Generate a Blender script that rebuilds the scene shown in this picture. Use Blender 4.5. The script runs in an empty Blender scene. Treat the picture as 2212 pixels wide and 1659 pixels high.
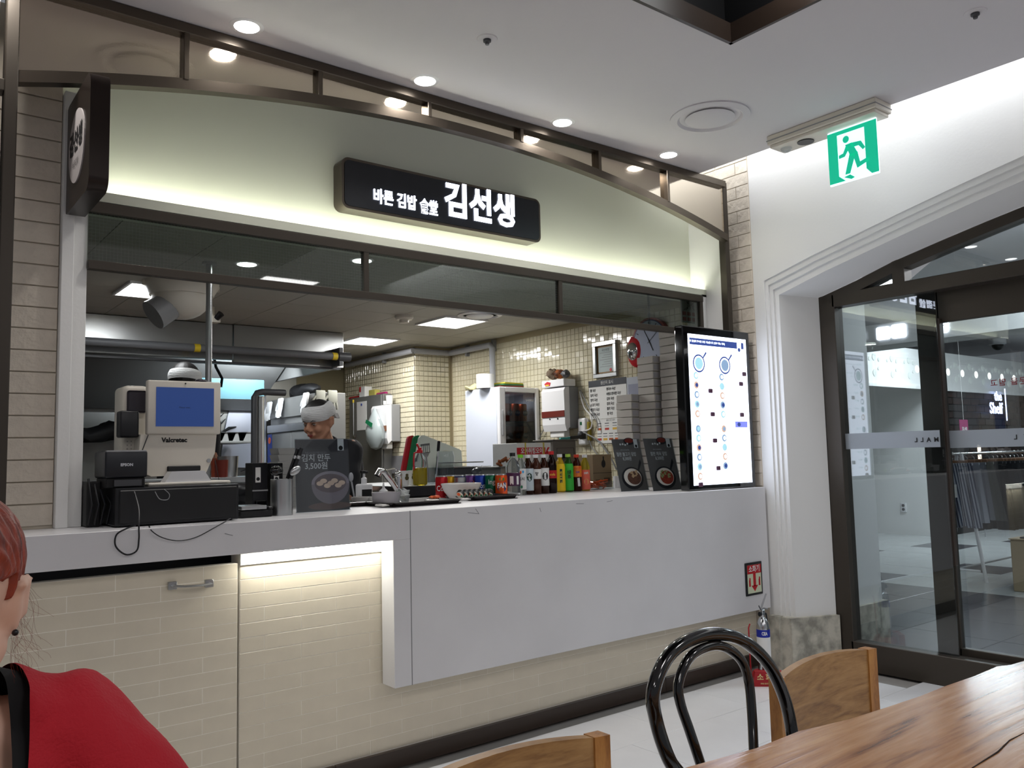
import bpy, bmesh, math, random
from mathutils import Vector, Matrix, Euler
import numpy as np
random.seed(7)
PI = math.pi
SC = bpy.context.scene
class _Objs(list):
    def link(s, o): s.append(o)
class Later:                       # objects are linked to the scene in one go at the end
    objects = _Objs()
COL = Later()
# ------------------------------------------------------------------ camera
YAW, PITCH, ROLL, FPX, HC = math.radians(38.082), math.radians(5.040), math.radians(-1.355), 1800.0, 1.25
_f = Vector((math.sin(YAW)*math.cos(PITCH), math.cos(YAW)*math.cos(PITCH), math.sin(PITCH)))
_r = Vector((math.cos(YAW), -math.sin(YAW), 0)); _u = _r.cross(_f)
CR = _r*math.cos(ROLL)+_u*math.sin(ROLL); CU = -_r*math.sin(ROLL)+_u*math.cos(ROLL); CF = _f
cam_d = bpy.data.cameras.new('camera'); cam = bpy.data.objects.new('camera', cam_d); COL.objects.link(cam)
cam.matrix_world = Matrix(((CR.x, CU.x, -CF.x, 0), (CR.y, CU.y, -CF.y, 0), (CR.z, CU.z, -CF.z, HC), (0, 0, 0, 1)))
cam_d.sensor_width = 36; cam_d.lens = 36*FPX/2212; cam_d.clip_start = 0.05; cam_d.clip_end = 100
SC.camera = cam
def U(px, py, ax, val):
    """point of the photograph's ray on the plane axis=val (used to take real sizes off the picture)"""
    d = CR*((px-1106)/FPX) - CU*((py-829.5)/FPX) + CF
    C = Vector((0, 0, HC)); t = (val-C[ax])/d[ax]
    return C+d*t
# ------------------------------------------------------------------ world, lights, exposure
w = bpy.data.worlds.new('world'); SC.world = w; w.use_nodes = True
w.node_tree.nodes['Background'].inputs[0].default_value = (0.80, 0.82, 0.88, 1)
w.node_tree.nodes['Background'].inputs[1].default_value = 0.24
SC.view_settings.view_transform = 'Standard'; SC.view_settings.look = 'None'
SC.view_settings.gamma = 1; SC.view_settings.use_curve_mapping = False
SC.view_settings.exposure = 0.0
def area(name, loc, sx, sy, power, color=(1, 1, 1), rot=(0, 0, 0), spread=PI):
    l = bpy.data.lights.new(name, 'AREA'); l.shape = 'RECTANGLE'; l.size = sx; l.size_y = sy; l.energy = power; l.color = color; l.spread = spread
    o = bpy.data.objects.new(name, l); o.location = loc; o.rotation_euler = rot; COL.objects.link(o); return o
def disk(name, loc, size, power, color=(1, 1, 1), spread=PI):
    o = area(name, loc, size, size, power, color, spread=spread); o.data.shape = 'DISK'; return o
ZC = 2.91      # hall ceiling
ZK = 2.27      # kitchen ceiling
WARM = (1.0, 0.95, 0.88); COOL = (0.86, 0.92, 1.0)
for lx in (-1.2, 1.0, 3.0):                      # lamps of the hall ceiling behind and above the viewer
    for ly in (-2.6, -0.6):
        area('hall_lamp_light', (lx, ly, ZC-.03), .5, .5, 12, (1, .97, .97))
for lx in (.30, 1.10, 1.90, 2.70, 3.49):                # the row of downlights before the truss
    disk('downlight_light', (lx, 2.998, ZC-.012), .09, 3.6, (1, .96, .92), spread=math.radians(140))
area('kitchen_panel_light', (3.45, 5.12, ZK-.03), .34, .38, 15.5, (1, .99, .97))
area('kitchen_panel_light', (3.38, 6.28, ZK-.03), .34, .38, 15.5, (1, .99, .97))
area('kitchen_panel_light', (1.33, 5.05, ZK-.03), .34, .38, 7, (.9, .95, 1))
disk('kitchen_spot_light', (1.53, 4.13, ZK-.02), .1, 1.5)
disk('kitchen_spot_light', (1.986, 3.75, ZK-.02), .1, 1.5)
area('fascia_uplight', (2.37, 3.355, 2.245), 3.5, .02, 4.2, (1, 1, .92), rot=(2.35, 0, 0))
area('niche_light', (1.43, 3.06, .922), .56, .02, 2.8, (1, .97, .86))
area('cove_light', (4.12, 1.3, 3.145), .14, 4.2, 15, (.95, .97, 1.0))
for lx, ly, p in ((6.5, 1.8, 80), (10.8, 4.6, 95), (9.5, .5, 80), (13, 3, 95)):
    area('mall_lamp_light', (lx, ly, 2.9), .9, .9, p, (.92, .96, 1.0))
# ------------------------------------------------------------------ materials
def lin(c):
    if isinstance(c, str): c = tuple(int(c[i:i+2], 16)/255 for i in (0, 2, 4))
    return tuple((v/12.92 if v <= .04045 else ((v+.055)/1.055)**2.4) for v in c[:3])+(1,)
MATS = {}
def mat(name, col, rough=.5, metal=0, emit=None, es=1, bump=0, bscale=40, var=0, vscale=6, trans=0, ior=1.45, alpha=1, coat=0, spec=.5, vcol=None, stretch=None, aniso=0):
    if name in MATS: return MATS[name]
    m = bpy.data.materials.new(name); m.use_nodes = True; nt = m.node_tree; n = nt.nodes; b = n['Principled BSDF']
    b.inputs['Base Color'].default_value = lin(col); b.inputs['Roughness'].default_value = rough; b.inputs['Metallic'].default_value = metal
    b.inputs['IOR'].default_value = ior; b.inputs['Transmission Weight'].default_value = trans; b.inputs['Alpha'].default_value = alpha
    b.inputs['Coat Weight'].default_value = coat; b.inputs['Specular IOR Level'].default_value = spec
    if emit: b.inputs['Emission Color'].default_value = lin(emit); b.inputs['Emission Strength'].default_value = es
    tc = None
    if bump or var:
        tc = n.new('ShaderNodeTexCoord'); mp = n.new('ShaderNodeMapping'); nt.links.new(tc.outputs['Object'], mp.inputs[0])
        if stretch: mp.inputs['Scale'].default_value = stretch
    if bump:
        t = n.new('ShaderNodeTexNoise'); t.inputs['Scale'].default_value = bscale; t.inputs['Detail'].default_value = 5
        bp = n.new('ShaderNodeBump'); bp.inputs['Strength'].default_value = bump; bp.inputs['Distance'].default_value = .01
        nt.links.new(mp.outputs[0], t.inputs[0]); nt.links.new(t.outputs[0], bp.inputs['Height']); nt.links.new(bp.outputs[0], b.inputs['Normal'])
    if var:
        t = n.new('ShaderNodeTexNoise'); t.inputs['Scale'].default_value = vscale; t.inputs['Detail'].default_value = 6
        cr = n.new('ShaderNodeValToRGB'); c = lin(col); d = lin(vcol) if vcol else tuple(x*(1-var) for x in c[:3])+(1,)
        cr.color_ramp.elements[0].position = .35; cr.color_ramp.elements[1].position = .62
        cr.color_ramp.elements[0].color = d; cr.color_ramp.elements[1].color = c
        nt.links.new(mp.outputs[0], t.inputs[0]); nt.links.new(t.outputs[0], cr.inputs[0]); nt.links.new(cr.outputs[0], b.inputs['Base Color'])
    MATS[name] = m; return m
def wood(name, c1, c2, c3, scale, rough=.35, stretch=(1, 8, 8), dist=3.0, coat=0.0):
    m = bpy.data.materials.new(name); m.use_nodes = True; nt = m.node_tree; n = nt.nodes; b = n['Principled BSDF']
    tc = n.new('ShaderNodeTexCoord'); mp = n.new('ShaderNodeMapping'); mp.inputs['Scale'].default_value = stretch
    nt.links.new(tc.outputs['Object'], mp.inputs[0])
    wv = n.new('ShaderNodeTexNoise'); wv.inputs['Scale'].default_value = scale; wv.inputs['Detail'].default_value = 4; wv.inputs['Distortion'].default_value = dist*.3
    fine = n.new('ShaderNodeTexNoise'); fine.inputs['Scale'].default_value = scale*9; fine.inputs['Detail'].default_value = 6
    mx = n.new('ShaderNodeMath'); mx.operation = 'MULTIPLY_ADD'; mx.inputs[1].default_value = .30
    nt.links.new(mp.outputs[0], wv.inputs[0]); nt.links.new(mp.outputs[0], fine.inputs[0])
    nt.links.new(fine.outputs[0], mx.inputs[0]); nt.links.new(wv.outputs[0], mx.inputs[2])
    cr = n.new('ShaderNodeValToRGB'); e = cr.color_ramp.elements; e[0].position = .45; e[0].color = lin(c1); e[1].position = .85; e[1].color = lin(c3)
    k = e.new(.62); k.color = lin(c2)
    nt.links.new(mx.outputs[0], cr.inputs[0]); nt.links.new(cr.outputs[0], b.inputs['Base Color'])
    bp = n.new('ShaderNodeBump'); bp.inputs['Strength'].default_value = .25; bp.inputs['Distance'].default_value = .004
    nt.links.new(mx.outputs[0], bp.inputs['Height']); nt.links.new(bp.outputs[0], b.inputs['Normal'])
    b.inputs['Roughness'].default_value = rough; b.inputs['Coat Weight'].default_value = coat; b.inputs['Coat Roughness'].default_value = .15
    MATS[name] = m; return m
def glass(name, tint='eef2f4', rough=0.0, refl=.12, ior=1.5):
    """thin pane: clear with a mirror film"""
    m = bpy.data.materials.new(name); m.use_nodes = True; nt = m.node_tree; n = nt.nodes
    n.remove(n['Principled BSDF']); out = n['Material Output']
    tr = n.new('ShaderNodeBsdfTransparent'); tr.inputs[0].default_value = lin(tint)
    gl = n.new('ShaderNodeBsdfGlossy'); gl.inputs['Roughness'].default_value = rough
    fr = n.new('ShaderNodeLayerWeight'); fr.inputs[0].default_value = .5; pw = n.new('ShaderNodeMath'); pw.operation = 'POWER'; pw.inputs[1].default_value = 5
    ad = n.new('ShaderNodeMath'); ad.operation = 'ADD'; ad.inputs[1].default_value = .03+refl; ad.use_clamp = True; nt.links.new(fr.outputs['Facing'], pw.inputs[0]); fr = pw
    mx = n.new('ShaderNodeMixShader')
    nt.links.new(fr.outputs[0], ad.inputs[0]); nt.links.new(ad.outputs[0], mx.inputs[0]); nt.links.new(tr.outputs[0], mx.inputs[1]); nt.links.new(gl.outputs[0], mx.inputs[2])
    nt.links.new(mx.outputs[0], out.inputs[0]); MATS[name] = m; return m
M = dict(
    ceil=mat('ceiling_paint', 'd4d1d4', .85), plaster=mat('white_plaster', 'e6e6e4', .8, bump=.05, bscale=60),
    counter=mat('white_solid_surface', 'dbdadc', .32, bump=.03, bscale=25, var=.05, vscale=3),
    fascia=mat('fascia_paint', 'd3d6c6', .6), brick=mat('cream_glazed_brick', 'dcd3bf', .28, bump=.04, bscale=30, var=.07, vscale=7),
    brick2=mat('matte_white_brick', 'd9cfc0', .8, bump=.6, bscale=35, var=.12, vscale=9), grout=mat('pale_grout', 'f4efe2', .8),
    grout2=mat('brick_joint', 'cfc5b4', .9), bronze=mat('bronze_metal', '5c544b', .28, .85, bump=.02, bscale=90), dbronze=mat('dark_bronze', '453f38', .4, .5),
    mirror=mat('bronze_mirror_glass', 'cbc0b0', .07, 1.0, bump=.015, bscale=160), base=mat('brown_baseboard', '3a2f28', .35),
    ftile=mat('white_floor_tile', 'e2e2e3', .12, bump=.01, bscale=6, var=.03), joint=mat('tile_joint', '8d8a86', .8),
    black=mat('black_plastic', '15161a', .35), blackm=mat('matt_black', '0d0d0f', .6), gloss=mat('gloss_black', '050506', .08, coat=.6),
    steel=mat('brushed_steel', 'b5b7b8', .3, 1, bump=.03, bscale=8, stretch=(1, 1, 14)), dsteel=mat('dull_steel', '8c8d8a', .38, .9, bump=.12, bscale=3),
    chrome=mat('chrome', 'dddddd', .08, 1), gsteel=mat('grey_cabinet_steel', '7e7e7c', .4, .55, bump=.02, bscale=12),
    white=mat('white_plastic', 'e8e8ea', .35), cream=mat('cream_plastic', 'd6d0c4', .4), grey=mat('grey_plastic', '8b8c8e', .5), dgrey=mat('dark_grey_plastic', '47484c', .45),
    mosaic=mat('cream_mosaic_tile', 'd6cfb6', .09, coat=.4, spec=.6), mgrout=mat('mosaic_grout', 'b8ac8c', .85), kceil=mat('kitchen_ceiling_board', 'aca9a0', .6), kgap=mat('ceiling_gap', '35332f', .9),
    paper=mat('white_paper', 'e4e4e2', .8), card=mat('brown_cardboard', '8f7c62', .85), red=mat('red_plastic', 'c3202c', .35), green=mat('green_plastic', '167a4e', .4),
    ink=mat('black_ink', '1b1b1d', .7), blue=mat('blue_plastic', '1e3f9a', .4), yellow=mat('yellow_sticker', 'e0c22e', .5), orange=mat('orange_print', 'e8622a', .4),
    ceramic=mat('white_ceramic', 'dad8d4', .15, coat=.5), tray=mat('brown_black_tray', '241f1f', .18), pvc=mat('grey_pvc', '6e7074', .45), lpvc=mat('pale_grey_pipe', 'a8aab0', .45),
    lamp=mat('lamp_diffuser', 'ffffff', .5, emit='ffffff', es=9), panel=mat('light_panel_diffuser', 'ffffff', .5, emit='fffdf6', es=7), led=mat('led_strip', 'ffffff', .5, emit='fffff2', es=12),
    pane=glass('clear_pane'), wire=glass('wired_pane', 'd3dad5', .02, .03), door_glass=glass('door_pane', 'd8dee0', 0.0, .06), acryl=glass('clear_acrylic', 'e9edf0', 0.02, .02),
)
# ------------------------------------------------------------------ builders
class B:
    def __init__(s): s.bm = bmesh.new()
    def box(s, x0, x1, y0, y1, z0, z1, bev=0, seg=1):
        r = bmesh.ops.create_cube(s.bm, size=1); vs = r['verts']
        bmesh.ops.scale(s.bm, verts=vs, vec=(x1-x0, y1-y0, z1-z0)); bmesh.ops.translate(s.bm, verts=vs, vec=((x0+x1)/2, (y0+y1)/2, (z0+z1)/2))
        if bev:
            es = list({e for v in vs for e in v.link_edges}); bmesh.ops.bevel(s.bm, geom=es, offset=bev, segments=seg, affect='EDGES', profile=.5)
        return s
    def cyl(s, p0, p1, r0, r1=None, n=16, caps=True):
        p0, p1 = Vector(p0), Vector(p1); r1 = r0 if r1 is None else r1; d = p1-p0
        q = d.to_track_quat('Z', 'Y').to_matrix().to_4x4(); mt = Matrix.Translation((p0+p1)/2) @ q
        bmesh.ops.create_cone(s.bm, cap_ends=caps, segments=n, radius1=max(r0, 1e-5), radius2=max(r1, 1e-5), depth=d.length, matrix=mt); return s
    def sph(s, c, r, sc=(1, 1, 1), n=12, rot=None):
        mt = Matrix.Translation(c)
        if rot: mt = mt @ Euler(rot).to_matrix().to_4x4()
        mt = mt @ Matrix.Diagonal((sc[0]*r, sc[1]*r, sc[2]*r, 1)); V = s.bm.verts.new; F = s.bm.faces.new; m = n+4
        top, bot = V(mt @ Vector((0, 0, 1))), V(mt @ Vector((0, 0, -1))); rg = []
        for i in range(1, n):
            a = PI*i/n; sa, ca = math.sin(a), math.cos(a); rg.append([V(mt @ Vector((sa*math.cos(2*PI*k/m), sa*math.sin(2*PI*k/m), ca))) for k in range(m)])
        for k in range(m):
            j = (k+1) % m; F((top, rg[0][k], rg[0][j])); F((bot, rg[-1][j], rg[-1][k]))
            for a, b in zip(rg, rg[1:]): F((a[k], b[k], b[j], a[j]))
        return s
    def lathe(s, prof, n=20, c=(0, 0, 0)):
        rings = []
        for r, z in prof:
            rings.append([s.bm.verts.new((c[0]+max(r, 1e-4)*math.cos(2*PI*k/n), c[1]+max(r, 1e-4)*math.sin(2*PI*k/n), c[2]+z)) for k in range(n)])
        for a, b in zip(rings, rings[1:]):
            for k in range(n): s.bm.faces.new((a[k], a[(k+1) % n], b[(k+1) % n], b[k]))
        if prof[0][0] > 1e-4: s.bm.faces.new(rings[0][::-1])
        if prof[-1][0] > 1e-4: s.bm.faces.new(rings[-1])
        return s
    def tube(s, pts, r, n=8, closed=False, flat=1.0):
        pts = [Vector(p) for p in pts]; rings = []; N = len(pts); rr = r if isinstance(r, (list, tuple)) else [r]*N
        prev = None
        for i, p in enumerate(pts):
            a = pts[i-1] if (i > 0 or closed) else p; b = pts[(i+1) % N] if (i < N-1 or closed) else p
            t = (b-a).normalized(); up = prev if prev is not None else (Vector((0, 0, 1)) if abs(t.z) < .9 else Vector((0, 1, 0)))
            x = t.cross(up).normalized(); y = x.cross(t).normalized(); prev = y
            rings.append([s.bm.verts.new(p+x*rr[i]*math.cos(2*PI*k/n)+y*rr[i]*flat*math.sin(2*PI*k/n)) for k in range(n)])
        m = list(zip(rings, rings[1:])) + ([(rings[-1], rings[0])] if closed else [])
        for a, b in m:
            for k in range(n): s.bm.faces.new((a[k], a[(k+1) % n], b[(k+1) % n], b[k]))
        if not closed: s.bm.faces.new(rings[0][::-1]); s.bm.faces.new(rings[-1])
        return s
    def prism(s, poly, plane, d0, d1):
        """poly of 2-D points on 'xz','yz' or 'xy', extruded along the third axis from d0 to d1"""
        f = {'xz': lambda p, d: (p[0], d, p[1]), 'yz': lambda p, d: (d, p[0], p[1]), 'xy': lambda p, d: (p[0], p[1], d)}[plane]
        a = [s.bm.verts.new(f(p, d0)) for p in poly]; b = [s.bm.verts.new(f(p, d1)) for p in poly]; n = len(poly)
        for k in range(n): s.bm.faces.new((a[k], a[(k+1) % n], b[(k+1) % n], b[k]))
        s.bm.faces.new(a[::-1]); s.bm.faces.new(b); return s
    def strip(s, outer, inner, plane, d0, d1):
        for i in range(len(outer)-1): s.prism([outer[i], outer[i+1], inner[i+1], inner[i]], plane, d0, d1)
        return s
    def xf(s, mt): bmesh.ops.transform(s.bm, matrix=mt, verts=s.bm.verts); return s
    def done(s, name, m, parent=None, smooth=False, label=None, kind=None, mods=None, loc=None, rot=None):
        bmesh.ops.recalc_face_normals(s.bm, faces=s.bm.faces)
        me = bpy.data.meshes.new(name); s.bm.to_mesh(me); s.bm.free()
        if smooth:
            for p in me.polygons: p.use_smooth = True
            if smooth != 2:
                try: me.set_sharp_from_angle(angle=math.radians(38))
                except Exception: pass
        return link(name, me, m, parent, label, kind, loc, rot)
def link(name, me, m, parent=None, label=None, kind=None, loc=None, rot=None):
    o = bpy.data.objects.new(name, me)
    if m is not None and not me.materials: me.materials.append(M[m] if isinstance(m, str) else m)
    COL.objects.link(o)
    if parent: o.parent = parent
    if loc is not None: o.location = loc
    if rot is not None: o.rotation_euler = rot
    if label: o['label'] = label
    if kind: o['kind'] = kind
    return o
def thing(name, label, cat, loc=(0, 0, 0), rz=0, group=None, rot=None, kind=None):
    o = bpy.data.objects.new(name, None); COL.objects.link(o); o.location = loc; o.rotation_euler = rot if rot else (0, 0, rz); o.empty_display_size = .05
    return tag(o, label, cat, group, kind)
def tag(o, label, cat=None, group=None, kind=None):
    if label: o['label'] = label
    if cat: o['category'] = cat
    if group: o['group'] = group
    if kind: o['kind'] = kind
    return o
def struct(name, label=None, loc=(0, 0, 0)):
    o = bpy.data.objects.new(name, None); COL.objects.link(o); o.location = loc; o['kind'] = 'structure'
    if label: o['label'] = label; o['category'] = name.split('_')[0]
    return o
def kids(o): return [c for c in o.children]
def copy_tree(o, loc=None, rz=None, label=None, parent=None):
    c = o.copy(); COL.objects.link(c)
    if parent: c.parent = parent
    if loc is not None: c.location = loc
    if rz is not None: c.rotation_euler[2] = rz
    if label: c['label'] = label
    for ch in kids(o): copy_tree(ch, parent=c)
    return c
TXT = {}
def text(parent, body, size, loc, rot=(PI/2, 0, 0), m='ink', bold=0.0, align='CENTER', name='lettering', ext=0, sx=1.0, sp=1.0):
    key = (body, size, bold, align, ext, sp)
    if key not in TXT:
        c = bpy.data.curves.new('t', 'FONT'); c.body = body; c.size = size; c.align_x = align; c.align_y = 'CENTER'; c.offset = bold; c.extrude = ext; c.resolution_u = 2; c.space_character = sp
        o = bpy.data.objects.new('t', c); SC.collection.objects.link(o)
        dg = bpy.context.evaluated_depsgraph_get(); me = bpy.data.meshes.new_from_object(o.evaluated_get(dg)); bpy.data.objects.remove(o)
        TXT[key] = me
    me = TXT[key]
    if me.materials and me.materials[0] != (M[m] if isinstance(m, str) else m): me = me.copy(); me.materials.clear()
    me.name = name
    o = link(name, me, m, parent, loc=loc, rot=rot)
    o.scale = (sx, 1, 1); return o
FX = (PI/2, 0, -PI/2)      # lettering that faces -X
# ================================================================== STRUCTURE
# ---- hall floor
fl = struct('floor')
B().box(-3, 4.6, -4, 3.2, -.12, -.012).done('floor_bed', 'joint', fl)
tb = B().box(-.279, .279, -.179, .179, -.012, 0, .001); tme = None
for j in range(-13, 7):
    y = 2.82+.36*(j-6)
    if y < -3.4: continue
    for i in range(-4, 10):
        x = 2.68+.56*(i-5)+(.28 if j % 2 else 0)
        if x > 4.4 or x < -1.8: continue
        if tme is None: o = tb.done('floor_tile', 'ftile', fl); tme = o.data
        else: o = link('floor_tile', tme, None, fl)
        o.location = (x, y, random.uniform(-.0004, .0004)); o.rotation_euler = (random.uniform(-.001, .001), random.uniform(-.001, .001), 0)
# ---- hall ceiling: slab with a square well, a shadow gap at the right wall
ce = struct('ceiling')
WX0, WX1, WY0, WY1 = .70, 2.731, -.04, 1.993
b = B(); CX = 3.885
b.box(-3, WX0, -4, 3.2, ZC, ZC+.03); b.box(WX1, CX, -4, 3.2, ZC, ZC+.03); b.box(WX0, WX1, -4, WY0, ZC, ZC+.03); b.box(WX0, WX1, WY1, 3.2, ZC, ZC+.03)
b.done('ceiling_board', 'ceil', ce)
B().box(CX-.02, CX, -4, 3.2, ZC+.03, ZC+.12).done('cove_lip', 'ceil', ce)
B().box(3.6, 4.3, -4, 3.5, 3.16, 3.2).done('cove_top', 'plaster', ce)
b = B()
for x0, x1, y0, y1 in ((WX0, WX0+.015, WY0, WY1), (WX1-.015, WX1, WY0, WY1), (WX0, WX1, WY0, WY0+.015), (WX0, WX1, WY1-.015, WY1)): b.box(x0, x1, y0, y1, ZC-.012, ZC+.07)
b.done('well_frame', 'base', ce)
B().box(WX0-.1, WX1+.1, WY0-.1, WY1+.1, ZC+.45, ZC+.5).done('well_top', 'blackm', ce)
b = B()
for x0, x1, y0, y1 in ((WX0-.1, WX0-.08, WY0-.1, WY1+.1), (WX1+.08, WX1+.1, WY0-.1, WY1+.1), (WX0-.1, WX1+.1, WY0-.1, WY0-.08), (WX0-.1, WX1+.1, WY1+.08, WY1+.1)): b.box(x0, x1, y0, y1, ZC+.03, ZC+.45)
b.done('well_side', 'blackm', ce)
# ---- low brick wall below the counter (Y=3.1), swing gate at its left
def bricks(parent, x0, x1, z0, z1, y, pitch_z=.0535, L=.295, off=0, m='brick', name='brick', dep=.0013, jt=.0024, axis='x', zoff=None):
    meshes = {}
    k = 0; z = z0
    while z < z1-.004:
        h = min(pitch_z, z1-z); x = x0-((off+(.5 if k % 2 else 0))*L % L)
        while x < x1-.002:
            a, c = max(x, x0), min(x+L, x1)
            if c-a > .012:
                key = (round(c-a, 3), round(h, 3))
                if key not in meshes:
                    w_, h_ = c-a-jt, h-jt
                    meshes[key] = B().box(-w_/2, w_/2, -dep, 0, -h_/2, h_/2, min(.0016, dep*.5)).done(name, m, parent) if axis == 'x' else B().box(-dep, 0, -w_/2, w_/2, -h_/2, h_/2, min(.0016, dep*.5)).done(name, m, parent)
                    o = meshes[key]
                else: o = link(name, meshes[key].data, None, parent)
                o.location = ((a+c)/2, y+random.uniform(-.0002, .0002), z+h/2) if axis == 'x' else (y+random.uniform(-.0002, .0002), (a+c)/2, z+h/2)
            x += L
        z += pitch_z; k += 1
wf = struct('wall_front')
B().box(1.13, 4.24, 3.1078, 3.2, 0, .99).done('wall_core', 'grout', wf)
bricks(wf, 1.13, 4.24, .072, .875, 3.108, off=.18)
B().box(1.13, 1.74, 3.1, 3.108, .875, .926).done('painted_glow_band', 'plaster', wf)  # white strip painting the wall washed out by the niche light's glow
dg_ = struct('door_2', None); 
B().box(.0, 1.122, 3.1078, 3.15, .08, .883, .001).done('gate_panel', 'grout', dg_)
bricks(dg_, .0, 1.122, .08, .883, 3.108, off=.62, dep=.0007, jt=.0024)
hd = B(); hd.tube([(.885, 3.10, .829), (.885, 3.075, .829), (.92, 3.068, .825), (.98, 3.068, .823), (1.012, 3.075, .823), (1.012, 3.10, .823)], .009, 8, flat=.5)
hd.box(.870, .900, 3.088, 3.102, .815, .843, .002).box(.998, 1.028, 3.088, 3.102, .809, .837, .002); hd.done('handle', 'steel', dg_, True, label='brushed steel bow handle')
bb = struct('baseboard_front')
for i, (a, c) in enumerate(((.0, 1.5), (1.502, 3.4), (3.402, 4.2))): B().box(a, c, 3.082, 3.1, 0, .072, .002).done('baseboard_board', 'base', bb)
# ---- left pilaster of painted brick with white jamb
wl = struct('wall_left')
B().box(.30, .545, 3.335, 3.45, .9, ZC).done('wall_core', 'grout2', wl)
bricks(wl, .30, .545, 1.05, 2.66, 3.333, pitch_z=.077, L=.90, off=.0, m='brick2', dep=.007, jt=.005)
t1 = struct('trim_1')
B().box(.545, .585, 3.29, 3.5, 1.041, 2.62, .002).done('jamb_board', 'plaster', t1)
B().box(.585, .632, 3.31, 3.5, 1.041, 2.30, .002).done('inner_jamb', 'plaster', t1)
wl2 = struct('wall_leftmost')
B().box(-1.0, .318, 3.30, 3.4, 1.045, ZC).done('wall_board', 'blackm', wl2)
B().box(-1.0, .318, 3.13, 3.15, 2.45, ZC).done('upper_glass', 'mirror', wl2)
# ---- truss portal: window_1
YT = 3.12
w1 = struct('window_1')
def arc_z(x, zc=2.79, xc=2.25, R=7.6): return zc-(R-math.sqrt(R*R-(x-xc)**2))
B().box(.333, .372, YT-.03, YT+.03, 1.042, ZC, .003).done('left_post', 'dbronze', w1)
B().box(4.128, 4.168, YT, YT+.05, 1.041, ZC, .003).done('right_post', 'dbronze', w1)
B().box(.372, 4.128, YT-.025, YT+.03, 2.868, 2.909, .003).done('top_rail', 'bronze', w1)
xs = [.372+(4.128-.372)*i/40 for i in range(41)]
B().strip([(x, arc_z(x)+.02) for x in xs], [(x, arc_z(x)-.022) for x in xs], 'xz', YT-.022, YT+.022).done('arch_rail', 'bronze', w1)
mx = [.915, 1.455, 1.99, 2.527, 3.06, 3.6]
for x in mx: B().box(x-.010, x+.010, YT-.025, YT+.025, arc_z(x)+.015, 2.87, .002).done('mullion', 'bronze', w1)
ed = [.372]+mx+[4.128]
for a, c in zip(ed, ed[1:]):
    n = 8; xx = [a+(c-a)*i/n for i in range(n+1)]
    b = B(); b.prism([(x, arc_z(x)) for x in xx]+[(c, 2.88), (a, 2.88)], 'xz', YT+.004, YT+.010); b.done('glass_panel', 'mirror', w1)
# left neighbour portal pieces
t2 = struct('trim_2')
B().box(-.6, .333, YT-.03, YT+.03, 2.49, 2.53, .002).done('cross_rail', 'dbronze', t2)
# ---- fascia board with uplight trough
wu = struct('wall_upper')
B().box(.545, 4.16, 3.42, 3.46, 2.215, ZC).done('fascia_board', 'fascia', wu)
B().box(4.15, 4.17, 3.165, 3.46, 1.041, ZC).done('side_reveal', 'plaster', wu)
B().box(4.105, 4.15, 3.30, 3.34, 1.041, 2.235).done('inner_reveal', 'plaster', wu)
B().box(.372, 4.16, 3.46, 3.6, 2.262, ZC).done('header_core', 'plaster', wu)
B().box(.585, 4.15, 3.30, 3.315, 2.228, 2.268).done('trough_lip', 'fascia', wu)
B().box(.585, 4.15, 3.30, 3.42, 2.222, 2.230).done('trough_floor', 'fascia', wu)
B().box(.60, 4.13, 3.330, 3.345, 2.231, 2.243).done('led_tape', 'led', wu, label='glowing white strip light')
# behind the truss above: blank panel so the mirror glass has its box
# ---- transom window_2
w2 = struct('window_2')
YW = 3.30
B().box(.632, 4.105, YW-.012, YW+.025, 2.185, 2.225, .002).done('top_rail', 'dbronze', w2)
B().box(.632, 4.105, YW-.012, YW+.025, 1.972, 2.005, .002).done('bottom_rail', 'dbronze', w2)
for x in (1.765, 2.925, 4.09): B().box(x-.013, x+.013, YW-.010, YW+.022, 2.0, 2.19, .002).done('mullion', 'dbronze', w2)
B().box(3.62, 3.628, YW, YW+.012, 1.99, 2.19).done('pane_joint', 'acryl', w2)
gm = M['wire']
for a, c in ((.632, 1.752), (1.778, 2.912), (2.938, 4.077)): B().box(a, c, YW+.002, YW+.008, 2.0, 2.19).done('pane', gm, w2)
b = B()
for a, c in ((.632, 1.752), (1.778, 2.912), (2.938, 3.62)):
    x = a
    while x < c: b.box(x, x+.0007, YW+.0045, YW+.0053, 2.005, 2.185); x += .0127
    z = 2.01
    while z < 2.185: b.box(a, c, YW+.0045, YW+.0053, z, z+.0007); z += .0127
b.done('wire_mesh', 'dsteel', w2, kind='stuff')
# ---- right wall with the arched doorway
XW, XD = 4.25, 4.53
wr = struct('wall_right')
YJ = 2.945; ysp = 2.27
def arch(y, z0, dz): # shallow arch over the door, spring at y0
    return z0
ARO = [(2.945, 2.272), (2.63, 2.357), (2.34, 2.423), (2.06, 2.487), (1.775, 2.548), (1.495, 2.603), (1.2, 2.652), (.9, 2.69), (.6, 2.715), (.3, 2.73), (0, 2.735)]
ARO = ARO+[(-y, z) for y, z in ARO[-2::-1]]
def off(pts, dy, dz):
    n = len(pts); out = []
    for i, (y, z) in enumerate(pts):
        s = 1-2*i/(n-1); out.append((y-dy*s, z-dz))
    return out
TOPZ = 3.16
# wall face above the arch and beside it (thick, in slices)
b = B(); b.strip([(y, TOPZ) for y, z in ARO], ARO, 'yz', XW, XW+.12)
b.box(XW, XW+.12, 2.945, 3.02, 0, TOPZ); b.box(XW, XW+.12, -4, -2.945, 0, TOPZ); b.done('wall_face', 'plaster', wr)
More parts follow.
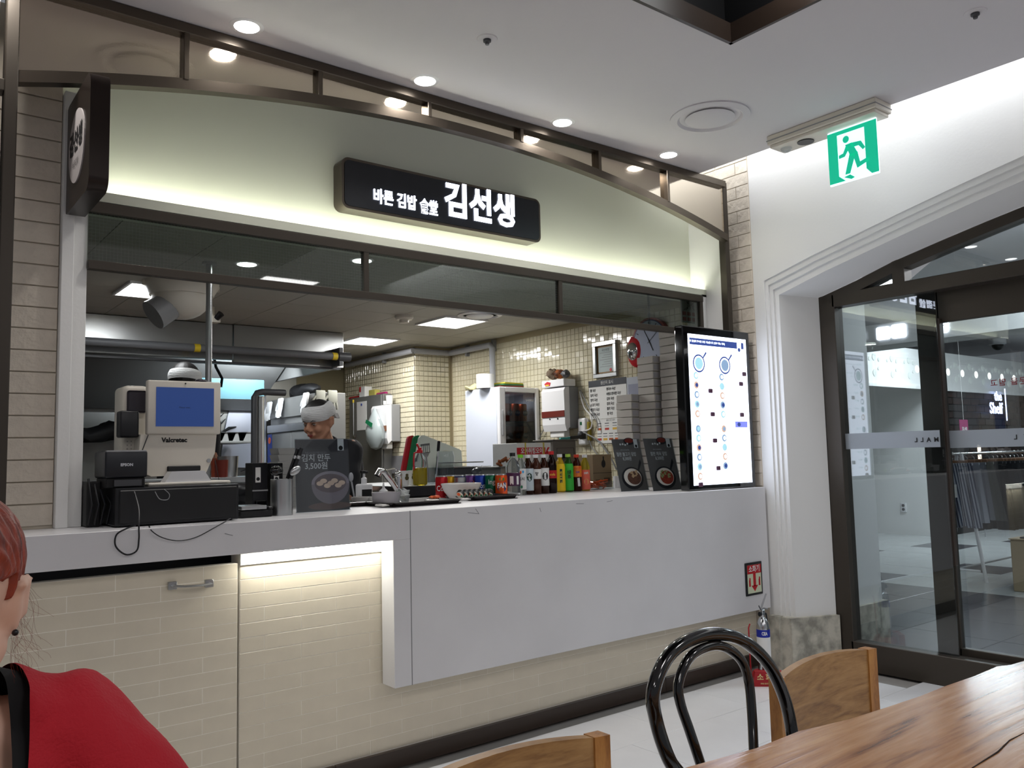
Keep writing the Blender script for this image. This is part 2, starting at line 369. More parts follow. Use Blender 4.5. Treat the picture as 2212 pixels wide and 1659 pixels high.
# stepped moulding around the arch
def jamb_loop(pts): return [(pts[0][0], .28)]+pts+[(pts[-1][0], .28)]
L0, L1, L2, L3 = ARO, off(ARO, .022, .03), off(ARO, .045, .060), off(ARO, .075, .095)
for k, (o_, i_, d) in enumerate(((L0, L1, .010), (L1, L2, .022), (L2, L3, .034))):
    B().strip(jamb_loop(o_), jamb_loop(i_), 'yz', XW+d, XW+.12).done('moulding_step', 'plaster', wr)
# reveal from the moulding to the door frame (slanted jamb and soffit)
FR = [(2.76, 2.165), (2.515, 2.227), (2.303, 2.291), (2.03, 2.352), (1.793, 2.402), (1.612, 2.437), (1.3, 2.485), (1.0, 2.52), (.7, 2.545), (.35, 2.56), (0, 2.565)]
FR = FR+[(-y, z) for y, z in FR[-2::-1]]
b = B(); A_ = [(L3[0][0], 0)]+L3+[(L3[-1][0], 0)]; C_ = [(FR[0][0], 0)]+FR+[(FR[-1][0], 0)]
def ribbon(b, A_, xa, C_, xc):
    va = [b.bm.verts.new((xa, p[0], p[1])) for p in A_]
    # match counts by resampling C_
    def rs(P, n):
        ds = [0]
        for p, q in zip(P, P[1:]): ds.append(ds[-1]+math.dist(p, q))
        out = []
        for k in range(n):
            t = ds[-1]*k/(n-1); j = max(i for i in range(len(ds)) if ds[i] <= t+1e-9); j = min(j, len(P)-2)
            f = (t-ds[j])/(ds[j+1]-ds[j]); out.append((P[j][0]+(P[j+1][0]-P[j][0])*f, P[j][1]+(P[j+1][1]-P[j][1])*f))
        return out
    vc = [b.bm.verts.new((xc, p[0], p[1])) for p in C_]
    for i in range(len(va)-1): b.bm.faces.new((va[i], va[i+1], vc[i+1], vc[i]))
ribbon(b, A_, XW+.034, C_, XD-.005); b.done('reveal', 'plaster', wr)
# plinth blocks at the foot
pl = mat('worn_plinth', 'c6c2b4', .8, bump=.3, bscale=20, var=.22, vscale=14, vcol='8c8a80'); M['plinth'] = pl
b = B(); b.prism([(XW-.02, 3.0), (XW-.02, 2.865), (XD-.01, 2.735), (XD-.01, 3.0)], 'xy', 0, .295); b.done('plinth', 'plinth', wr)
b = B(); b.prism([(XW-.045, 3.0), (XW-.045, 2.93), (XW, 2.93), (XW, 3.0)], 'xy', 0, .30); b.done('plinth', 'plinth', wr)
B().box(XW, XW+.1, 3.02, 3.45, 0, TOPZ).done('brick_core', 'grout2', wr)
bricks(wr, 3.022, 3.45, 1.045, TOPZ-.01, XW, pitch_z=.077, L=.30, off=.2, m='brick2', dep=.006, jt=.004, axis='y')
# ---- glass door: door_1
d1 = struct('door_1')
DF = 'dbronze'
B().box(XD, XD+.09, 2.665, 2.765, 0, 2.17, .003).done('door_post', DF, d1)
B().box(XD, XD+.09, -2.7, 2.68, 2.095, 2.172, .003).done('door_header', DF, d1)
B().box(XD, XD+.09, -2.7, 2.68, 0, .155, .003).done('door_sill', DF, d1)
B().strip(FR, [(y*.985, z-.052) for y, z in FR], 'yz', XD, XD+.09).done('arched_rail', DF, d1)
B().box(XD, XD+.09, 2.235, 2.305, 2.165, 2.30, .003).done('transom_mullion', DF, d1)
B().prism([(2.68, 2.172)]+[(y, z-.045) for y, z in FR if 2.30 < y < 2.6]+[(2.30, 2.24), (2.30, 2.172)], 'yz', XD+.04, XD+.046).done('transom_pane', 'door_glass', d1)
B().prism([(2.24, 2.172)]+[(y, z-.045) for y, z in FR if -2.2 < y < 2.24]+[(-2.24, 2.172)], 'yz', XD+.04, XD+.046).done('transom_pane', 'door_glass', d1)
B().box(XD+.045, XD+.051, 2.10, 2.67, .15, 2.10).done('fixed_pane', 'door_glass', d1)
XL = XD+.10
B().box(XL, XL+.045, 2.108, 2.235, .02, 2.10, .003).done('leaf_stile', DF, d1)
B().box(XL, XL+.045, 1.06, 2.12, 1.93, 2.10, .003).done('leaf_rail', DF, d1)
B().box(XL, XL+.045, 1.06, 2.12, .02, .19, .003).done('leaf_rail', DF, d1)
B().box(XL, XL+.045, 1.0, 1.09, .02, 2.10, .003).done('leaf_stile', DF, d1)
B().box(XL+.018, XL+.024, 1.08, 2.115, .18, 1.94).done('leaf_pane', 'door_glass', d1)
B().box(XL-.03, XL, 2.095, 2.12, .62, 1.95, .003).done('pull_bar', 'base', d1)
frost = mat('frosted_film', 'aab2ba', .55, alpha=.78); M['frost'] = frost
B().box(XD+.040, XD+.044, 2.12, 2.665, 1.252, 1.343).done('frosted_band', 'frost', d1)
B().box(XL+.012, XL+.016, 1.09, 2.235, 1.245, 1.338).done('frosted_band', 'frost', d1)
def mtext(parent, s, size, loc, m, sp=1.0, bold=0):   # mirrored: printed for readers on the far side
    o = text(parent, s, size, loc, (PI/2, 0, PI/2), m, bold, sp=sp); return o
mtext(d1, 'M A L L', .034, (XD+.038, 2.19, 1.292), 'ink', 1.2, .0008)
mtext(d1, 'S T Y L', .034, (XL+.010, 1.70, 1.292), 'ink', 1.6, .0008)
mtext(d1, '이 문을 밀고', .040, (XL+.010, 1.76, 1.575), mat('dark_red_print', '7a1f28', .6), 1.2, .0006)
# ================================================================== KITCHEN ROOM
wk = struct('wall_kitchen_right')
XK = 4.30
B().box(XK, XK+.1, 3.45, 6.40, 0, ZK+.05).box(3.92, XK+.1, 6.40, 6.5, 0, ZK+.05).box(3.92, 4.0, 6.5, 7.9, 0, ZK+.05).done('wall_core', 'mgrout', wk)
P = .0455; cells = []
def span(a, c):
    n = int((c-a)/P); return [a+P*(i+.5) for i in range(n)]
for y in span(3.46, 6.38):
    for z in span(1.0, ZK): cells.append(('x', XK, y, z))
for x in span(3.90, XK):
    for z in span(1.0, ZK): cells.append(('y', 6.385, x, z))
for y in span(6.40, 7.80):
    for z in span(1.0, ZK): cells.append(('x', 3.905, y, z))
def keyc(c): return (0 if (c[0] == 'x' and c[1] == XK and c[2] > 4.14 and c[2] < 6 and c[3] > 1.80) else 1, c[2])
cells.sort(key=keyc)
tx = B().box(-.004, 0, -.0213, .0213, -.0213, .0213, .0015); tm = None
for c in cells[:300]:
    if tm is None: o = tx.done('wall_tile', 'mosaic', wk); tm = o.data
    else: o = link('wall_tile', tm, None, wk)
    o.location = (c[1], c[2], c[3]); o.rotation_euler = (0, random.gauss(0, .014), random.gauss(0, .014))
vs, fs = [], []
for ax, v, a, z in cells[300:]:
    h = .0213; t1_, t2_ = random.gauss(0, .014), random.gauss(0, .014); k = len(vs)
    for (p, q, d) in ((-h, -h, 0), (h, -h, 0), (h, h, 0), (-h, h, 0), (-h+.002, -h+.002, .004), (h-.002, -h+.002, .004), (h-.002, h-.002, .004), (-h+.002, h-.002, .004)):
        dd = -(d)-p*t1_-q*t2_
        vs.append((v+dd, a+p, z+q) if ax == 'x' else (a+p, v+dd, z+q))
    fs += [(k+4, k+5, k+6, k+7), (k, k+1, k+5, k+4), (k+1, k+2, k+6, k+5), (k+2, k+3, k+7, k+6), (k+3, k, k+4, k+7)]
me = bpy.data.meshes.new('wall_mosaic'); me.from_pydata(vs, [], fs); me.update(); link('wall_mosaic', me, 'mosaic', wk, kind='stuff')
wkb = struct('wall_kitchen_back')
B().box(.4, 4.0, 7.8, 7.9, 0, ZK+.05).done('wall_core', mat('dim_wall_paint', '8d8468', .7), wkb)
b_ = B(); x = 1.0
while x < 3.0: B().box(x, x+.79, 7.785, 7.8, .9, ZK, .002).done('steel_sheet', 'dsteel', wkb); x += .8
b_.bm.free()
wkl = struct('wall_kitchen_left')
B().box(.36, .40, 4.0, 7.9, 0, ZK+.05).done('wall_core', 'gsteel', wkl)
fk = struct('floor_kitchen'); B().box(.3, 4.4, 3.2, 7.9, -.05, 0).done('floor_slab', mat('kitchen_floor', '6f5a4c', .5), fk)
ck = struct('ceiling_kitchen')
B().box(.3, 4.4, 3.605, 7.9, ZK+.012, ZK+.05).done('ceiling_gap', 'kgap', ck)
lights = [(3.45, 5.12), (3.38, 6.28), (1.33, 5.05)]
for i in range(10):
    for j in range(12):
        x0, y0 = .40+.43*i, 3.605+.36*j; x1, y1 = x0+.43, y0+.36
        if x1 > 4.35: x1 = 4.30
        if y0 > 7.7 or x0 > 4.25: continue
        B().box(x0+.002, x1-.002, y0+.002, y1-.002, ZK, ZK+.012).done('ceiling_board', 'kceil', ck)
for i, (x, y) in enumerate(lights):
    names = ['square lit ceiling panel in the kitchen, nearest the round vent', 'square lit ceiling panel beside the steel hood end', 'square lit ceiling panel at the kitchen left, beside the white ceiling nozzle']
    t = thing('ceiling_light', names[i], 'ceiling light', (x, y, ZK))
    b = B()
    for x0, x1, y0, y1 in ((-.19, -.175, -.21, .21), (.175, .19, -.21, .21), (-.175, .175, -.21, -.195), (-.175, .175, .195, .21)): b.box(x0, x1, y0, y1, -.012, 0)
    b.done('frame', 'white', t); B().box(-.175, .175, -.195, .195, -.010, -.004).done('diffuser', 'panel', t)
for i, (x, y, lb) in enumerate(((1.53, 4.13, 'small round downlight seen through the left transom pane'), (1.986, 3.75, 'small round downlight seen through the middle transom pane'))):
    t = thing('downlight', lb, 'downlight', (x, y, ZK), group='round downlights of the kitchen ceiling')
    B().lathe([(.058, -.004), (.062, 0), (.05, 0), (.05, -.004)], 24).done('trim_ring', 'white', t, True); B().lathe([(0, -.006), (.048, -.006), (.05, 0)], 24).done('lens', 'lamp', t)
def ring_vent(label, loc, R, m='white'):
    t = thing('air_diffuser', label, 'vent', loc)
    B().lathe([(R, 0), (R, -.006), (R*.82, -.012), (R*.76, .0), (R*.72, .03)], 40).done('outer_ring', m, t, True)
    B().lathe([(R*.76, .0), (R*.5, .001), (0, .001)], 32).done('dark_throat', 'blackm', t)
    B().lathe([(0, -.016), (R*.55, -.016), (R*.62, -.008), (R*.5, .0)], 40).done('centre_disc', m, t, True); return t
ring_vent('round white air vent in the hall ceiling, beside the exit sign', (3.27, 2.53, ZC), .195, 'ceil')
ring_vent('round white air vent of the hall ceiling, seen mirrored in the leftmost bronze pane', (.88, 2.70, ZC), .19, 'ceil')
ring_vent('round air vent in the kitchen ceiling, behind the lit panel', (3.46, 4.77, ZK), .16)
LB = ['leftmost', 'second from left', 'third from left', 'fourth from left', 'rightmost']
for i, (x, q) in enumerate(((.30, 0), (1.106, 1), (1.903, 2), (2.708, 3), (3.496, 4))):
    if i == 0: continue
    t = thing('downlight', ('', 'round recessed downlight before the arch, nearest the blade sign', 'second round hall downlight from the left, above the black shop sign', 'third round hall downlight from the left, right of the black shop sign', 'round recessed hall downlight nearest the round air vent')[i], 'downlight', (x, 2.998, ZC), group='row of downlights along the arch')
    B().lathe([(.060, -.003), (.064, 0), (.05, 0), (.048, -.002)], 28).done('trim_ring', 'white', t, True); B().lathe([(0, -.004), (.046, -.004), (.05, 0)], 28).done('lens', 'lamp', t)
t = thing('downlight', 'round lamp inside the black ceiling recess', 'downlight', (2.60, 1.60, ZC+.06)); B().lathe([(0, 0), (.05, 0), (.055, .39)], 24).done('lens', 'lamp', t); 
for x, y, z, lb in ((1.909, 2.544, ZC, 'small dark ceiling sprinkler above the black shop sign'), (3.317, 1.296, ZC, 'small dark ceiling sprinkler at top right of the hall ceiling')):
    t = thing('sprinkler', lb, 'sprinkler', (x, y, z))
    B().lathe([(.042, 0), (.040, -.003), (.018, -.004)], 24).done('cover_plate', 'ceil', t, True); B().lathe([(.016, -.002), (.016, -.012), (.01, -.014), (.008, -.024), (0, -.024)], 14).done('nozzle', 'dgrey', t, True)
# smoke detector etc. on the kitchen ceiling
t = thing('smoke_detector', 'white smoke detector on the kitchen ceiling beside the lit panel', 'detector', U(873, 682, 2, ZK))
B().lathe([(.065, 0), (.065, -.018), (.055, -.03)], 24).done('base', 'cream', t, True); B().lathe([(.035, -.03), (.033, -.05), (.0, -.055)], 16).done('sensor', 'cream', t, True)
# white swivel nozzle
t = thing('ceiling_nozzle', 'white dented dome with a swivel mouth hanging from the kitchen ceiling', 'nozzle', U(393, 612, 2, ZK)+Vector((0, 0, 0)))
B().lathe([(.20, 0), (.20, -.02), (.175, -.06), (.17, -.075)], 32).done('collar', 'cream', t, True)
B().sph((0, 0, -.07), .16, (1, 1, .85), 14).done('dome', 'cream', t, True)
B().cyl((-.02, -.02, -.10), (-.16, -.03, -.20), .075, .085, 20).done('swivel_mouth', 'grey', t, True)
for a in (-1, 1): B().box(a*.19-.02, a*.19+.02, -.01, .01, -.03, 0, .002).done('clip', 'cream', t)
t = thing('ceiling_pole', 'slim silver pole from the kitchen ceiling down behind the pos terminal', 'pole', U(450, 835, 1, 4.2)); pz = t.location.z
B().cyl((0, 0, -.6), (0, 0, ZK-pz), .0155, n=16).done('tube', 'steel', t, True); B().cyl((0, 0, ZK-pz-.012), (0, 0, ZK-pz), .035).done('flange', 'steel', t, True)
t = thing('security_camera', 'small white security camera hanging beside the silver pole', 'camera', U(463, 690, 1, 5.4))
B().box(-.03, .03, -.04, .04, -.025, .02, .008, 2).done('body', 'cream', t, True); B().cyl((-.01, 0, .02), (-.01, 0, ZK-t.location.z), .01).done('bracket', 'cream', t, True)
B().cyl((.0, -.04, .0), (.02, -.07, .03), .018, .022).done('lens_hood', 'black', t, True)
# hood
t = thing('extractor_hood', 'long brushed steel extractor hood under the kitchen ceiling', 'hood', (0, 6.0, 0))
B().box(.45, 2.12, 0, .03, 2.005, ZK-.005, .002).done('front_panel', 'steel', t); B().box(2.125, 3.0, -.012, .03, 1.99, ZK-.005, .002).done('front_panel', 'steel', t)
B().box(2.97, 3.0, .03, 1.7, 1.99, ZK-.005, .002).done('end_panel', 'gsteel', t); B().prism([(.03, 2.26), (1.75, 2.26), (1.75, 1.75), (1.70, 1.75), (.9, 2.16), (.03, 2.2)], 'yz', .45, 2.95).done('inner_canopy', 'gsteel', t)
B().box(.45, 2.98, -.005, .05, 1.975, 1.99).done('gutter_lip', 'dgrey', t)
# teal lit filter bay
teal = mat('teal_lit_glass', '5b7f86', .15, .6)
B().box(2.0, 2.75, 1.0, 1.02, 1.80, 1.97).done('filter_bay', teal, t)
B().tube([(2.18, .6, 2.12), (2.2, .6, 2.02), (2.25, .6, 1.93), (2.24, .6, 1.86)], .012, 6).done('hanging_cable', 'black', t)
area('hood_lamp_light', (2.55, 6.75, 2.08), .5, .1, 26, (.85, .93, 1), rot=(.9, 0, 0))
# pipes
t = thing('gas_pipe', 'long dark grey pipe across the hood front with yellow markers', 'pipe', (0, 5.86, 0))
pa, pb = U(183, 737, 1, 5.86), U(745, 770, 1, 5.86)
B().cyl((pa.x-.3, 0, pa.z+.0), (pb.x, 0, pa.z), .028, n=14).done('pipe_run', 'pvc', t, True)
for px in (425, 722):
    q = U(px, 752, 1, 5.86); B().cyl((q.x-.02, 0, pa.z), (q.x+.02, 0, pa.z), .0295, n=14).done('yellow_marker', 'yellow', t, True)
B().cyl((pb.x-.06, 0, pa.z), (pb.x+.04, 0, pa.z), .036, n=14).box(pb.x-.05, pb.x-.02, -.01, .14, pa.z-.07, pa.z+.07).done('bracket', 'dgrey', t, True)
t = thing('wall_pipe', 'pale grey pipe running along the tiled wall to the glass door fridge', 'pipe', (0, 0, 0))
pts = [U(748, 760, 1, 7.6), U(800, 768, 0, 3.84), U(835, 770, 0, 3.84), U(893, 757, 0, 3.84), Vector((3.84, 6.33, U(893, 757, 0, 3.84).z)), Vector((4.24, 6.33, U(893, 757, 0, 3.84).z-.0)), U(1063, 750, 0, 4.24)]
pts[0] = Vector((3.84, 7.6, pts[3].z)); pts[1] = Vector((3.84, 7.0, pts[3].z)); pts[2] = Vector((3.84, 6.7, pts[3].z))
e_ = pts[-1]; e_.z = pts[3].z
B().tube([pts[0], pts[1], pts[3], pts[4], pts[5], Vector((4.24, e_.y+.03, e_.z)), Vector((4.24, e_.y, e_.z-.03)), Vector((4.24, e_.y, 1.84))], .026, 10).done('pipe_run', 'lpvc', t, True)
for y in (6.9, 6.1, 5.7): B().box(3.86 if y > 6.3 else 4.26, 3.895 if y > 6.3 else 4.295, y-.012, y+.012, pts[3].z-.05, pts[3].z+.05).done('clamp', 'grey', t)
# ================================================================== BACK SIGN / EXIT SIGN / SHOP SIGNS
def rrect(w_, h_, r, n=6):
    o = []
    for cx_, cy_, a0 in ((w_/2-r, h_/2-r, 0), (-w_/2+r, h_/2-r, PI/2), (-w_/2+r, -h_/2+r, PI), (w_/2-r, -h_/2+r, 3*PI/2)):
        o += [(cx_+r*math.cos(a0+PI/2*k/n), cy_+r*math.sin(a0+PI/2*k/n)) for k in range(n+1)]
    return o
sp = U(946, 433, 1, 3.27)
YS = 3.335; c0, c1, c2, c3 = U(738, 341, 1, YS), U(738, 452, 1, YS), U(1166, 428, 1, YS), U(1166, 521, 1, YS)
SW = c2.x-c0.x; zt_, zb_ = (c0.z+c2.z)/2, (c1.z+c3.z)/2; SH = zt_-zb_; sc_ = Vector(((c0.x+c2.x)/2, YS, (zt_+zb_)/2))
t = thing('shop_sign', 'long black rounded shop sign with glowing white letters on the pale fascia', 'sign', sc_)
B().prism(rrect(SW, SH, .035), 'xz', 0, .083).done('casing', 'bronze', t, True)
B().prism(rrect(SW-.026, SH-.026, .024), 'xz', -.004, 0).done('face', mat('sign_face', '14171d', .25), t)
sw_ = mat('sign_letter_light', 'ffffff', .5, emit='e6ecff', es=5); M['signw'] = sw_
for s_, px_, py_, w_, sz_, bd_ in (('김선생', 1040, 449, 150, .185, .0055), ('바른 김밥', 854, 433, 92, .075, .0014), ('食堂', 927, 450, 38, .078, .0012)):
    q = U(px_, py_, 1, YS-.008)-sc_; wt_ = U(px_+w_/2, py_, 1, YS).x-U(px_-w_/2, py_, 1, YS).x
    o = text(t, s_, sz_, (q.x, -.008, q.z), m='signw', bold=bd_, ext=.002); xs_ = [v.co.x for v in o.data.vertices]; o.scale = (wt_/(max(xs_)-min(xs_)), 1, 1)
t = thing('blade_sign', 'dark square blade sign with a round white logo, jutting from the left pier', 'sign', (.585, 2.90, 2.355))
B().prism([(p[0]+.21, p[1]) for p in rrect(.40, .40, .045)], 'yz', -.03, .03).done('casing', mat('dark_brown_metal', '2a211d', .35, .5), t, True)
B().cyl((-.034, .205, 0), (-.03, .205, 0), .128, n=40).done('round_face', mat('dim_white_face', 'b9b2b0', .6), t)
text(t, '김선생', .085, (-.036, .205, .015), FX, 'ink', .003, sx=.9); text(t, '바른김밥', .026, (-.036, .205, -.062), FX, 'ink', .0)
# exit sign
t = thing('exit_sign', 'green and white running man exit sign hanging from a ceiling housing', 'exit sign', (3.80, 2.22, ZC))
B().box(-.075, .075, -.30, .30, -.05, 0, .004).done('housing', 'cream', t); B().box(-.078, .078, -.302, .302, -.030, -.026).done('groove', 'grey', t)
B().box(-.065, .065, -.29, .29, -.068, -.05, .003).done('lower_cover', 'cream', t)
B().sph((0, .235, -.068), .030, (1, 1, .8), 10).done('sensor_dome', 'acryl', t, True); B().cyl((0, .12, -.073), (0, .12, -.066), .042, n=20).done('speaker_grille', 'black', t)
eg = mat('exit_green', '00a47c', .4, emit='10bd96', es=.75); ew = mat('exit_white', 'ffffff', .4, emit='d9f4ff', es=1.0)
pz0, pz1, py0, py1 = -.345, -.07, -.262, -.005
B().box(-.005, .005, py0, py1, pz0, pz1, .002).done('sign_panel', ew, t)
def gy(u, v): return (py1-(py1-py0)*u, pz1-(pz1-pz0)*v)     # u 0 left..1 right, v 0 top..1 bottom
def gp(pts, m, name='sign_mark', d=-.0065): B().prism([gy(*p) for p in pts], 'yz', d, d+.001).done(name, m, t)
gp([(0, .03), (1, .03), (1, .10), (0, .10)], eg); gp([(0, .10), (.20, .10), (.20, .97), (0, .97)], eg); gp([(.20, .86), (.33, .97), (.20, .97)], eg)
gp([(.76, .10), (1, .10), (1, .97), (.86, .97), (.76, .86)], eg)
B().prism([gy(.38+.065*math.cos(a*PI/8), .22+.065*math.sin(a*PI/8)) for a in range(16)], 'yz', -.0065, -.0055).done('sign_mark', eg, t)
gp([(.36, .32), (.50, .31), (.60, .52), (.46, .56)], eg); gp([(.38, .33), (.44, .40), (.34, .53), (.22, .54), (.22, .48), (.31, .46)], eg)
gp([(.46, .31), (.68, .33), (.76, .47), (.71, .50), (.63, .40), (.50, .40)], eg); gp([(.44, .50), (.55, .55), (.43, .86), (.33, .86)], eg)
gp([(.50, .52), (.60, .50), (.64, .70), (.80, .66), (.84, .72), (.58, .80)], eg); gp([(.30, .90), (.43, .88), (.52, .95), (.45, .97)], eg)
# ================================================================== MALL BEYOND THE DOOR
wm = struct('wall_mall')
B().box(XD+.10, 5.12, 2.80, 3.3, 0, 3.1).done('outer_jamb', 'plaster', wm)
B().box(XD+.10, 5.15, 2.775, 3.3, 0, .30).done('plinth', 'plinth', wm)
B().box(12.0, 12.1, 5.6, 6.7, 0, 2.2).done('white_wall', 'plaster', wm); B().box(12.4, 12.5, 6.7, 9, 0, 2.2).done('joint_wall', 'joint', wm)
ti = B().box(-.01, 0, -.195, .195, -.095, .095, .003); tmm = None
for j in range(6):
    for k in range(11):
        if tmm is None: o = ti.done('wall_tile', 'plaster', wm); tmm = o.data
        else: o = link('wall_tile', tmm, None, wm)
        o.location = (12.4, 6.9+.4*j, .1+.2*k)
B().box(9.5, 17, 5.6, 5.7, 2.10, 2.62, .004).done('frieze', 'plaster', wm); B().box(9.5, 17, 5.56, 5.6, 2.06, 2.10).done('frieze_lip', 'plaster', wm)
b1, b2 = B(), B(); hx = 9.7
while hx < 16.5:
    def hole(b, x, z, r): b.cyl((x, 5.594, z), (x, 5.599, z), r, n=14)
    hole(b1, hx, 2.34, .052); hole(b2, hx-.22, 2.45, .048); hole(b2, hx-.22, 2.24, .048); hole(b2, hx-.10, 2.42, .03); hole(b2, hx-.12, 2.30, .022); hole(b2, hx+.12, 2.42, .025); hx += .46
b1.done('lit_hole', mat('lit_hole', 'ffffff', .5, emit='fffff0', es=3), wm, kind='stuff'); b2.done('dim_hole', mat('dim_hole', 'c9cdc8', .5, emit='dfe4df', es=.35), wm, kind='stuff')
bkm = mat('dark_red_brick', '33211c', .8, var=.4, vscale=5, vcol='1c1816'); bkm2 = mat('dark_grey_brick', '2a2726', .8)
B().box(12.1, 17, 5.62, 5.7, 0, 2.1).done('dark_wall', 'blackm', wm)
mm = {}
for k in range(15):
    for j in range(16):
        x = 12.25+.30*j+(.15 if k % 2 else 0); z = .62+.10*k
        key = random.random() < .25
        if key not in mm: o = B().box(-.143, .143, -.012, 0, -.044, .044, .003).done('brick', bkm2 if key else bkm, wm); mm[key] = o.data
        else: o = link('brick', mm[key], None, wm)
        o.location = (x, 5.62-random.uniform(0, .008), z)
B().box(17, 17.1, -4, 5.7, 0, 3.1).done('end_wall', 'plaster', wm); B().box(4.7, 17, 9, 9.1, 0, 3.1).done('back_wall', 'plaster', wm); B().box(4.7, 17, -4.1, -4, 0, 3.1).done('side_wall', 'plaster', wm)
cm = struct('ceiling_mall'); B().box(4.62, 17.1, -4, 9, 3.0, 3.05).done('ceiling_board', 'ceil', cm)
for x, y0, y1 in ((9.0, 1.5, 3.9), (10.6, 1.2, 3.6), (12.4, 1.0, 3.4), (8.4, 4.2, 5.2)): B().box(x, x+.12, y0, y1, 2.985, 3.0).done('linear_lamp', 'panel', cm)
fm = struct('floor_mall'); B().box(4.6, 17, -4, 9, -.12, -.012).done('floor_bed', 'joint', fm)
dk = mat('dark_grey_floor_tile', '55565a', .22, var=.2, vscale=3); lt = mat('pale_floor_tile', 'bfc3c2', .2, var=.08, vscale=3); mm = {}
for i in range(21):
    for j in range(15):
        x, y = 4.92+.6*i, -.3+.6*j; d = (x < 7.6 and not (i % 2 == 0 and j == 3)) or (i+j*2) % 7 == 0
        if d not in mm: o = B().box(-.298, .298, -.298, .298, -.012, 0, .002).done('floor_tile', dk if d else lt, fm); mm[d] = o.data
        else: o = link('floor_tile', mm[d], None, fm)
        o.location = (x, y, random.uniform(-.0006, 0.0006))
# lit sign soffit along Y at X=7
q0, q1 = U(1865, 752, 0, 7.0), U(1865, 705, 0, 7.0)
bm_ = struct('trim_3'); B().box(7.0, 7.35, .4, 5.2, q0.z, q1.z+.0, .004).done('soffit_box', 'plaster', bm_)
for (x0, x1, y0, y1, lb) in ((1893, 1922, 704, 736, 'left one of the two glowing white squares side by side'), (1925, 1957, 699, 731, 'glowing white square beside the door stile, right of another square'), (2012, 2048, 690, 718, 'lone glowing white square with a star mark, right of the door stile'), (1850, 1867, 711, 740, 'glowing white square cut off by the door jamb')):
    a, c = U(x0, (y0+y1)/2, 0, 6.99), U(x1, (y0+y1)/2, 0, 6.99); W_ = abs(a.y-c.y); zz = (a.z+c.z)/2; H_ = W_*.95
    t = thing('light_box', lb, 'lit sign', (6.985, (a.y+c.y)/2, zz))
    B().prism(rrect(W_, H_, W_*.16), 'yz', 0, .014).done('glowing_face', mat('light_box_face', 'ffffff', .5, emit='eef2ff', es=4), t)
    if 'star' in lb:
        for k in range(3): B().cyl((-.003, -W_*.28*math.cos(k*PI/3), -W_*.28*math.sin(k*PI/3)), (-.003, W_*.28*math.cos(k*PI/3), W_*.28*math.sin(k*PI/3)), .003, n=5).done('star_stroke', 'ink', t)
# neon sign
ns = mat('neon_blue_white', 'ffffff', .5, emit='b9c4ff', es=6)
q = U(2150, 873, 1, 5.5)
t = thing('neon_sign', 'glowing blue white shop lettering on the dark brick wall', 'sign', (q.x, 5.5, q.z))
text(t, 'the', .20, (.12, 0, .12), m=ns, bold=.004, ext=.004); text(t, 'Shelf', .24, (.02, 0, -.07), m=ns, bold=.004, ext=.004); B().box(.36, .38, -.01, .0, -.25, .25).done('upright_bar', ns, t); B().box(-.35, .38, .0, .11, -.012, -.002).done('mount_bar', 'black', t)
q = U(2083, 922, 1, 5.3)
t = thing('sale_poster', 'small magenta sale card hanging before the dark brick wall', 'poster', (q.x, 5.3, q.z)); B().box(-.12, .12, 0, .01, -.12, .10).done('card', mat('magenta_card', '9c3a6a', .6), t); text(t, '50,40', .07, (0, -.003, -.03), m='paper', bold=.002); B().cyl((0, .004, .1), (0, .004, 3.0-q.z), .002, n=5).done('string', 'paper', t)
q = U(2154, 738, 1, 3.6)
t = thing('dome_camera', 'dark domed ceiling camera beyond the glass door', 'camera', (q.x, 3.6, 3.0)); t.location = U(2154, 732, 2, 3.0)
B().lathe([(.13, 0), (.13, -.09), (.11, -.10)], 20).done('base', 'white', t, True); B().sph((0, 0, -.10), .09, (1, 1, 1), 10).done('dome', 'black', t, True)
q = U(1952, 1096, 0, 11.99)
t = thing('wall_socket', 'white twin wall socket low on the white wall beyond the door', 'socket', (11.99, q.y, q.z)); B().box(-.01, .01, -.04, .04, -.065, .065, .003).done('plate', 'white', t)
for s_ in (-.028, .028): B().cyl((-.014, 0, s_), (-.009, 0, s_), .021, n=14).done('outlet', 'dgrey', t)
for px, y0, y1, lb in ((2034, 903, 935, 'warm vertical light tube nearest the door stile'), (2117, 960, 975, 'warm light tube end above the clothes rail')):
    a, c = U(px, y0, 1, 5.2), U(px, y1+20, 1, 5.2); t = thing('light_tube', lb, 'lamp', c); B().cyl((0, 0, 0), (0, 0, a.z-c.z), .022, n=10).done('glowing_tube', mat('warm_tube', 'ffffff', .5, emit='ffd9b0', es=4), t); B().cyl((0, 0, -c.z), (0, 0, 0), .008, n=6).done('stem', 'grey', t)
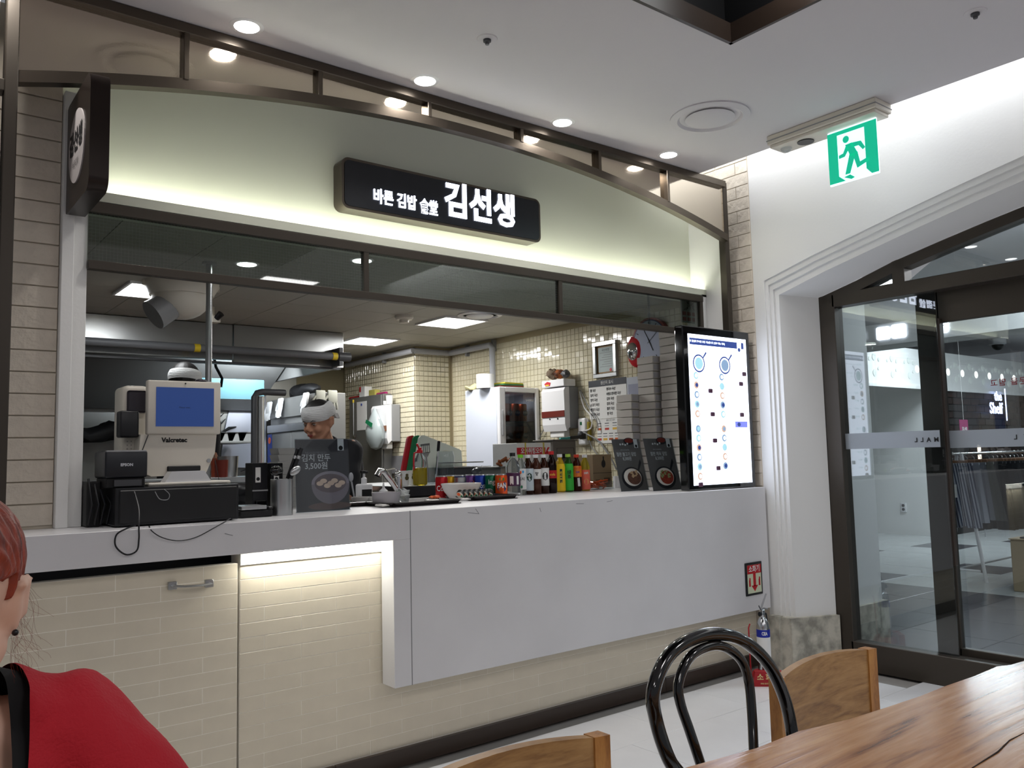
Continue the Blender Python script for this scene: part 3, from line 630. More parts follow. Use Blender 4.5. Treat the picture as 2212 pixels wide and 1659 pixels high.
# clothes rack
RZ = 1.185; RY = 3.62
t = thing('clothes_rack', 'white tubular clothes rack beyond the glass door', 'rack', (8.0, RY, 0))
b = B(); b.cyl((-.05, 0, RZ), (2.6, 0, RZ), .014, n=10); b.done('rail', 'chrome', t, True)
for x in (.16, 2.4):
    for s_ in (-.14, .14): B().cyl((x+.06, s_, 0), (x, s_*.15, RZ), .016, n=10).done('leg', 'white', t, True)
    B().cyl((x+.04, -.10, .10), (x+.04, .10, .10), .012, n=8).done('foot_bar', 'white', t, True)
B().cyl((.2, .12, .10), (2.4, .12, .10), .010, n=8).done('lower_bar', 'grey', t, True)
def stripe(name, c1, c2, sc):
    m = bpy.data.materials.new(name); m.use_nodes = True; nt = m.node_tree; n = nt.nodes; b = n['Principled BSDF']; b.inputs['Roughness'].default_value = .9
    tc = n.new('ShaderNodeTexCoord'); mp = n.new('ShaderNodeMapping'); mp.inputs['Rotation'].default_value = (.12, 0, 0)
    wv = n.new('ShaderNodeTexWave'); wv.bands_direction = 'Y'; wv.inputs['Scale'].default_value = sc; cr = n.new('ShaderNodeValToRGB'); cr.color_ramp.elements[0].position = .45; cr.color_ramp.elements[1].position = .55
    cr.color_ramp.elements[0].color = lin(c1); cr.color_ramp.elements[1].color = lin(c2)
    nt.links.new(tc.outputs['Object'], mp.inputs[0]); nt.links.new(mp.outputs[0], wv.inputs[0]); nt.links.new(wv.outputs[0], cr.inputs[0]); nt.links.new(cr.outputs[0], b.inputs['Base Color']); return m
st = stripe('blue_white_stripe', '3c465c', 'a9adb8', 14)
gar = [(st, .57, .25, .19, 'navy and white striped shorts, nearest on the clothes rail, with a paper tag'), (st, .60, .24, .18, 'navy and white striped shorts, second on the clothes rail'), (mat('pale_grey_cloth', '9a9ea8', .9), .56, .25, .18, 'pale grey shorts behind the striped shorts'), (mat('mid_grey_cloth', '83868e', .9), .54, .25, .18, 'mid grey shorts behind the pale grey shorts'), (mat('olive_grey_cloth', '62645f', .9), .56, .31, .18, 'olive grey shorts, the widest on the clothes rail')]
for i in range(12): gar.append((mat('charcoal_cloth', '2c3034', .9), .66, .30, .20, 'charcoal trousers, %s of the dark garments counted from the shorts' % ['first', 'second', 'third', 'fourth', 'fifth', 'sixth', 'seventh', 'eighth', 'ninth', 'tenth', 'eleventh', 'twelfth'][i]))
for i, (m_, L_, wb, wt, lb) in enumerate(gar):
    x = 8.02+.15*i if i < 5 else 8.80+.10*(i-5); yc = RY-.01*(i % 3)-.0*i
    yc = RY
    g = thing('shorts' if i < 5 else 'trousers', lb, 'clothes', (x, yc, RZ-.09), group=None if i < 5 else 'charcoal trousers on the rail', rot=(0, 0, random.uniform(-.15, .15)))
    b = B(); n = 8; top = [(wt*(2*k/n-1)*.55, 0) for k in range(n+1)]
    # two legs with soft folds: front and back sheets
    rows = 7; V = []
    for r_ in range(rows+1):
        f_ = r_/rows; hw = wt*.55+(wb*.62-wt*.55)*f_
        V.append([(.012*math.sin(k*1.9+i)*(.3+f_), hw*(2*k/12-1), -L_*f_) for k in range(13)])
    for s_ in (0.0, .02):
        vv = [[b.bm.verts.new((p[0]+s_, p[1], p[2])) for p in row] for row in V]
        for r_ in range(rows):
            for k in range(12):
                if r_ >= 3 and k in (5, 6) and (r_ > 3): continue
                b.bm.faces.new((vv[r_][k], vv[r_][k+1], vv[r_+1][k+1], vv[r_+1][k]))
    b.done('cloth', m_, g, True)
    B().box(-.004, .016, -wt*.6, wt*.6, -.02, .004, .003).done('waistband', m_, g)
    B().tube([(.005, 0, .0), (.005, 0, .05), (.005, .018, .07), (.005, .02, .092), (.005, 0, .108), (.005, -.016, .1)], .003, 6).done('hanger_hook', 'chrome', g, True)
    B().box(0, .01, -.13, .13, .006, .03, .003).done('hanger_bar', mat('hanger_wood', '8a6448', .6), g)
    if i == 0: B().box(-.025, -.018, -.03, .03, -.31, -.19).done('paper_tag', 'paper', g)
t = thing('display_box', 'plain beige display box at the right edge beyond the glass door', 'table', (8.3, 2.7, 0)); B().box(-.42, .42, -.45, .42, 0, .44, .006).done('box_body', mat('beige_board', 'a8977c', .7), t); B().box(-.43, .43, -.46, .43, .44, .452, .003).done('lid_board', mat('beige_board', 'a8977c', .7), t)
cl = B(); 
for k in range(3): B().box(-.30+.02*k, .2, -.30, .30-.03*k, 0, .012, .004).done('folded_cloth', mat('dark_navy_cloth', '2b3040', .9), None, loc=(8.2, 2.75, .4525+.0125*k)); tag(bpy.data.objects[-1] if False else COL.objects[-1], ('lowest', 'middle', 'top')[k]+' dark folded garment on the beige display box', 'clothes', 'folded garments')
cl.box(-.26, .26, -.24, .24, 0, .01); cl.bm.free()
g = B().sph((0, 0, 0), .22, (1, 1, .8), 12)
for v in g.bm.verts:
    v.co.z = max(v.co.z, -.0)+.01*math.sin(v.co.x*40+v.co.y*31)*(v.co.z > .01); v.co.x *= 1+.2*math.sin(v.co.y*15)
tag(g.done('draped_top', mat('pink_grey_cloth', 'b7a7ad', .9), None, True, loc=(8.25, 2.72, .492)), 'crumpled pink grey top heaped on the beige display box', 'clothes')
# ================================================================== COUNTER
ZT = 1.041
t = thing('counter', 'long white stepped service counter with a low front panel', 'counter', (0, 3.0, 0)); co = t
B().box(-.6, 1.80, 0, .10, .927, ZT, .0015).box(1.72, 1.80, 0, .10, .341, .9275, .0015).done('end_panel', 'counter', t)
B().box(1.802, 4.235, 0, .10, .341, ZT, .0015).done('front_panel', 'counter', t)
B().box(-.6, 4.235, .1005, .98, 1.0, ZT-.0005, .0015).done('worktop', 'counter', t)
B().box(-.6, 1.12, .40, .42, .3, 1.0).done('back_panel', 'dgrey', t)
B().box(1.13, 4.235, .90, .92, .1, 1.0).done('back_panel', 'dgrey', t)
B().box(1.20, 1.70, .045, .06, .920, .9265).done('led_tape', 'led', t, label='glowing warm white strip light')
for (x, z, l_, a) in ((1.05, 1.00, .03, .3), (2.12, 1.012, .06, .15), (2.14, 1.02, .03, .9), (2.5, 1.005, .02, 1.2), (2.75, 1.02, .05, .05), (2.95, 1.022, .04, -.1)):
    B().box(-l_/2, l_/2, -.0006, 0, -.001, .001).done('scuff_mark', mat('scuff_grey', '77787c', .8), t, loc=(x, -.0002, z), rot=(0, a, 0))
B().box(1.7998, 1.8022, -.0004, .01, .341, ZT).done('panel_joint', 'grey', t)
def SX(px, Y, py=1000): return U(px, py, 1, Y).x
def base(px, py, z=ZT): return U(px, py, 2, z)
# -------- cash drawer, printer, POS
x0, x1 = SX(250, 3.12, 1090), SX(517, 3.12, 1090)
t = thing('cash_drawer', 'wide matt black cash drawer under the printer and pos terminal', 'cash drawer', ((x0+x1)/2, 3.12, ZT)); hw = (x1-x0)/2
B().box(-hw, hw, .006, .38, .004, .135, .004, 2).done('casing', 'black', t); B().box(-hw+.012, hw-.008, 0, .006, .012, .127, .003).done('drawer_front', mat('drawer_black', '101114', .45), t)
for sx_ in (-1, 1):
    for y in (.03, .35): B().cyl((sx_*(hw-.03), y, 0), (sx_*(hw-.03), y, .004), .012, n=10).done('foot', 'blackm', t)
xl = SX(187, 3.22, 1090)
t = thing('cable_box', 'black power box in tangled cables left of the cash drawer', 'power box', ((xl+x0)/2-.008, 3.24, ZT)); hw2 = (x0-xl)/2-.012
B().box(-hw2, hw2, 0, .22, 0, .16, .006, 2).done('casing', 'blackm', t)
for k in range(5): B().tube([(-hw2+.02*k, -.02, .17-.02*k), (-hw2+.02*k+.01, -.035-.005*k, .08), (-hw2+.02*k, -.03, .01)], .004, 6).done('cable', 'black', t, True)
a, c = U(222, 975, 1, 3.2), U(312, 1058, 1, 3.2); pzb = ZT+.135
pw = (c.x-a.x)/2
t = thing('receipt_printer', 'black receipt printer on the left of the cash drawer', 'printer', ((a.x+c.x)/2, 3.16, pzb)); ph = a.z-pzb
B().box(-pw, pw, 0, .17, .035, ph, .008, 3).done('casing', mat('printer_black', '1c1e24', .35), t, True); B().box(-pw+.006, pw-.006, .01, .16, 0, .035, .003).done('lower_casing', 'blackm', t)
B().box(-pw+.004, pw-.004, .002, .02, ph-.004, ph+.002, .001).done('top_edge', 'grey', t, label='silver lit top edge'); text(t, 'EPSON', .0135, (.0, -.0012, ph*.62), m=mat('pale_print', 'c7c9cf', .6), bold=.0006)
B().box(-pw+.03, pw-.02, -.002, .004, .006, .028).done('port_panel', 'dgrey', t)
# POS terminal
a, c = U(316, 820, 1, 3.30), U(480, 938, 1, 3.30); cxp = (a.x+c.x)/2; bz = pzb
t = thing('pos_terminal', 'cream pos terminal with a blue screen standing on the cash drawer', 'computer', (cxp, 3.30, bz)); zt_, zb_ = a.z-bz, c.z-bz; hw = (c.x-a.x)/2-.006
B().box(-hw, hw, 0, .035, zb_, zt_, .006, 3).done('bezel', 'cream', t, True)
B().box(-hw+.030, hw-.028, -.002, .002, zb_+.030, zt_-.026).done('screen', mat('pos_screen', '1a2c55', .3, emit='2a4684', es=.55), t)
text(t, 'Please wait...', .009, (0, -.0026, (zt_+zb_)/2), m='ink')
B().cyl((-.0, -.001, zt_-.010), (0, -.0026, zt_-.010), .003, n=8).done('logo_dot', 'ink', t)
b = B(); b.prism([(-hw+.01, zb_), (hw-.012, zb_), (hw-.018, .12), (hw-.055, .035), (-hw+.02, .035), (-hw-.03, .06), (-hw-.02, zb_)], 'xz', .012, .20)
b.done('body', 'cream', t, True); text(t, 'Valcretec', .0245, (-.035, .0105, zb_-.022), m='ink', bold=.0011)
B().cyl((hw-.042, .011, .09), (hw-.042, .0085, .09), .008, n=16).done('lock', 'steel', t)
b = B(); b.box(-hw-.065, -hw+.03, .09, .24, .06, zt_-.015, .02, 4); b.done('rear_column', 'cream', t, True); B().box(-hw-.052, -hw+.02, .086, .092, zt_-.12, zt_-.035, .008, 2).done('column_window', mat('dark_purple_plastic', '2b2730', .4), t)
for r_ in range(9):
    for k in range(3): pass
b = B()
for r_ in range(10):
    for k in range(3): b.box(-hw-.05+.014*k, -hw-.046+.014*k, .0885, .0895, .07+.014*r_, .072+.014*r_)
b.done('vent_slots', 'dgrey', t, kind='stuff')
B().prism([(-.085, .012), (.085, .012), (.06, .052), (-.06, .052)], 'xz', -.05, .012).done('front_tray', 'white', t); B().box(-.062, .062, .002, .011, .052, .072, .003).done('tray_slot', 'blackm', t)
B().box(-hw-.01, hw+.02, -.06, .18, 0, .012, .004).done('base_plate', 'cream', t)
B().tube([(hw+.03, .10, .005), (hw-.02, .02, .12), (hw-.035, .012, .035)], .0012, 5).done('edge_wire', 'black', t)
B().tube([(-hw+.005, .005, zb_-.002), (-hw-.03, .003, zb_-.10)], .002, 5).done('stylus', 'black', t)
a = U(262, 918, 1, 3.40)
B().box(-.034, .034, -.03, .03, -.05, .05, .008, 3).done('side_speaker', 'black', t, True, label='small black side box', loc=(a.x+.012-cxp, .055, a.z-bz))
B().sph((.065, .02, zt_+.002), .018, (1.3, 1, .6), 10).done('webcam_dome', mat('dark_purple_plastic', '2b2730', .4), t, True)
# cables hanging over the counter front
def cable(pts, lb, r=.0028, m='black'):
    P = [Vector(p) for p in pts]; o = P[0].copy(); out = []
    for i in range(len(P)-1):
        p0, p1, p2, p3 = P[max(i-1, 0)], P[i], P[i+1], P[min(i+2, len(P)-1)]
        for k in range(6):
            s_ = k/6; out.append(.5*((2*p1)+(-p0+p2)*s_+(2*p0-5*p1+4*p2-p3)*s_*s_+(-p0+3*p1-3*p2+p3)*s_**3)-o)
    out.append(P[-1]-o)
    return tag(B().tube(out, r, 6).done('cable', m, None, True, loc=o), lb, 'cable')
def V_(px, py, Y): return U(px, py, 1, Y)
cable([V_(290, 1062, 3.105), V_(300, 1100, 3.04), V_(300, 1140, 2.99), V_(300, 1165, 2.985), V_(295, 1190, 2.985), V_(272, 1198, 2.985), V_(250, 1180, 2.985), V_(252, 1155, 2.985), V_(275, 1141, 2.99), V_(292, 1135, 3.06)], 'flat black cable looping down over the counter front')
cable([V_(322, 1136, 3.06), V_(328, 1147, 2.99), V_(350, 1161, 2.985), V_(385, 1168, 2.985), V_(425, 1160, 2.985), V_(470, 1136, 2.985), V_(498, 1120, 3.03)], 'thin black cable sagging in a wide curve on the counter front', .002)
cable([V_(335, 1062, 3.11), V_(345, 1078, 3.10), V_(362, 1079, 3.10), V_(366, 1068, 3.10), V_(355, 1057, 3.11)], 'small blue grey wire loop on the cash drawer', .0013, 'grey')
# card terminal tray
x0, x1 = SX(519, 3.2, 1100), SX(590, 3.2, 1100)
t = thing('card_terminal', 'flat black and silver card terminal between drawer and steel canister', 'card terminal', ((x0+x1)/2, 3.2, ZT)); hw = (x1-x0)/2
B().box(-hw, hw, 0, .16, 0, .028, .006, 2).done('body', 'blackm', t); B().box(-hw+.004, hw-.025, -.001, .12, .030, .046, .004, 2).done('upper_deck', 'steel', t); B().box(hw-.02, hw-.002, -.002, .05, .028, .04, .003).done('side_grip', 'black', t)
# black acrylic sachet holders
for (pa, pb, lb) in ((546, 578, 'black acrylic dispenser with a white label strip, left of the pair'), (586, 611, 'black acrylic dispenser with a white label strip, right of the pair')):
    a, c = U(pa, 1000, 1, 3.55), U(pb, 1065, 1, 3.55); hw = (c.x-a.x)/2
    t = thing('sachet_dispenser', lb, 'dispenser', ((a.x+c.x)/2, 3.55, ZT)); H_ = a.z-ZT
    B().box(-hw, hw, 0, .09, 0, H_, .002).done('box_body', 'black', t); B().box(-hw+.012, -hw+.035, -.001, 0, H_-.085, H_-.02).done('label_strip', 'paper', t)
    B().cyl((-hw+.0235, -.0018, H_-.07), (-hw+.0235, -.001, H_-.07), .008, n=14).done('label_dot', 'ink', t); B().box(-hw-.001, hw+.001, -.002, .004, H_*.42, H_*.45).done('edge_strip', 'grey', t)
    B().box(-hw+.008, hw-.008, -.012, .0, .012, .05, .004).done('slot_lip', 'gloss', t)
# steel canister with spoons and chopsticks
a, c = U(591, 1036, 1, 3.235), U(638, 1110, 1, 3.235); r_ = (c.x-a.x)/2-.002
t = thing('cutlery_canister', 'tall brushed steel canister at the counter edge holding utensils', 'canister', ((a.x+c.x)/2-.008, 3.245, ZT)); H_ = a.z-ZT; cc = t.location.copy()
B().lathe([(0, 0), (r_, 0), (r_, .004), (r_, H_), (r_-.002, H_+.001), (r_-.003, H_-.004), (r_-.003, .004), (0, .004)], 32).done('wall', 'steel', t, True)
for i, (dx, dy, lx, ly, L_, kind, lb) in enumerate(((-.024, .006, .062, -.004, .17, 'tongs', 'black handled tongs leaning right in the steel canister'), (-.016, -.008, .066, -.002, .175, 'tongs', 'second black handled tongs leaning furthest right in the canister'), (-.010, .0, -.012, .0, .17, 'ladle', 'dark round ladle head resting at the canister rim'), (.010, -.008, .022, -.012, .17, 'spoon', 'bright steel spoon at the right rim of the canister'))):
    d = Vector((lx, ly, L_)).normalized(); q = thing(kind, lb, kind, (cc.x+dx, cc.y+dy, ZT+.01))
    top = d*(H_+L_*.75)
    if kind == 'tongs':
        B().cyl((0, 0, 0), d*(H_+.02), .004, n=8).done('shaft', 'steel', q, True); B().tube([d*(H_+.0), d*(H_+.06), top], .0075, 8, flat=.6).done('handle', 'black', q, True); B().cyl(d*(H_+.085), d*(H_+.098), .0085, n=10).done('silver_band', 'steel', q, True)
    else:
        B().cyl((0, 0, 0), d*(H_-.01), .003, n=8).done('handle', 'steel', q, True)
        p = d*(H_+.02); m_ = 'gloss' if kind == 'ladle' else 'steel'
        B().sph((p.x-(.008 if kind == 'ladle' else -.01), p.y-.02, p.z+.005), .026 if kind == 'ladle' else .019, (1.05, .5, .8) if kind == 'ladle' else (1.4, .45, .8), 12, (0, .0 if kind == 'ladle' else -.6, 0)).done('bowl', m_, q, True)
# -------- poster stands
def poster(px0, py0, px1, py1, Y, lb, rz=0.0, tilt=-.12, dark='4b484c'):
    a, c = U(px0, py0, 1, Y), U(px1, py1, 1, Y); W_ = c.x-a.x; H_ = (a.z-c.z)/math.cos(tilt)
    t = thing('menu_stand', lb, 'menu stand', ((a.x+c.x)/2, Y, ZT), rot=(tilt, 0, rz))
    B().box(-W_/2, W_/2, .0012, .003, .002, H_, .0008).done('print_sheet', mat('poster_'+dark, dark, .55, var=.25, vscale=5), t)
    B().box(-W_/2-.003, W_/2+.003, -.0015, 0.0, 0, H_+.003).done('acrylic_front', 'acryl', t)
    b = B(); b.box(-W_/2-.003, W_/2+.003, -.002, .004, -.0, .003).box(-W_/2-.003, W_/2+.003, .0, .10, -.003, .0); b.xf(Matrix.Rotation(0, 4, 'X')); b.done('acrylic_foot', 'acryl', t)
    return t, W_, H_
def disc(t, x, z, rx, rz_, m, name='print_shape', d=-.0, y=.0010, n=24):
    B().prism([(x+rx*math.cos(2*PI*k/n), z+rz_*math.sin(2*PI*k/n)) for k in range(n)], 'xz', y-.0004+d, y+d).done(name, m, t)
pap = 'paper'
t, W_, H_ = poster(641, 954, 756, 1106, 3.315, 'dark dumpling menu card in a clear stand beside the steel canister', dark='3e3b40', tilt=-.06)
text(t, '김치 만두\n3,500원', .034, (-.028, .0008, H_*.68), m=pap, bold=.0003); text(t, '바른 고기 만두 바른 김치 만두\n바른 김밥 메뉴 김치 손만두', .008, (-.028, .0008, H_*.80), m='grey')
B().box(W_*.30, W_*.42, .0006, .0010, H_*.84, H_).done('ribbon_print', pap, t); disc(t, W_*.36, H_*.875, .010, .010, 'ink', y=.0005)
bw = mat('print_bowl', '8d7f86', .5); disc(t, .035, .118, .088, .052, mat('print_bowl_rim', 'a598a0', .5)); B().prism([(.035+.088*math.cos(PI+PI*k/16), .115+.085*math.sin(PI+PI*k/16)) for k in range(17)], 'xz', .0001, .0006).done('print_shape', bw, t)
disc(t, .035, .118, .074, .040, mat('print_bowl_in', '5f5458', .5), y=-.0001)
for k in range(7): disc(t, -.015+.017*k, .118+.012*math.sin(k*2.1), .016, .010, mat('print_dumpling', 'c9b3a0', .5), y=-.0006, n=12)
disc(t, .03, .022, .10, .016, mat('print_mat', '6b5148', .6), y=.0011)
for i, (pa, pb, lb, top) in enumerate(((1339, 1402, 'menu card with a bulgogi rice skillet, left one beside the menu screen', 'b89a76'), (1408, 1474, 'menu card with a spicy pork rice skillet, right one touching the menu screen', 'a4402c'))):
    t, W_, H_ = poster(pa, 951, pb, 1061, 3.40-.14*i, lb, dark='77726e', tilt=-.22)
    if i == 0: lns = '철판 불고기 덮밥\n8,300원'
    else: lns = '철판 제육 덮밥\n8,300원'
    text(t, lns, .026, (-.015, .0008, H_*.66), m=pap, bold=.0002, sx=.9); text(t, '바른 고기 김치 철판 메뉴', .007, (-.02, .0008, H_*.79), m=pap)
    pan = mat('print_pan', '26262a', .5); disc(t, .0, .075, .088, .066, pan); B().prism([(.05, .12), (.062, .115), (.095, .165), (.088, .185), (.078, .17)], 'xz', .0002, .0008).done('print_shape', pan, t)
    disc(t, 0, .08, .072, .052, mat('print_rice', 'ddd6cc', .5), y=.0001); disc(t, .012, .076, .056, .040, mat('print_meat%d' % i, '6b4434' if i == 0 else 'a23a26', .6, var=.5, vscale=90), y=-.0004)
    rr = random.Random(i)
    for k in range(16): disc(t, .0+rr.uniform(-.035, .045), .095+rr.uniform(-.018, .022), .008, .005, mat('print_top%d' % i, 'c9ab84' if i == 0 else '8fa06a', .6), y=-.0009, n=8)
    B().box(W_*.28, W_*.42, .0006, .0010, H_*.83, H_).done('ribbon_print', pap, t); disc(t, W_*.35, H_*.865, .009, .009, 'ink', y=.0005)
    disc(t, W_*.12, H_*.96, .045, .022, pan, y=.0012); disc(t, W_*.12, H_*.97, .036, .014, mat('print_meat1b', '8a2f22', .6), y=.0009)
    for k in range(4): disc(t, -.05+.02*k, H_*.9+.01*math.sin(k*3), .007, .006, pap, y=.0008, n=8)
# -------- digital menu board
scr = mat('menu_screen_light', 'ffffff', .3, emit='dfe9ff', es=3.0)
x0, x1 = 3.600, 4.205
t = thing('menu_screen', 'tall bright digital menu board in a black frame on the counter end', 'screen', ((x0+x1)/2, 3.04, ZT+.004)); hw = (x1-x0)/2; H_ = .922
B().box(-hw, hw, .0, .06, 0, H_, .006, 2).done('casing', 'gloss', t); B().box(-hw+.042, hw-.035, -.0012, 0, .026, H_-.046).done('display', scr, t)
W2 = hw-.04; cx_ = .003; zt_ = H_-.046; nb = mat('screen_navy', '28386c', .4, emit='2b3f80', es=1.1); lb_ = mat('screen_pale_blue', 'bfe0e6', .4, emit='8fc8d8', es=.9); gy_ = mat('screen_maroon', '4a3040', .4, emit='3a2533', es=.8); pb_ = mat('screen_violet', '6a70c0', .4, emit='6f78d0', es=1.2); bl_ = mat('screen_dish', '8fa9c0', .4, emit='7f9cc0', es=.8); tn_ = mat('screen_dish_warm', 'd0b8a8', .4, emit='d0a890', es=.85)
B().box(cx_-W2+.012, cx_+W2-.085, -.0018, -.0012, zt_-.060, zt_-.022).done('title_bar', nb, t); B().box(cx_+W2-.045, cx_+W2-.022, -.0018, -.0012, zt_-.060, zt_-.022).done('title_bar', nb, t)
text(t, '미리 말씀해 주시면 포장 가능합니다 (일부 메뉴 제외)', .015, (cx_-.10, -.0022, zt_-.041), m=scr, bold=.0001); text(t, '철판덮밥', .016, (cx_-W2+.06, -.0016, zt_-.088), m=lb_)
disc(t, cx_+W2-.066, zt_-.066, .012, .012, nb, y=-.0014); B().box(cx_-W2+.1, cx_+W2-.02, -.0016, -.0012, zt_-.089, zt_-.0875).done('rule_line', lb_, t)
for k, xx in enumerate((cx_-W2+.085, cx_+.055)):
    zz = zt_-.165; disc(t, xx, zz, .052, .052, nb, y=-.0014); disc(t, xx, zz, .043, .043, scr, y=-.0019); disc(t, xx, zz, .034, .034, lb_ if k == 0 else bl_, y=-.0023)
    B().prism([(xx+.034, zz+.036), (xx+.040, zz+.030), (xx+.072, zz+.062), (xx+.064, zz+.070)], 'xz', -.0019, -.0014).done('pan_handle', nb, t)
    text(t, ('철판 제육 덮밥', '철판 불고기 덮밥')[k], .013, (xx+.11, -.0016, zz+.014), m=lb_); text(t, '8,300', .011, (xx+.085, -.0016, zz-.008), m=lb_)
L_items = ['바른 김밥', '김치 만두', '철판 만두', '고기 만두', '김치 메뉴', '치즈 김밥', '제육 김밥', '참치 김밥', '불고기 김밥', '바른 고기', '메뉴 김밥']; R_items = ['김치 덮밥', '제육 국수', '고기 국수', '김치 국수', '불고기 국수', '제육 김밥', '불고기 김밥', '철판 김밥', '치즈 김밥', '참치 김밥']
zr = [zt_-.235-.054*k for k in range(5)]+[zt_-.535-.053*k for k in range(6)]
for k, z in enumerate(zr):
    for c_, xx in ((0, cx_-W2+.055), (1, cx_+.02)):
        items = L_items if c_ == 0 else R_items
        if k >= len(items): continue
        disc(t, xx, z, .021, .021, (lb_, bl_, tn_)[(k*2+c_) % 3], 'dish_icon', y=-.0014, n=14); disc(t, xx+.003, z, .012, .012, (bl_, nb, lb_)[(k+c_) % 3] if k % 2 else scr, 'dish_icon', y=-.0019, n=10)
        text(t, items[k], .013, (xx+.07, -.0016, z+.004), m=lb_, bold=.0002); text(t, '%d,%d00' % (3+(k*7) % 4, (k*3) % 9+1), .010, (xx+.165, -.0016, z), m=lb_)
for xx, z in ((.235, .655), (.20, .595), (-.085, .545), (-.075, .412), (.195, .412), (-.065, .262), (-.045, .105), (-.205, .018)): B().box(xx-.017, xx+.017, -.0026, -.0020, z+.0, z+.024, .004).done('sold_out_tag', gy_, t)
B().box(.13, .245, -.0022, -.0012, .350, .385).done('banner', pb_, t); disc(t, .165, .367, .015, .012, nb, y=-.0024)
# -------- trays and dishes
def tray(px, Y, L_, W_, lb, rz=0):
    x = SX(px, Y, 1085); t = thing('serving_tray', lb, 'tray', (x, Y, ZT), rz)
    B().box(-L_/2+.01, L_/2-.01, -W_/2+.01, W_/2-.01, 0, .004, .003).done('tray_floor', 'tray', t)
    o_ = rrect(L_, W_, .03); i_ = rrect(L_-.034, W_-.034, .02); b = B(); vo = [b.bm.verts.new((p[0], p[1], .020)) for p in o_]; vi = [b.bm.verts.new((p[0], p[1], .003)) for p in i_]; vm = [b.bm.verts.new((p[0]*.975, p[1]*.97, .0205)) for p in o_]; vb = [b.bm.verts.new((p[0]*.99, p[1]*.99, .001)) for p in i_]
    n = len(o_)
    for k in range(n):
        j = (k+1) % n; b.bm.faces.new((vo[k], vo[j], vm[j], vm[k])); b.bm.faces.new((vm[k], vm[j], vi[j], vi[k])); b.bm.faces.new((vo[j], vo[k], vb[k], vb[j]))
    b.done('tray_rim', 'tray', t, True); return t
tA = tray(893, 3.40, .40, .27, 'dark brown tray nearest the counter edge, with bowls and a wrapper', .04)
tB = tray(1040, 3.52, .30, .28, 'dark brown tray with sliced seaweed rolls on a long white plate', -.03)
tC = tray(748, 3.60, .24, .22, 'dark brown tray behind the dumpling menu card')
def lobj(name, prof, lb, cat, x, y, z, m='ceramic', n=28, group=None):
    return tag(B().lathe(prof, n).done(name, m, None, True, loc=(x, y, z)), lb, cat, group)
def bowlp(r, h): return [(0, 0), (r*.55, 0), (r*.6, .004), (r*.85, h*.5), (r, h), (r-.003, h+.001), (r*.8, h*.5), (r*.5, .008), (0, .006)]
zt2 = ZT+.0045
lobj('bowl', bowlp(.106, .078), 'large flared white bowl behind the sliced seaweed rolls', 'bowl', SX(995, 3.58, 1055), 3.575, zt2)
lobj('bowl', [(0, 0), (.045, 0), (.062, .012), (.068, .058), (.064, .058), (.058, .014), (0, .008)], 'grey white rice bowl on the front tray', 'bowl', SX(832, 3.45, 1065), 3.44, zt2, mat('grey_ceramic', 'a9a6ab', .3))
lobj('bowl', [(0, 0), (.040, 0), (.044, .034), (.040, .034), (.037, .006), (0, .006)], 'small straight sided white dish, leftmost by the menu card', 'bowl', SX(778, 3.62, 1065), 3.62, zt2)
lobj('bowl', [(0, 0), (.034, 0), (.040, .030), (.036, .030), (.032, .006), (0, .006)], 'small white dish between the two larger bowls', 'bowl', SX(806, 3.56, 1072), 3.62, zt2)
def plate(px, Y, L_, W_, lb, z, m='ceramic', tl=0):
    b = B(); b.box(-L_/2, L_/2, -W_/2, W_/2, .0, .010, .006, 2); b.box(-L_/2+.014, L_/2-.014, -W_/2+.012, W_/2-.012, .0095, .011, .001)
    return tag(b.done('plate', m, None, True, loc=(SX(px, Y, 1078), Y, z), rot=(0, tl, 0)), lb, 'plate')
plate(838, 3.335, .10, .07, 'small white plate with a red crumb at the tray front', zt2)
plate(938, 3.50, .075, .07, 'small white plate holding red kimchi', zt2)
gpx = SX(1030, 3.455, 1072); plate(1030, 3.455, .27, .085, 'long white plate carrying the seaweed rolls', zt2)
ki = B(); rr = random.Random(3)
for k in range(16): ki.box(-.01+rr.uniform(-.02, .02), .008+rr.uniform(-.02, .02), rr.uniform(-.02, 0), rr.uniform(.004, .02), rr.uniform(0, .006), rr.uniform(.008, .016), .002)
tag(ki.done('kimchi', mat('kimchi_red', 'b23a18', .35, var=.3, vscale=60, vcol='d8702a'), None, loc=(SX(938, 3.50, 1078), 3.50, zt2+.011)), 'heap of red kimchi on the small white plate', 'food', kind='stuff')
for k in range(7):
    x = gpx-.10+.030*k
    g = thing('seaweed_roll', ('leaning cut seaweed roll, %s on the long plate' % ('leftmost', 'second from left', 'third from left', 'middle', 'third from right', 'second from right', 'rightmost')[k]), 'food', (x, 3.455, zt2+.030 if k < 6 else zt2+.030), rot=(0, -.62 if k < 6 else -1.0, .5), group='cut seaweed rolls on the long plate')
    B().cyl((-.009, 0, 0), (.009, 0, 0), .020, n=20).done('seaweed_wrap', mat('seaweed_black', '0e1210', .35), g, True); B().cyl((.0088, 0, 0), (.0105, 0, 0), .0185, n=18).cyl((-.0105, 0, 0), (-.0088, 0, 0), .0185, n=18).done('rice', mat('rice_white', 'dcd8cc', .6), g)
    B().cyl((.0104, .003, .004), (.0114, .003, .004), .009, n=8).cyl((-.0114, .003, .006), (-.0104, .003, .006), .010, n=8).done('carrot_filling', 'orange', g); B().cyl((.0104, -.009, -.006), (.0113, -.009, -.006), .006, n=8).cyl((-.0113, -.009, -.006), (-.0104, -.009, -.006), .006, n=8).done('green_filling', 'green', g)
sc_ = B()
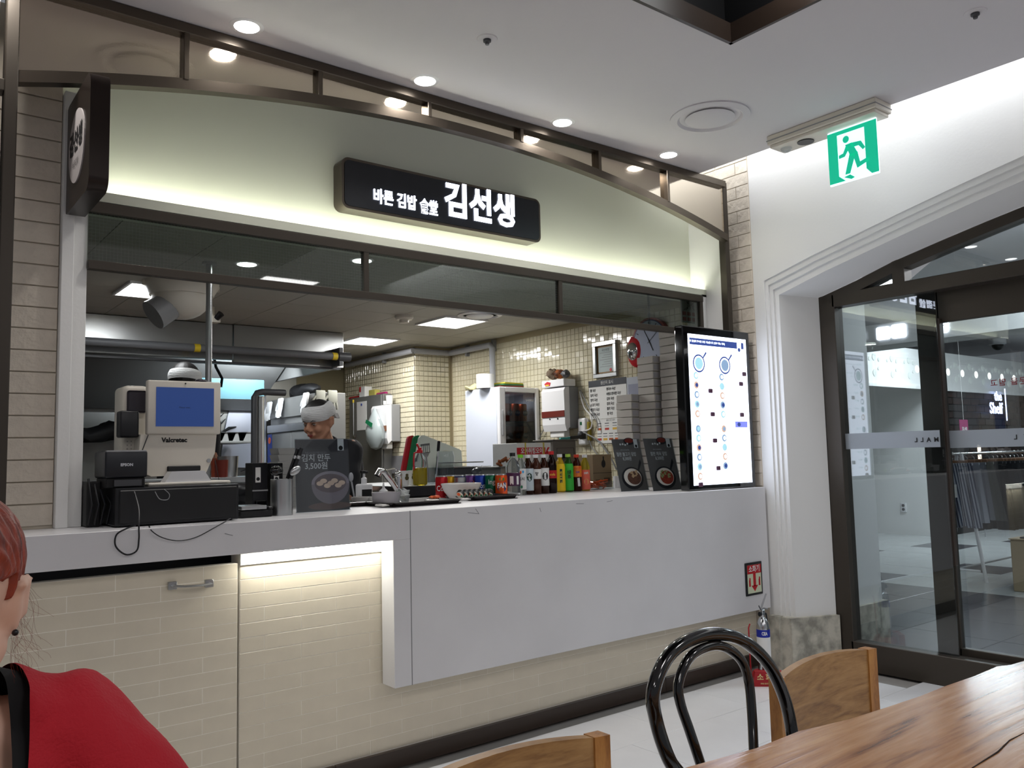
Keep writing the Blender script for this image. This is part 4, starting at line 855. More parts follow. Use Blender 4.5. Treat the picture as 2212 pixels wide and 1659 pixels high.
for k in range(26): a = rr.uniform(-1, 1); sc_.tube([(rr.uniform(-.01, .01), rr.uniform(-.01, .01), 0), (.012*a, rr.uniform(-.01, .01), .02), (.03*a, rr.uniform(-.012, .012), rr.uniform(.03, .045))], .0014, 4)
tag(sc_.done('scallion_shreds', mat('pale_scallion', 'c3cf9c', .6), None, loc=(SX(1055, 3.48, 1060)+.0, 3.515, zt2)), 'tuft of pale green shredded scallion behind the rolls', 'food', kind='stuff')
# crumpled clear wrapper
wb = B(); wb.sph((0, 0, .035), .038, (1, .8, 1), 10)
for v in wb.bm.verts: v.co += Vector((rr.uniform(-1, 1), rr.uniform(-1, 1), rr.uniform(-.8, .8)))*.010; v.co.z = max(v.co.z, .001)
tag(wb.done('plastic_wrapper', mat('crinkled_film', 'c8cccb', .15, trans=.6, ior=1.2), None, loc=(SX(868, 3.42, 1070), 3.42, zt2)), 'crumpled clear plastic wrapper on the front tray', 'wrapper')
tag(B().box(-.03, .03, -.012, .012, 0, .012, .004).done('napkin', 'paper', None, loc=(SX(862, 3.33, 1078), 3.33, zt2), rot=(0, 0, -.3)), 'folded white napkin below the clear wrapper', 'napkin')
for (px, Y, L_, lb, a) in ((945, 3.35, .16, 'steel spoon lying across the front tray', .1), (985, 3.33, .12, 'steel chopsticks at the right end of the front tray', -.1)):
    q = thing('spoon' if 'spoon' in lb else 'chopsticks', lb, 'cutlery', (SX(px, Y, 1085), Y, zt2+.003), a)
    if 'spoon' in lb: B().tube([(-L_/2, 0, 0), (L_/2-.03, 0, .002)], .003, 6, flat=.5).done('handle', 'chrome', q, True); B().sph((L_/2-.02, 0, .003), .018, (1.3, .9, .25), 10).done('bowl', 'chrome', q, True)
    else:
        for s_ in (-.004, .004): B().tube([(-L_/2, s_, 0), (L_/2, s_*2, 0)], .002, 6).done('stick', 'chrome', q, True)
# -------- cans
def can(px, Y, lb, col, deco=None):
    x = SX(px, Y, 1050); t = thing('drink_can', lb, 'can', (x, Y, ZT), group='drink cans in a row on the counter')
    m = mat('can_'+col, col, .25, .4)
    B().lathe([(.026, 0), (.031, .006), (.033, .012), (.033, .108), (.030, .116)], 28).done('body', m, t, True); B().lathe([(.030, .116), (.028, .122), (.027, .122), (.026, .117), (0, .117)], 28).done('lid', 'steel', t, True)
    B().box(-.008, .008, -.012, .008, .118, .120, .001).done('pull_tab', 'chrome', t)
    return t
def wrap(t, poly, m, R=.0335, name='print_mark'):
    """flat print bent round a can or bottle: poly of (arc, z) facing the viewer"""
    vs = [(R*math.sin(a/R-.55), -R*math.cos(a/R-.55), z) for a, z in poly]
    me = bpy.data.meshes.new(name); me.from_pydata(vs, [], [list(range(len(vs)))]); link(name, me, m, t)
def ctext(t, s, size, z, m, R=.034, sx=1.0, bold=.0004, a0=0.0):
    o = text(t, s, size, (0, 0, 0), m=m, bold=bold, sx=1.0); me = o.data.copy(); o.data = me
    me.transform(Matrix.Scale(sx, 4, (1, 0, 0)))
    for v in me.vertices:
        a = v.co.x/R-.55+a0; zz = v.co.y+z; v.co = (R*math.sin(a), -R*math.cos(a), zz)
    o.rotation_euler = (0, 0, 0); return o
def circ(a, z, r1, r2, n=18): return [(a+r1*math.cos(2*PI*k/n), z+r2*math.sin(2*PI*k/n)) for k in range(n)]
YC = 3.72
c1 = can(954, YC, 'red cola can, leftmost of the row', 'b0141c'); ctext(c1, 'Cola', .040, .055, 'paper', sx=.8)
c2 = can(974, YC+.062, 'yellow can with a round orange print, second in the row', 'd9a818'); wrap(c2, circ(.0, .06, .02, .026), mat('can_print_orange', 'd8622a', .3))
c3 = can(994, YC+.0, 'silver and navy can in the middle of the row', '2c3566'); B().lathe([(.0334, .085), (.0334, .110)], 28).done('silver_band', 'steel', c3, True)
c4 = can(1016, YC+.062, 'purple can with a peach print', '6d3f86'); wrap(c4, circ(.008, .07, .018, .02), mat('can_print_peach', 'e07a5e', .3)); wrap(c4, circ(-.012, .066, .008, .008), 'green', .0337)
c5 = can(1039, YC, 'blue can with white diagonal lettering', '1c3fa6'); ctext(c5, 'sos', .040, .06, 'paper', sx=.8)
c6 = can(1061, YC-.060, 'green and white can with slanting white letters', '12694a'); ctext(c6, 'ing', .038, .08, 'paper', sx=.9); wrap(c6, [(-.03, .012), (.03, .012), (.03, .085)], 'paper', .0334)
c7 = can(1083, YC-.12, 'orange can with a navy badge, rightmost of the row', 'e2561c'); wrap(c7, circ(.0, .055, .027, .030), mat('navy_print', '1b2a6a', .4)); ctext(c7, 'FAN', .036, .060, 'paper', .0342, .78, .0012); wrap(c7, circ(-.0, .095, .015, .009), mat('leaf_green', '3f8a2c', .4), .0338); wrap(c7, [(-.016, .034), (.016, .036), (.016, .043), (-.016, .041)], mat('leaf_green', '3f8a2c', .4), .0342)
# -------- bottles
def liq(name, col, tr=.75): return mat(name, col, .08, trans=tr, ior=1.33)
clear = mat('clear_pet', 'e3eaec', .05, trans=.92, ior=1.2)
def bottle(px, py, lb, H_, r_, liquid, cap, label, l0, l1, shape='round', full=.9, group='soft drink bottles in a row on the counter'):
    p = base(px, py); t = thing('drink_bottle', lb, 'bottle', (p.x, p.y, ZT), group=group)
    if shape == 'square': n = 28; sq = .16
    else: n = 28; sq = 0
    prof = [(r_*.85, 0), (r_, .006), (r_, H_*.28), (r_*.95, H_*.45), (r_, H_*.66), (r_*.78, H_*.78), (.0125, H_*.88), (.0125, H_*.93)]
    B().lathe([(0, .001)]+prof, n).done('body', liquid, t, True)
    B().lathe([(0, H_*.918), (.0155, H_*.918), (.0155, H_-.002), (.0145, H_), (0, H_)], 20).done('cap', cap, t, True)
    if label is not None:
        rl = lambda z: (np.interp(z, [.006, H_*.28, H_*.45, H_*.66, H_*.78], [r_, r_, r_*.95, r_, r_*.78])+.0007)
        B().lathe([(rl(l0+(l1-l0)*k/8), l0+(l1-l0)*k/8) for k in range(9)], n).done('label_sleeve', label, t, True)
        fs_ = [f for f in []]
    return t
RB = .030
b1_ = bottle(1109, 1071, 'clear bottle with a black cap and purple label, leftmost of the bottles', .235, .040, clear, 'black', mat('purple_label', '4a2048', .5), .055, .125)
wrap(b1_, [(-.022, .062), (-.002, .062), (-.002, .108), (-.022, .108)], 'paper', .0415); wrap(b1_, [(.016, .062), (.03, .062), (.03, .108), (.016, .108)], 'paper', .0415)
b2_ = bottle(1126, 1069, 'clear bottle with a lime green cap and white label', .225, RB, clear, mat('lime_cap', '7ccf2a', .4), 'paper', .03, .145)
ctext(b2_, '리시', .022, .088, 'ink', .0312); wrap(b2_, circ(-.005, .125, .006, .009), 'orange', .0311); wrap(b2_, circ(.010, .128, .006, .008), mat('sky_blue', '2f9fe0', .5), .0311); wrap(b2_, circ(0, .045, .006, .009), 'green', .0311)
tea = liq('brown_tea', '3a1c0e', .35)
lbs = mat('pale_sky_label', 'c2cfd6', .5)
b3_ = bottle(1142, 1068, 'brown tea bottle with a dark green badge on its label', .222, RB, tea, 'white', lbs, .022, .145); wrap(b3_, circ(.004, .097, .017, .024, 8), mat('badge_green', '12382c', .5), .0315); ctext(b3_, '국수\n수', .012, .097, 'paper', .032); wrap(b3_, [(-.028, .024), (.028, .024), (.028, .055), (-.028, .062)], mat('meadow_green', 'a3b23c', .6), .0312)
b4_ = bottle(1159, 1067, 'brown tea bottle with a plain white upper label', .222, RB, liq('pale_brown_tea', '5a3426', .45), 'white', 'paper', .085, .140); ctext(b4_, '국산\n차', .011, .112, 'ink', .0315)
b5_ = bottle(1176, 1066, 'brown tea bottle with a black badge on its white label', .222, RB, tea, 'white', 'paper', .045, .145); wrap(b5_, circ(.004, .099, .018, .024, 8), 'ink', .0315); ctext(b5_, '산\n차', .013, .099, 'paper', .032); wrap(b5_, [(-.028, .046), (.028, .046), (.028, .062), (-.028, .07)], mat('meadow_green', 'a3b23c', .6), .0312)
b6_ = bottle(1193, 1065, 'cola bottle with a red cap and red label, tallest of the bottles', .240, RB, liq('cola_dark', '1c0a06', .2), mat('red_cap', 'c81e22', .4), mat('red_label', 'b3141a', .4), .085, .130); ctext(b6_, 'cola', .020, .107, mat('gold_print', 'e0b53a', .5), .0315)
b7_ = bottle(1211, 1063, 'yellow bottle with a white cap and green upright lettering', .222, RB, liq('yellow_tea', 'd8b21a', .4), 'white', mat('yellow_label', 'ecc81c', .45), .008, .165); wrap(b7_, [(-.006, .055), (.008, .055), (.008, .135), (-.006, .135)], mat('badge_green', '12382c', .5), .0312); ctext(b7_, '冰\n糖\n雪\n梨', .013, .096, mat('yellow_label', 'ecc81c', .45), .032)
b8_ = bottle(1229, 1062, 'bright green bottle with black brush lettering', .222, RB, liq('green_tea_dark', '2c5a12', .4), mat('lime_cap2', 'a8d04a', .4), mat('green_label', '35b53a', .45), .008, .165); ctext(b8_, '绿\n茶', .026, .100, 'ink', .0315)
b9_ = bottle(1247, 1061, 'dark tea bottle with an orange cap and fiery label', .218, RB, liq('black_tea', '3a1208', .2), mat('orange_cap', 'd8381a', .4), mat('orange_label', 'e88a2a', .45, var=.5, vscale=60, vcol='d8481a'), .085, .150); wrap(b9_, [(.0, .03), (.016, .03), (.012, .08), (-.003, .078)], 'paper', .0312); ctext(b9_, 'ice', .020, .115, 'blue', .032)
b10 = bottle(1265, 1060, 'peach pink bottle with yellow juice and a white cap, rightmost', .216, RB, liq('yellow_juice', 'c8b83a', .6), 'white', mat('peach_label', 'f0705a', .45), .008, .125); wrap(b10, circ(.002, .055, .016, .018), mat('peach_fruit', 'f2a86a', .5), .0312); ctext(b10, '冰桃', .015, .105, 'paper', .032)
# ================================================================== FIRE EXTINGUISHER AND SIGN
a, c = U(1608, 1217, 1, 2.998), U(1647, 1282, 1, 2.998); W_ = c.x-a.x; H_ = a.z-c.z
t = thing('extinguisher_sign', 'red and white fire extinguisher sign in a black frame on the counter panel', 'sign', ((a.x+c.x)/2, 2.998, c.z))
B().box(-W_/2, W_/2, -.006, .002, 0, H_, .004, 2).done('frame', 'black', t); B().box(-W_/2+.014, W_/2-.014, -.0068, -.006, .014, H_-.014).done('sheet', mat('lume_paper', 'cfd6b8', .6), t)
B().box(-W_/2+.014, W_/2-.014, -.0075, -.0068, H_*.66, H_-.014).done('red_field', mat('sign_red', 'b8141e', .5), t); text(t, '소화기', .040, (0, -.008, H_*.79), m='paper', bold=.0008, sx=.95)
B().box(-.012, .012, -.0075, -.0068, H_*.28, H_*.66).done('arrow_shaft', 'sign_red' if 'sign_red' in M else MATS['sign_red'], t); B().prism([(-.030, H_*.30), (.030, H_*.30), (0, H_*.12)], 'xz', -.0075, -.0068).done('arrow_head', MATS['sign_red'], t)
for s_ in (-1, 1): B().box(s_*.045-.007, s_*.045+.007, -.0075, -.0068, H_*.28, H_*.48, .001).box(s_*.045-.003, s_*.045+.008, -.0075, -.0068, H_*.48, H_*.54).done('extinguisher_icon', MATS['sign_red'], t)
p = Vector((3.935, 2.845, 0))
t = thing('extinguisher_stand', 'red plastic extinguisher stand with gold lettering on the floor', 'stand', p, -.75)
rd = mat('stand_red', 'a3141e', .35)
b = B(); b.lathe([(0, 0), (.085, 0), (.085, .01), (.065, .055), (.058, .06), (.05, .055), (.045, .03), (0, .03)], 28); b.done('cup_base', rd, t, True)
b = B(); b.prism([(-.082, 0), (.082, 0), (.072, .078), (-.072, .078)], 'xz', -.095, -.06); b.done('name_plate', rd, t); gold = mat('gold_letter', 'd9c48a', .5)
text(t, '소 화 기', .038, (0, -.0965, .048), m=gold, bold=.0012); text(t, 'FIRE EXTINGUISHER', .010, (0, -.0965, .016), m=gold, bold=.0003)
B().tube([(-.07, .03, .03), (-.07, .04, .28), (-.06, .05, .30)], .004, 6).done('back_rod', rd, t, True)
t = thing('fire_extinguisher', 'silver fire extinguisher with a blue band standing in a red base', 'extinguisher', (p.x, p.y, .031)); t.scale = (.56, .56, .80)
B().lathe([(0, 0), (.060, 0), (.064, .01), (.064, .32), (.058, .355), (.035, .385), (.022, .395), (.022, .41), (0, .41)], 28).done('cylinder', mat('polished_steel', 'c9cbcd', .18, 1), t, True)
B().lathe([(.0645, .265), (.0645, .315)], 28).done('blue_band', mat('band_blue', '14289a', .4), t, True); B().lathe([(.0645, .10), (.0645, .264)], 28).done('label_sheet', 'paper', t, True)
o = text(t, 'CEA', .030, (0, 0, 0), m='paper', bold=.0012); me = o.data.copy(); o.data = me
for v in me.vertices:
    a_ = v.co.x/.0652-.75; zz = v.co.y+.29; v.co = (.0652*math.sin(a_), -.0652*math.cos(a_), zz)
o.rotation_euler = (0, 0, 0)
B().box(-.022, .022, -.018, .018, .405, .445, .004).done('valve_block', 'chrome', t); B().tube([(-.02, 0, .445), (.0, 0, .47), (.075, 0, .545)], [.010, .012, .010], 8, flat=.5).done('upper_lever', 'grey', t, True); B().tube([(-.01, 0, .445), (.03, 0, .452), (.09, 0, .44)], .008, 8, flat=.6).done('lower_lever', 'grey', t, True)
B().cyl((-.06, -.01, .42), (-.03, -.005, .42), .016, n=14).done('gauge', 'black', t, True); B().tube([(-.02, 0, .445), (-.05, 0, .475)], .005, 6).done('safety_pin', 'dgrey', t)
B().tube([(.02, .0, .42), (.06, .0, .41), (.075, .0, .36), (.072, .0, .18), (.070, 0, .10)], .009, 8).done('hose', 'black', t, True)
# ================================================================== TABLE
tw = wood('table_walnut', '7c4c2c', 'bb8455', 'd8a878', 2.6, .22, (.55, 8.0, 8.0), 6.0, .45)
t = thing('wooden_table', 'long live edge wooden table with a glossy brown grain', 'table', (.9, .5, 0))
edge = [(-1.9, .38), (-1.0, .41), (-.3, .43), (.05, .440), (.18, .443), (.34, .422), (.47, .424), (.60, .400), (.72, .391), (.84, .384), (.95, .384), (1.08, .378), (1.20, .380), (1.24, .365), (1.31, .358), (1.6, .345)]
pf = U(2200, 1640, 2, .74)
b = B(); poly = edge+[(1.6, -.45), (-1.9, -.45)]
vt = [b.bm.verts.new((x, y, .74)) for x, y in poly]; vm_ = [b.bm.verts.new((x, y+(.012 if i < len(edge) else 0), .722)) for i, (x, y) in enumerate(poly)]; vb = [b.bm.verts.new((x, y-(.02 if i < len(edge) else 0), .69)) for i, (x, y) in enumerate(poly)]
n = len(poly)
for A1, A2 in ((vt, vm_), (vm_, vb)):
    for k in range(n): b.bm.faces.new((A1[k], A1[(k+1) % n], A2[(k+1) % n], A2[k]))
b.bm.faces.new(vt); b.bm.faces.new(vb); b.done('tabletop', tw, t)
B().tube([U(2212, 1583, 2, .7403)-Vector((.9, .5, 0)), U(2180, 1600, 2, .7403)-Vector((.9, .5, 0)), U(2155, 1625, 2, .7403)-Vector((.9, .5, 0)), U(2100, 1659, 2, .7403)-Vector((.9, .5, 0))], [.0006, .0012, .0015, .0009], 5).done('crack', mat('crack_dark', '1e120c', .9), t)
for x in (-1.5, 1.2):
    for y in (-.3, .2): B().box(x-.035, x+.035, y-.035, y+.035, 0, .69, .004).done('leg', 'base', t)
# ================================================================== CHAIRS
ow = wood('chair_oak', '86603a', 'a47c4c', 'ba925f', 4.0, .4, (1.2, 1.2, 7), 6.0); ow2 = wood('chair_oak_stile', '8a5a30', 'b0793f', 'c9924f', 5, .4, (6, 6, 1.5), 2.0)
def wood_chair(x, y, rz, lb, top):
    t = thing('wooden_chair', lb, 'chair', (x, y, 0), rz, group=None); W_ = .19
    b = B(); N = 10
    for k in range(N):
        xa, xb = -W_+2*(W_-.0)*k/N, -W_+2*W_*(k+1)/N; 
        f = lambda x: -.020*(x/W_)**2
        pts = []
        for (xx) in (xa, xb): pts.append((xx, f(xx)))
        for z0, z1 in ((.50, top),):
            v = [b.bm.verts.new((px_, py_+.020+d, z+(.012*(1-(px_/W_)**2) if z > .6 else 0))) for (px_, py_) in pts for d in (0, .020) for z in (z0, z1)]
            # v order: p0d0z0,p0d0z1,p0d1z0,p0d1z1,p1...
            q = [(0, 1, 5, 4), (2, 6, 7, 3), (1, 3, 7, 5), (0, 4, 6, 2)]
            if k == 0: q.append((0, 2, 3, 1))
            if k == N-1: q.append((4, 5, 7, 6))
            for f_ in q: b.bm.faces.new([v[i] for i in f_])
    bmesh.ops.remove_doubles(b.bm, verts=b.bm.verts, dist=1e-5); b.done('backrest', ow, t, True)
    for s_ in (-1, 1):
        b = B(); b.prism([(s_*W_, -.004), (s_*(W_+.030), -.010), (s_*(W_+.030), .020), (s_*W_, .024)], 'xy', .0, top+.001); b.done('stile', ow2, t)
        B().box(s_*W_-.018+(.012*s_), s_*W_+.018+(.012*s_), -.40, -.365, 0, .43, .003).done('leg', ow2, t)
    B().box(-W_-.02, W_+.02, -.42, -.005, .43, .455, .008, 2).done('seat', ow, t); B().box(-W_, W_, -.39, -.02, .38, .43).done('seat_rail', ow2, t); return t
p1 = U(1300, 1585, 1, 1.08); w1c = wood_chair(p1.x-.215, 1.075, 0.0, 'light oak plank back chair at the table, lowest in the picture', p1.z)
p2 = U(1880, 1402, 1, 1.17); w2c = wood_chair(p2.x-.205, 1.165, 0.03, 'light oak plank back chair behind the black bentwood chair', p2.z)
# black bentwood chair
def loop(ctrl, n=10):
    P = [Vector(p) for p in ctrl]; out = []
    for i in range(len(P)-1):
        p0, p1, p2, p3 = P[max(i-1, 0)], P[i], P[i+1], P[min(i+2, len(P)-1)]
        for k in range(n): s_ = k/n; out.append(.5*((2*p1)+(-p0+p2)*s_+(2*p0-5*p1+4*p2-p3)*s_*s_+(-p0+3*p1-3*p2+p3)*s_**3))
    return out+[P[-1]]
YB = 1.085
def cp(px, py, dy=0.0): return U(px, py, 1, YB+dy)
t = thing('bentwood_chair', 'glossy black bentwood chair with two nested back hoops', 'chair', (cp(1550, 1500).x, YB, 0)); o_ = Vector(t.location)
gb = mat('lacquered_black', '070708', .12, coat=.8)
out = [cp(1520, 1800, -.06), cp(1478, 1690, -.03), cp(1445, 1640, -.02), cp(1418, 1560), cp(1412, 1490, .0), cp(1445, 1415, .005), cp(1500, 1378, .01), cp(1555, 1370, .01), cp(1610, 1387, .008), cp(1660, 1435, .0), cp(1695, 1510, -.005), cp(1712, 1590, -.015), cp(1718, 1660, -.03), cp(1722, 1760, -.06)]
B().tube([p-o_ for p in loop(out)], .0132, 14).done('outer_hoop', gb, t, True)
inn = [cp(1560, 1800, -.07), cp(1516, 1659, -.04), cp(1490, 1580, -.02), cp(1470, 1520, -.005), cp(1466, 1475, .0), cp(1490, 1420, .0), cp(1530, 1397, .005), cp(1565, 1398, .005), cp(1600, 1425, .0), cp(1617, 1470, -.005), cp(1624, 1540, -.015), cp(1628, 1620, -.03), cp(1634, 1760, -.06)]
B().tube([p-o_ for p in loop(inn)], .0098, 12).done('inner_hoop', gb, t, True)
B().lathe([(0, .44), (.185, .44), (.20, .45), (.20, .465), (.18, .475), (0, .468)], 32, (.03, -.26, 0)).done('seat', gb, t, True)
for sx_, sy_ in ((-.13, -.40), (.19, -.40), (-.15, -.08), (.20, -.08)): B().tube([(sx_*.9+.003, sy_, .445), (sx_, sy_+(.0 if sy_ < -.2 else .02), .2), (sx_*1.15, sy_+(-.03 if sy_ < -.2 else .05), 0)], [.016, .014, .011], 10).done('leg', gb, t, True)
B().tube([(.03+.15*math.cos(a_*PI/12), -.25+.15*math.sin(a_*PI/12), .20) for a_ in range(24)], .009, 8, closed=True).done('foot_ring', gb, t, True)
ORD = ['first', 'second', 'third', 'fourth', 'fifth', 'sixth', 'seventh', 'eighth', 'ninth', 'tenth', 'eleventh', 'twelfth', 'thirteenth', 'fourteenth', 'fifteenth', 'sixteenth', 'seventeenth', 'eighteenth', 'nineteenth', 'twentieth']
# ================================================================== KITCHEN: FURNITURE AND THINGS
ZB = 1.10
xA = SX(866, 4.17, 1045); TR = SX(1115, 4.15, 1000)-.05
t = thing('steel_table', 'steel back table with a black front edge holding boards and utensils', 'table', (xA, 4.15, 0))
B().box(0, TR-xA, 0, .95, ZB-.03, ZB, .003).done('table_top', 'steel', t); B().box(.0, TR-xA, -.012, 0, ZB-.06, ZB-.002, .003).done('front_edge', 'black', t); B().box(.02, TR-.02-xA, .02, .9, .10, .13).done('lower_shelf', 'dsteel', t)
for x in (.03, TR-.06-xA):
    for y in (.03, .88): B().cyl((x, y, 0), (x, y, ZB-.03), .02, n=10).done('leg', 'steel', t, True)
B().box(.02, TR-xA-.02, .02, .04, ZB-.22, ZB-.06).done('apron_panel', 'dgrey', t)
t = thing('sink_bench', 'low steel sink bench behind the trays', 'bench', (1.35, 3.99, 0)); B().box(0, xA-1.37, 0, .22, .93, .96, .003).done('bench_top', 'steel', t); B().box(.0, xA-1.37, 0, .02, .80, .93).done('front_apron', 'steel', t)
for x in (.03, xA-1.41):
    for y in (.03, .19): B().cyl((x, y, 0), (x, y, .93), .018, n=10).done('leg', 'steel', t, True)
def at(px, Y, z, py=1000): return (SX(px, Y, py), Y, z)
# soap bottle, stirrer, small pots on the bench
t = thing('soap_bottle', 'white pump soap bottle with a black pump and dark label', 'bottle', at(786, 4.15, .96))
B().box(-.042, .042, -.028, .028, 0, .165, .012, 3).done('body', 'white', t, True); B().box(-.028, .032, -.0295, -.028, .035, .135).done('label', 'ink', t); B().lathe([(0, .16), (.016, .165), (.016, .195), (.007, .20), (.006, .225), (0, .225)], 16).done('pump_neck', 'white', t, True); B().box(-.02, .02, -.014, .010, .222, .238, .004).tube([(0, -.01, .23), (0, -.04, .228)], .005, 6).done('pump_head', 'black', t)
tag(B().lathe([(0, 0), (.06, 0), (.07, .10), (.073, .10), (.062, 0)], 24).done('steel_pot', 'steel', None, True, loc=at(803, 4.08, .961)), 'small steel pot behind the white dishes', 'pot')
t = thing('sauce_bottle', 'squeeze bottle with white cap and pale brown sauce', 'bottle', at(828, 4.15, .961)); B().lathe([(0, 0), (.030, 0), (.030, .09), (.026, .10), (0, .10)], 20).done('body', mat('sauce_brown', '8c6a55', .4), t, True); B().lathe([(.027, .10), (.025, .12), (.008, .135), (.004, .165), (0, .165)], 16).done('cap', 'white', t, True)
t = thing('stirring_spoon', 'pale long handled spoon leaning left of the soap bottle', 'spoon', at(770, 4.10, .98)); B().tube([(0, 0, 0), (-.03, 0, .16)], .005, 8).done('handle', 'lpvc', t, True); B().sph((-.033, 0, .185), .018, (.8, .4, 1.4), 10).done('bowl', 'lpvc', t, True)
# faucet
t = thing('faucet', 'chrome pull out faucet with a single lever behind the front tray', 'faucet', at(860, 3.94, ZT)); t.location.z = ZT
B().cyl((.0, 0, 0), (.0, 0, .13), .024, .020, 20).sph((0, 0, .13), .022, n=10).done('body', 'chrome', t, True); B().tube([(-.0, 0, .04), (-.05, -.01, .10), (-.10, -.02, .15), (-.125, -.022, .155), (-.14, -.022, .13)], [.014, .016, .017, .019, .018], 12).done('spout', 'chrome', t, True)
B().tube([(0, 0, .15), (-.03, -.01, .165), (-.09, -.02, .158)], [.006, .005, .004], 8, flat=.6).done('lever', 'chrome', t, True)
# oil bottle
t = thing('oil_bottle', 'half full yellow cooking oil bottle with a red handle and spout', 'bottle', at(907, 4.25, ZB))
B().box(-.036, .036, -.03, .03, 0, .105, .010, 3).done('oil', mat('cooking_oil', 'b9a52a', .1, trans=.55), t, True); B().lathe([(.034, .10), (.037, .13), (.032, .155), (.014, .185), (.013, .195)], 20).done('upper_body', clear, t, True)
B().lathe([(0, .188), (.018, .19), (.018, .205), (.010, .212), (.012, .222), (0, .225)], 16).done('cap', 'red', t, True); B().tube([(-.015, 0, .195), (-.038, 0, .19), (-.042, 0, .15), (-.042, 0, .09)], .005, 6).done('handle', 'red', t, True); B().tube([(-.005, 0, .22), (-.015, 0, .235), (-.018, 0, .245)], .006, 6).done('flip_lid', 'red', t)
for px, lb, rr_ in ((873, 'printed paper cup left of the oil bottle', .031), (889, 'smaller paper cup half hidden by the oil bottle', .022)):
    t = thing('paper_cup', lb, 'cup', at(px, 4.27 if rr_ > .03 else 4.36, ZB)); B().lathe([(0, 0), (rr_*.8, 0), (rr_, .085), (rr_+.002, .087), (rr_-.003, .085), (rr_*.75, .004), (0, .004)], 20).done('cup_wall', 'paper', t, True); B().cyl((0, -rr_*.93, .045), (0, -rr_*.98, .045), .013, n=12).cyl((0, -rr_*.95, .062), (0, -rr_*1.0, .062), .009, n=12).done('printed_figure', mat('cup_print', '5a5230', .6), t)
# cutting boards
for i, (px, c_, W_, lb) in enumerate(((884, 'red', .02, 'red cutting board, leftmost and leaning beside the green one'), (893, 'green', .02, 'green cutting board between the red and the white ones'), (0, 'white', .0, 'large white cutting board leaning behind the utensils'))):
    xb = SX(866, 4.80, 1000)+.030*i; t = thing('cutting_board', lb, 'cutting board', (xb, 4.82-.026*i, ZB), rot=(-.10, 0, 0), group='cutting boards')
    B().prism([(.0, .02), (.01, 0), (.40, 0), (.41, .012), (.41, .205), (.395, .215), (.115, .315), (.09, .31), (.078, .295)], 'xz', -.010, .010).done('board', c_ if i < 2 else mat('white_board', 'dfe6dc', .5), t)
# utensil rack
t = thing('utensil_holder', 'clear utensil holder with spatulas in front of the white board', 'holder', at(932, 4.35, ZB)); B().box(-.05, .05, -.03, .03, 0, .10, .004).done('clear_bin', 'acryl', t)
q = thing('spatula', 'slotted steel turner standing up in the utensil holder', 'spatula', at(926, 4.34, ZB+.01), rot=(0, -.1, 0)); B().cyl((0, 0, 0), (0, 0, .16), .005, n=8).done('handle', 'steel', q, True); b = B()
for k in range(5): b.box(-.032+.014*k, -.026+.014*k, -.001, .001, .18, .235)
b.box(-.032, .032, -.001, .001, .225, .238).prism([(-.03, .185), (.03, .185), (.008, .155), (-.008, .155)], 'xz', -.001, .001); b.done('slotted_blade', 'steel', q)
q = thing('knife_steel', 'steel tongs with dark grip standing in the utensil holder', 'tongs', at(940, 4.35, ZB+.01), rot=(0, .12, 0)); B().cyl((0, 0, 0), (0, 0, .2), .008, .006, 8).done('arms', 'chrome', q, True); B().box(-.009, .009, -.006, .006, .19, .255, .003).done('grip', 'black', q)
t = thing('clear_jug', 'upturned clear plastic jug before the white board', 'jug', at(962, 4.50, ZB)); B().lathe([(.05, 0), (.055, .10), (.06, .16), (.05, .20), (0, .205)], 20).done('jug_wall', 'acryl', t, True)
t = thing('gas_burner', 'flat steel pan stand and grey bins right of the clear jug', 'stand', at(1000, 4.62, ZB)); b = B(); b.box(-.15, .22, -.12, .12, .0, .09, .003); b.done('grey_bin', 'dgrey', t); B().box(-.16, .14, -.13, .13, .09, .098, .002).box(-.15, .10, -.10, .10, .122, .13, .002).done('steel_lid', 'steel', t); B().tube([(.10, -.13, .0), (.06, -.13, .10)], .005, 8).done('rod', 'chrome', t)
tag(B().sph((0, 0, .048), .055, (1, .8, .85), 10).done('pan_bag', mat('dark_film', '3b3e44', .2), None, True, loc=(TR-.065, 4.40, ZB)), 'dark crumpled bag against the fridge side', 'bag')
t = thing('sushi_box', 'small grey steel box by the cans with brown rusks on top', 'box', at(1100, 4.0, ZT-.02)); b = B(); b.box(-.065, .06, 0, .2, 0, .15, .003); b.done('box_body', 'gsteel', t); B().box(-.09, .065, -.01, .21, .15, .157, .002).done('box_lid', 'gsteel', t)
t.location.z = ZT
for k in range(6):
    tag(B().box(-.02, .02, -.012, .012, -.008, .008, .005, 2).done('rusk', mat('rusk_brown', '8a4a22', .7), None, True, loc=(t.location.x-.03+.018*k, 4.06+.02*(k % 2), ZT+.168+.011*min(k, 5-k)+.003*k), rot=(.2*k, .5, k)), 'brown rusk, %s from the left on the small grey box' % ORD[k], 'food', 'brown rusks')
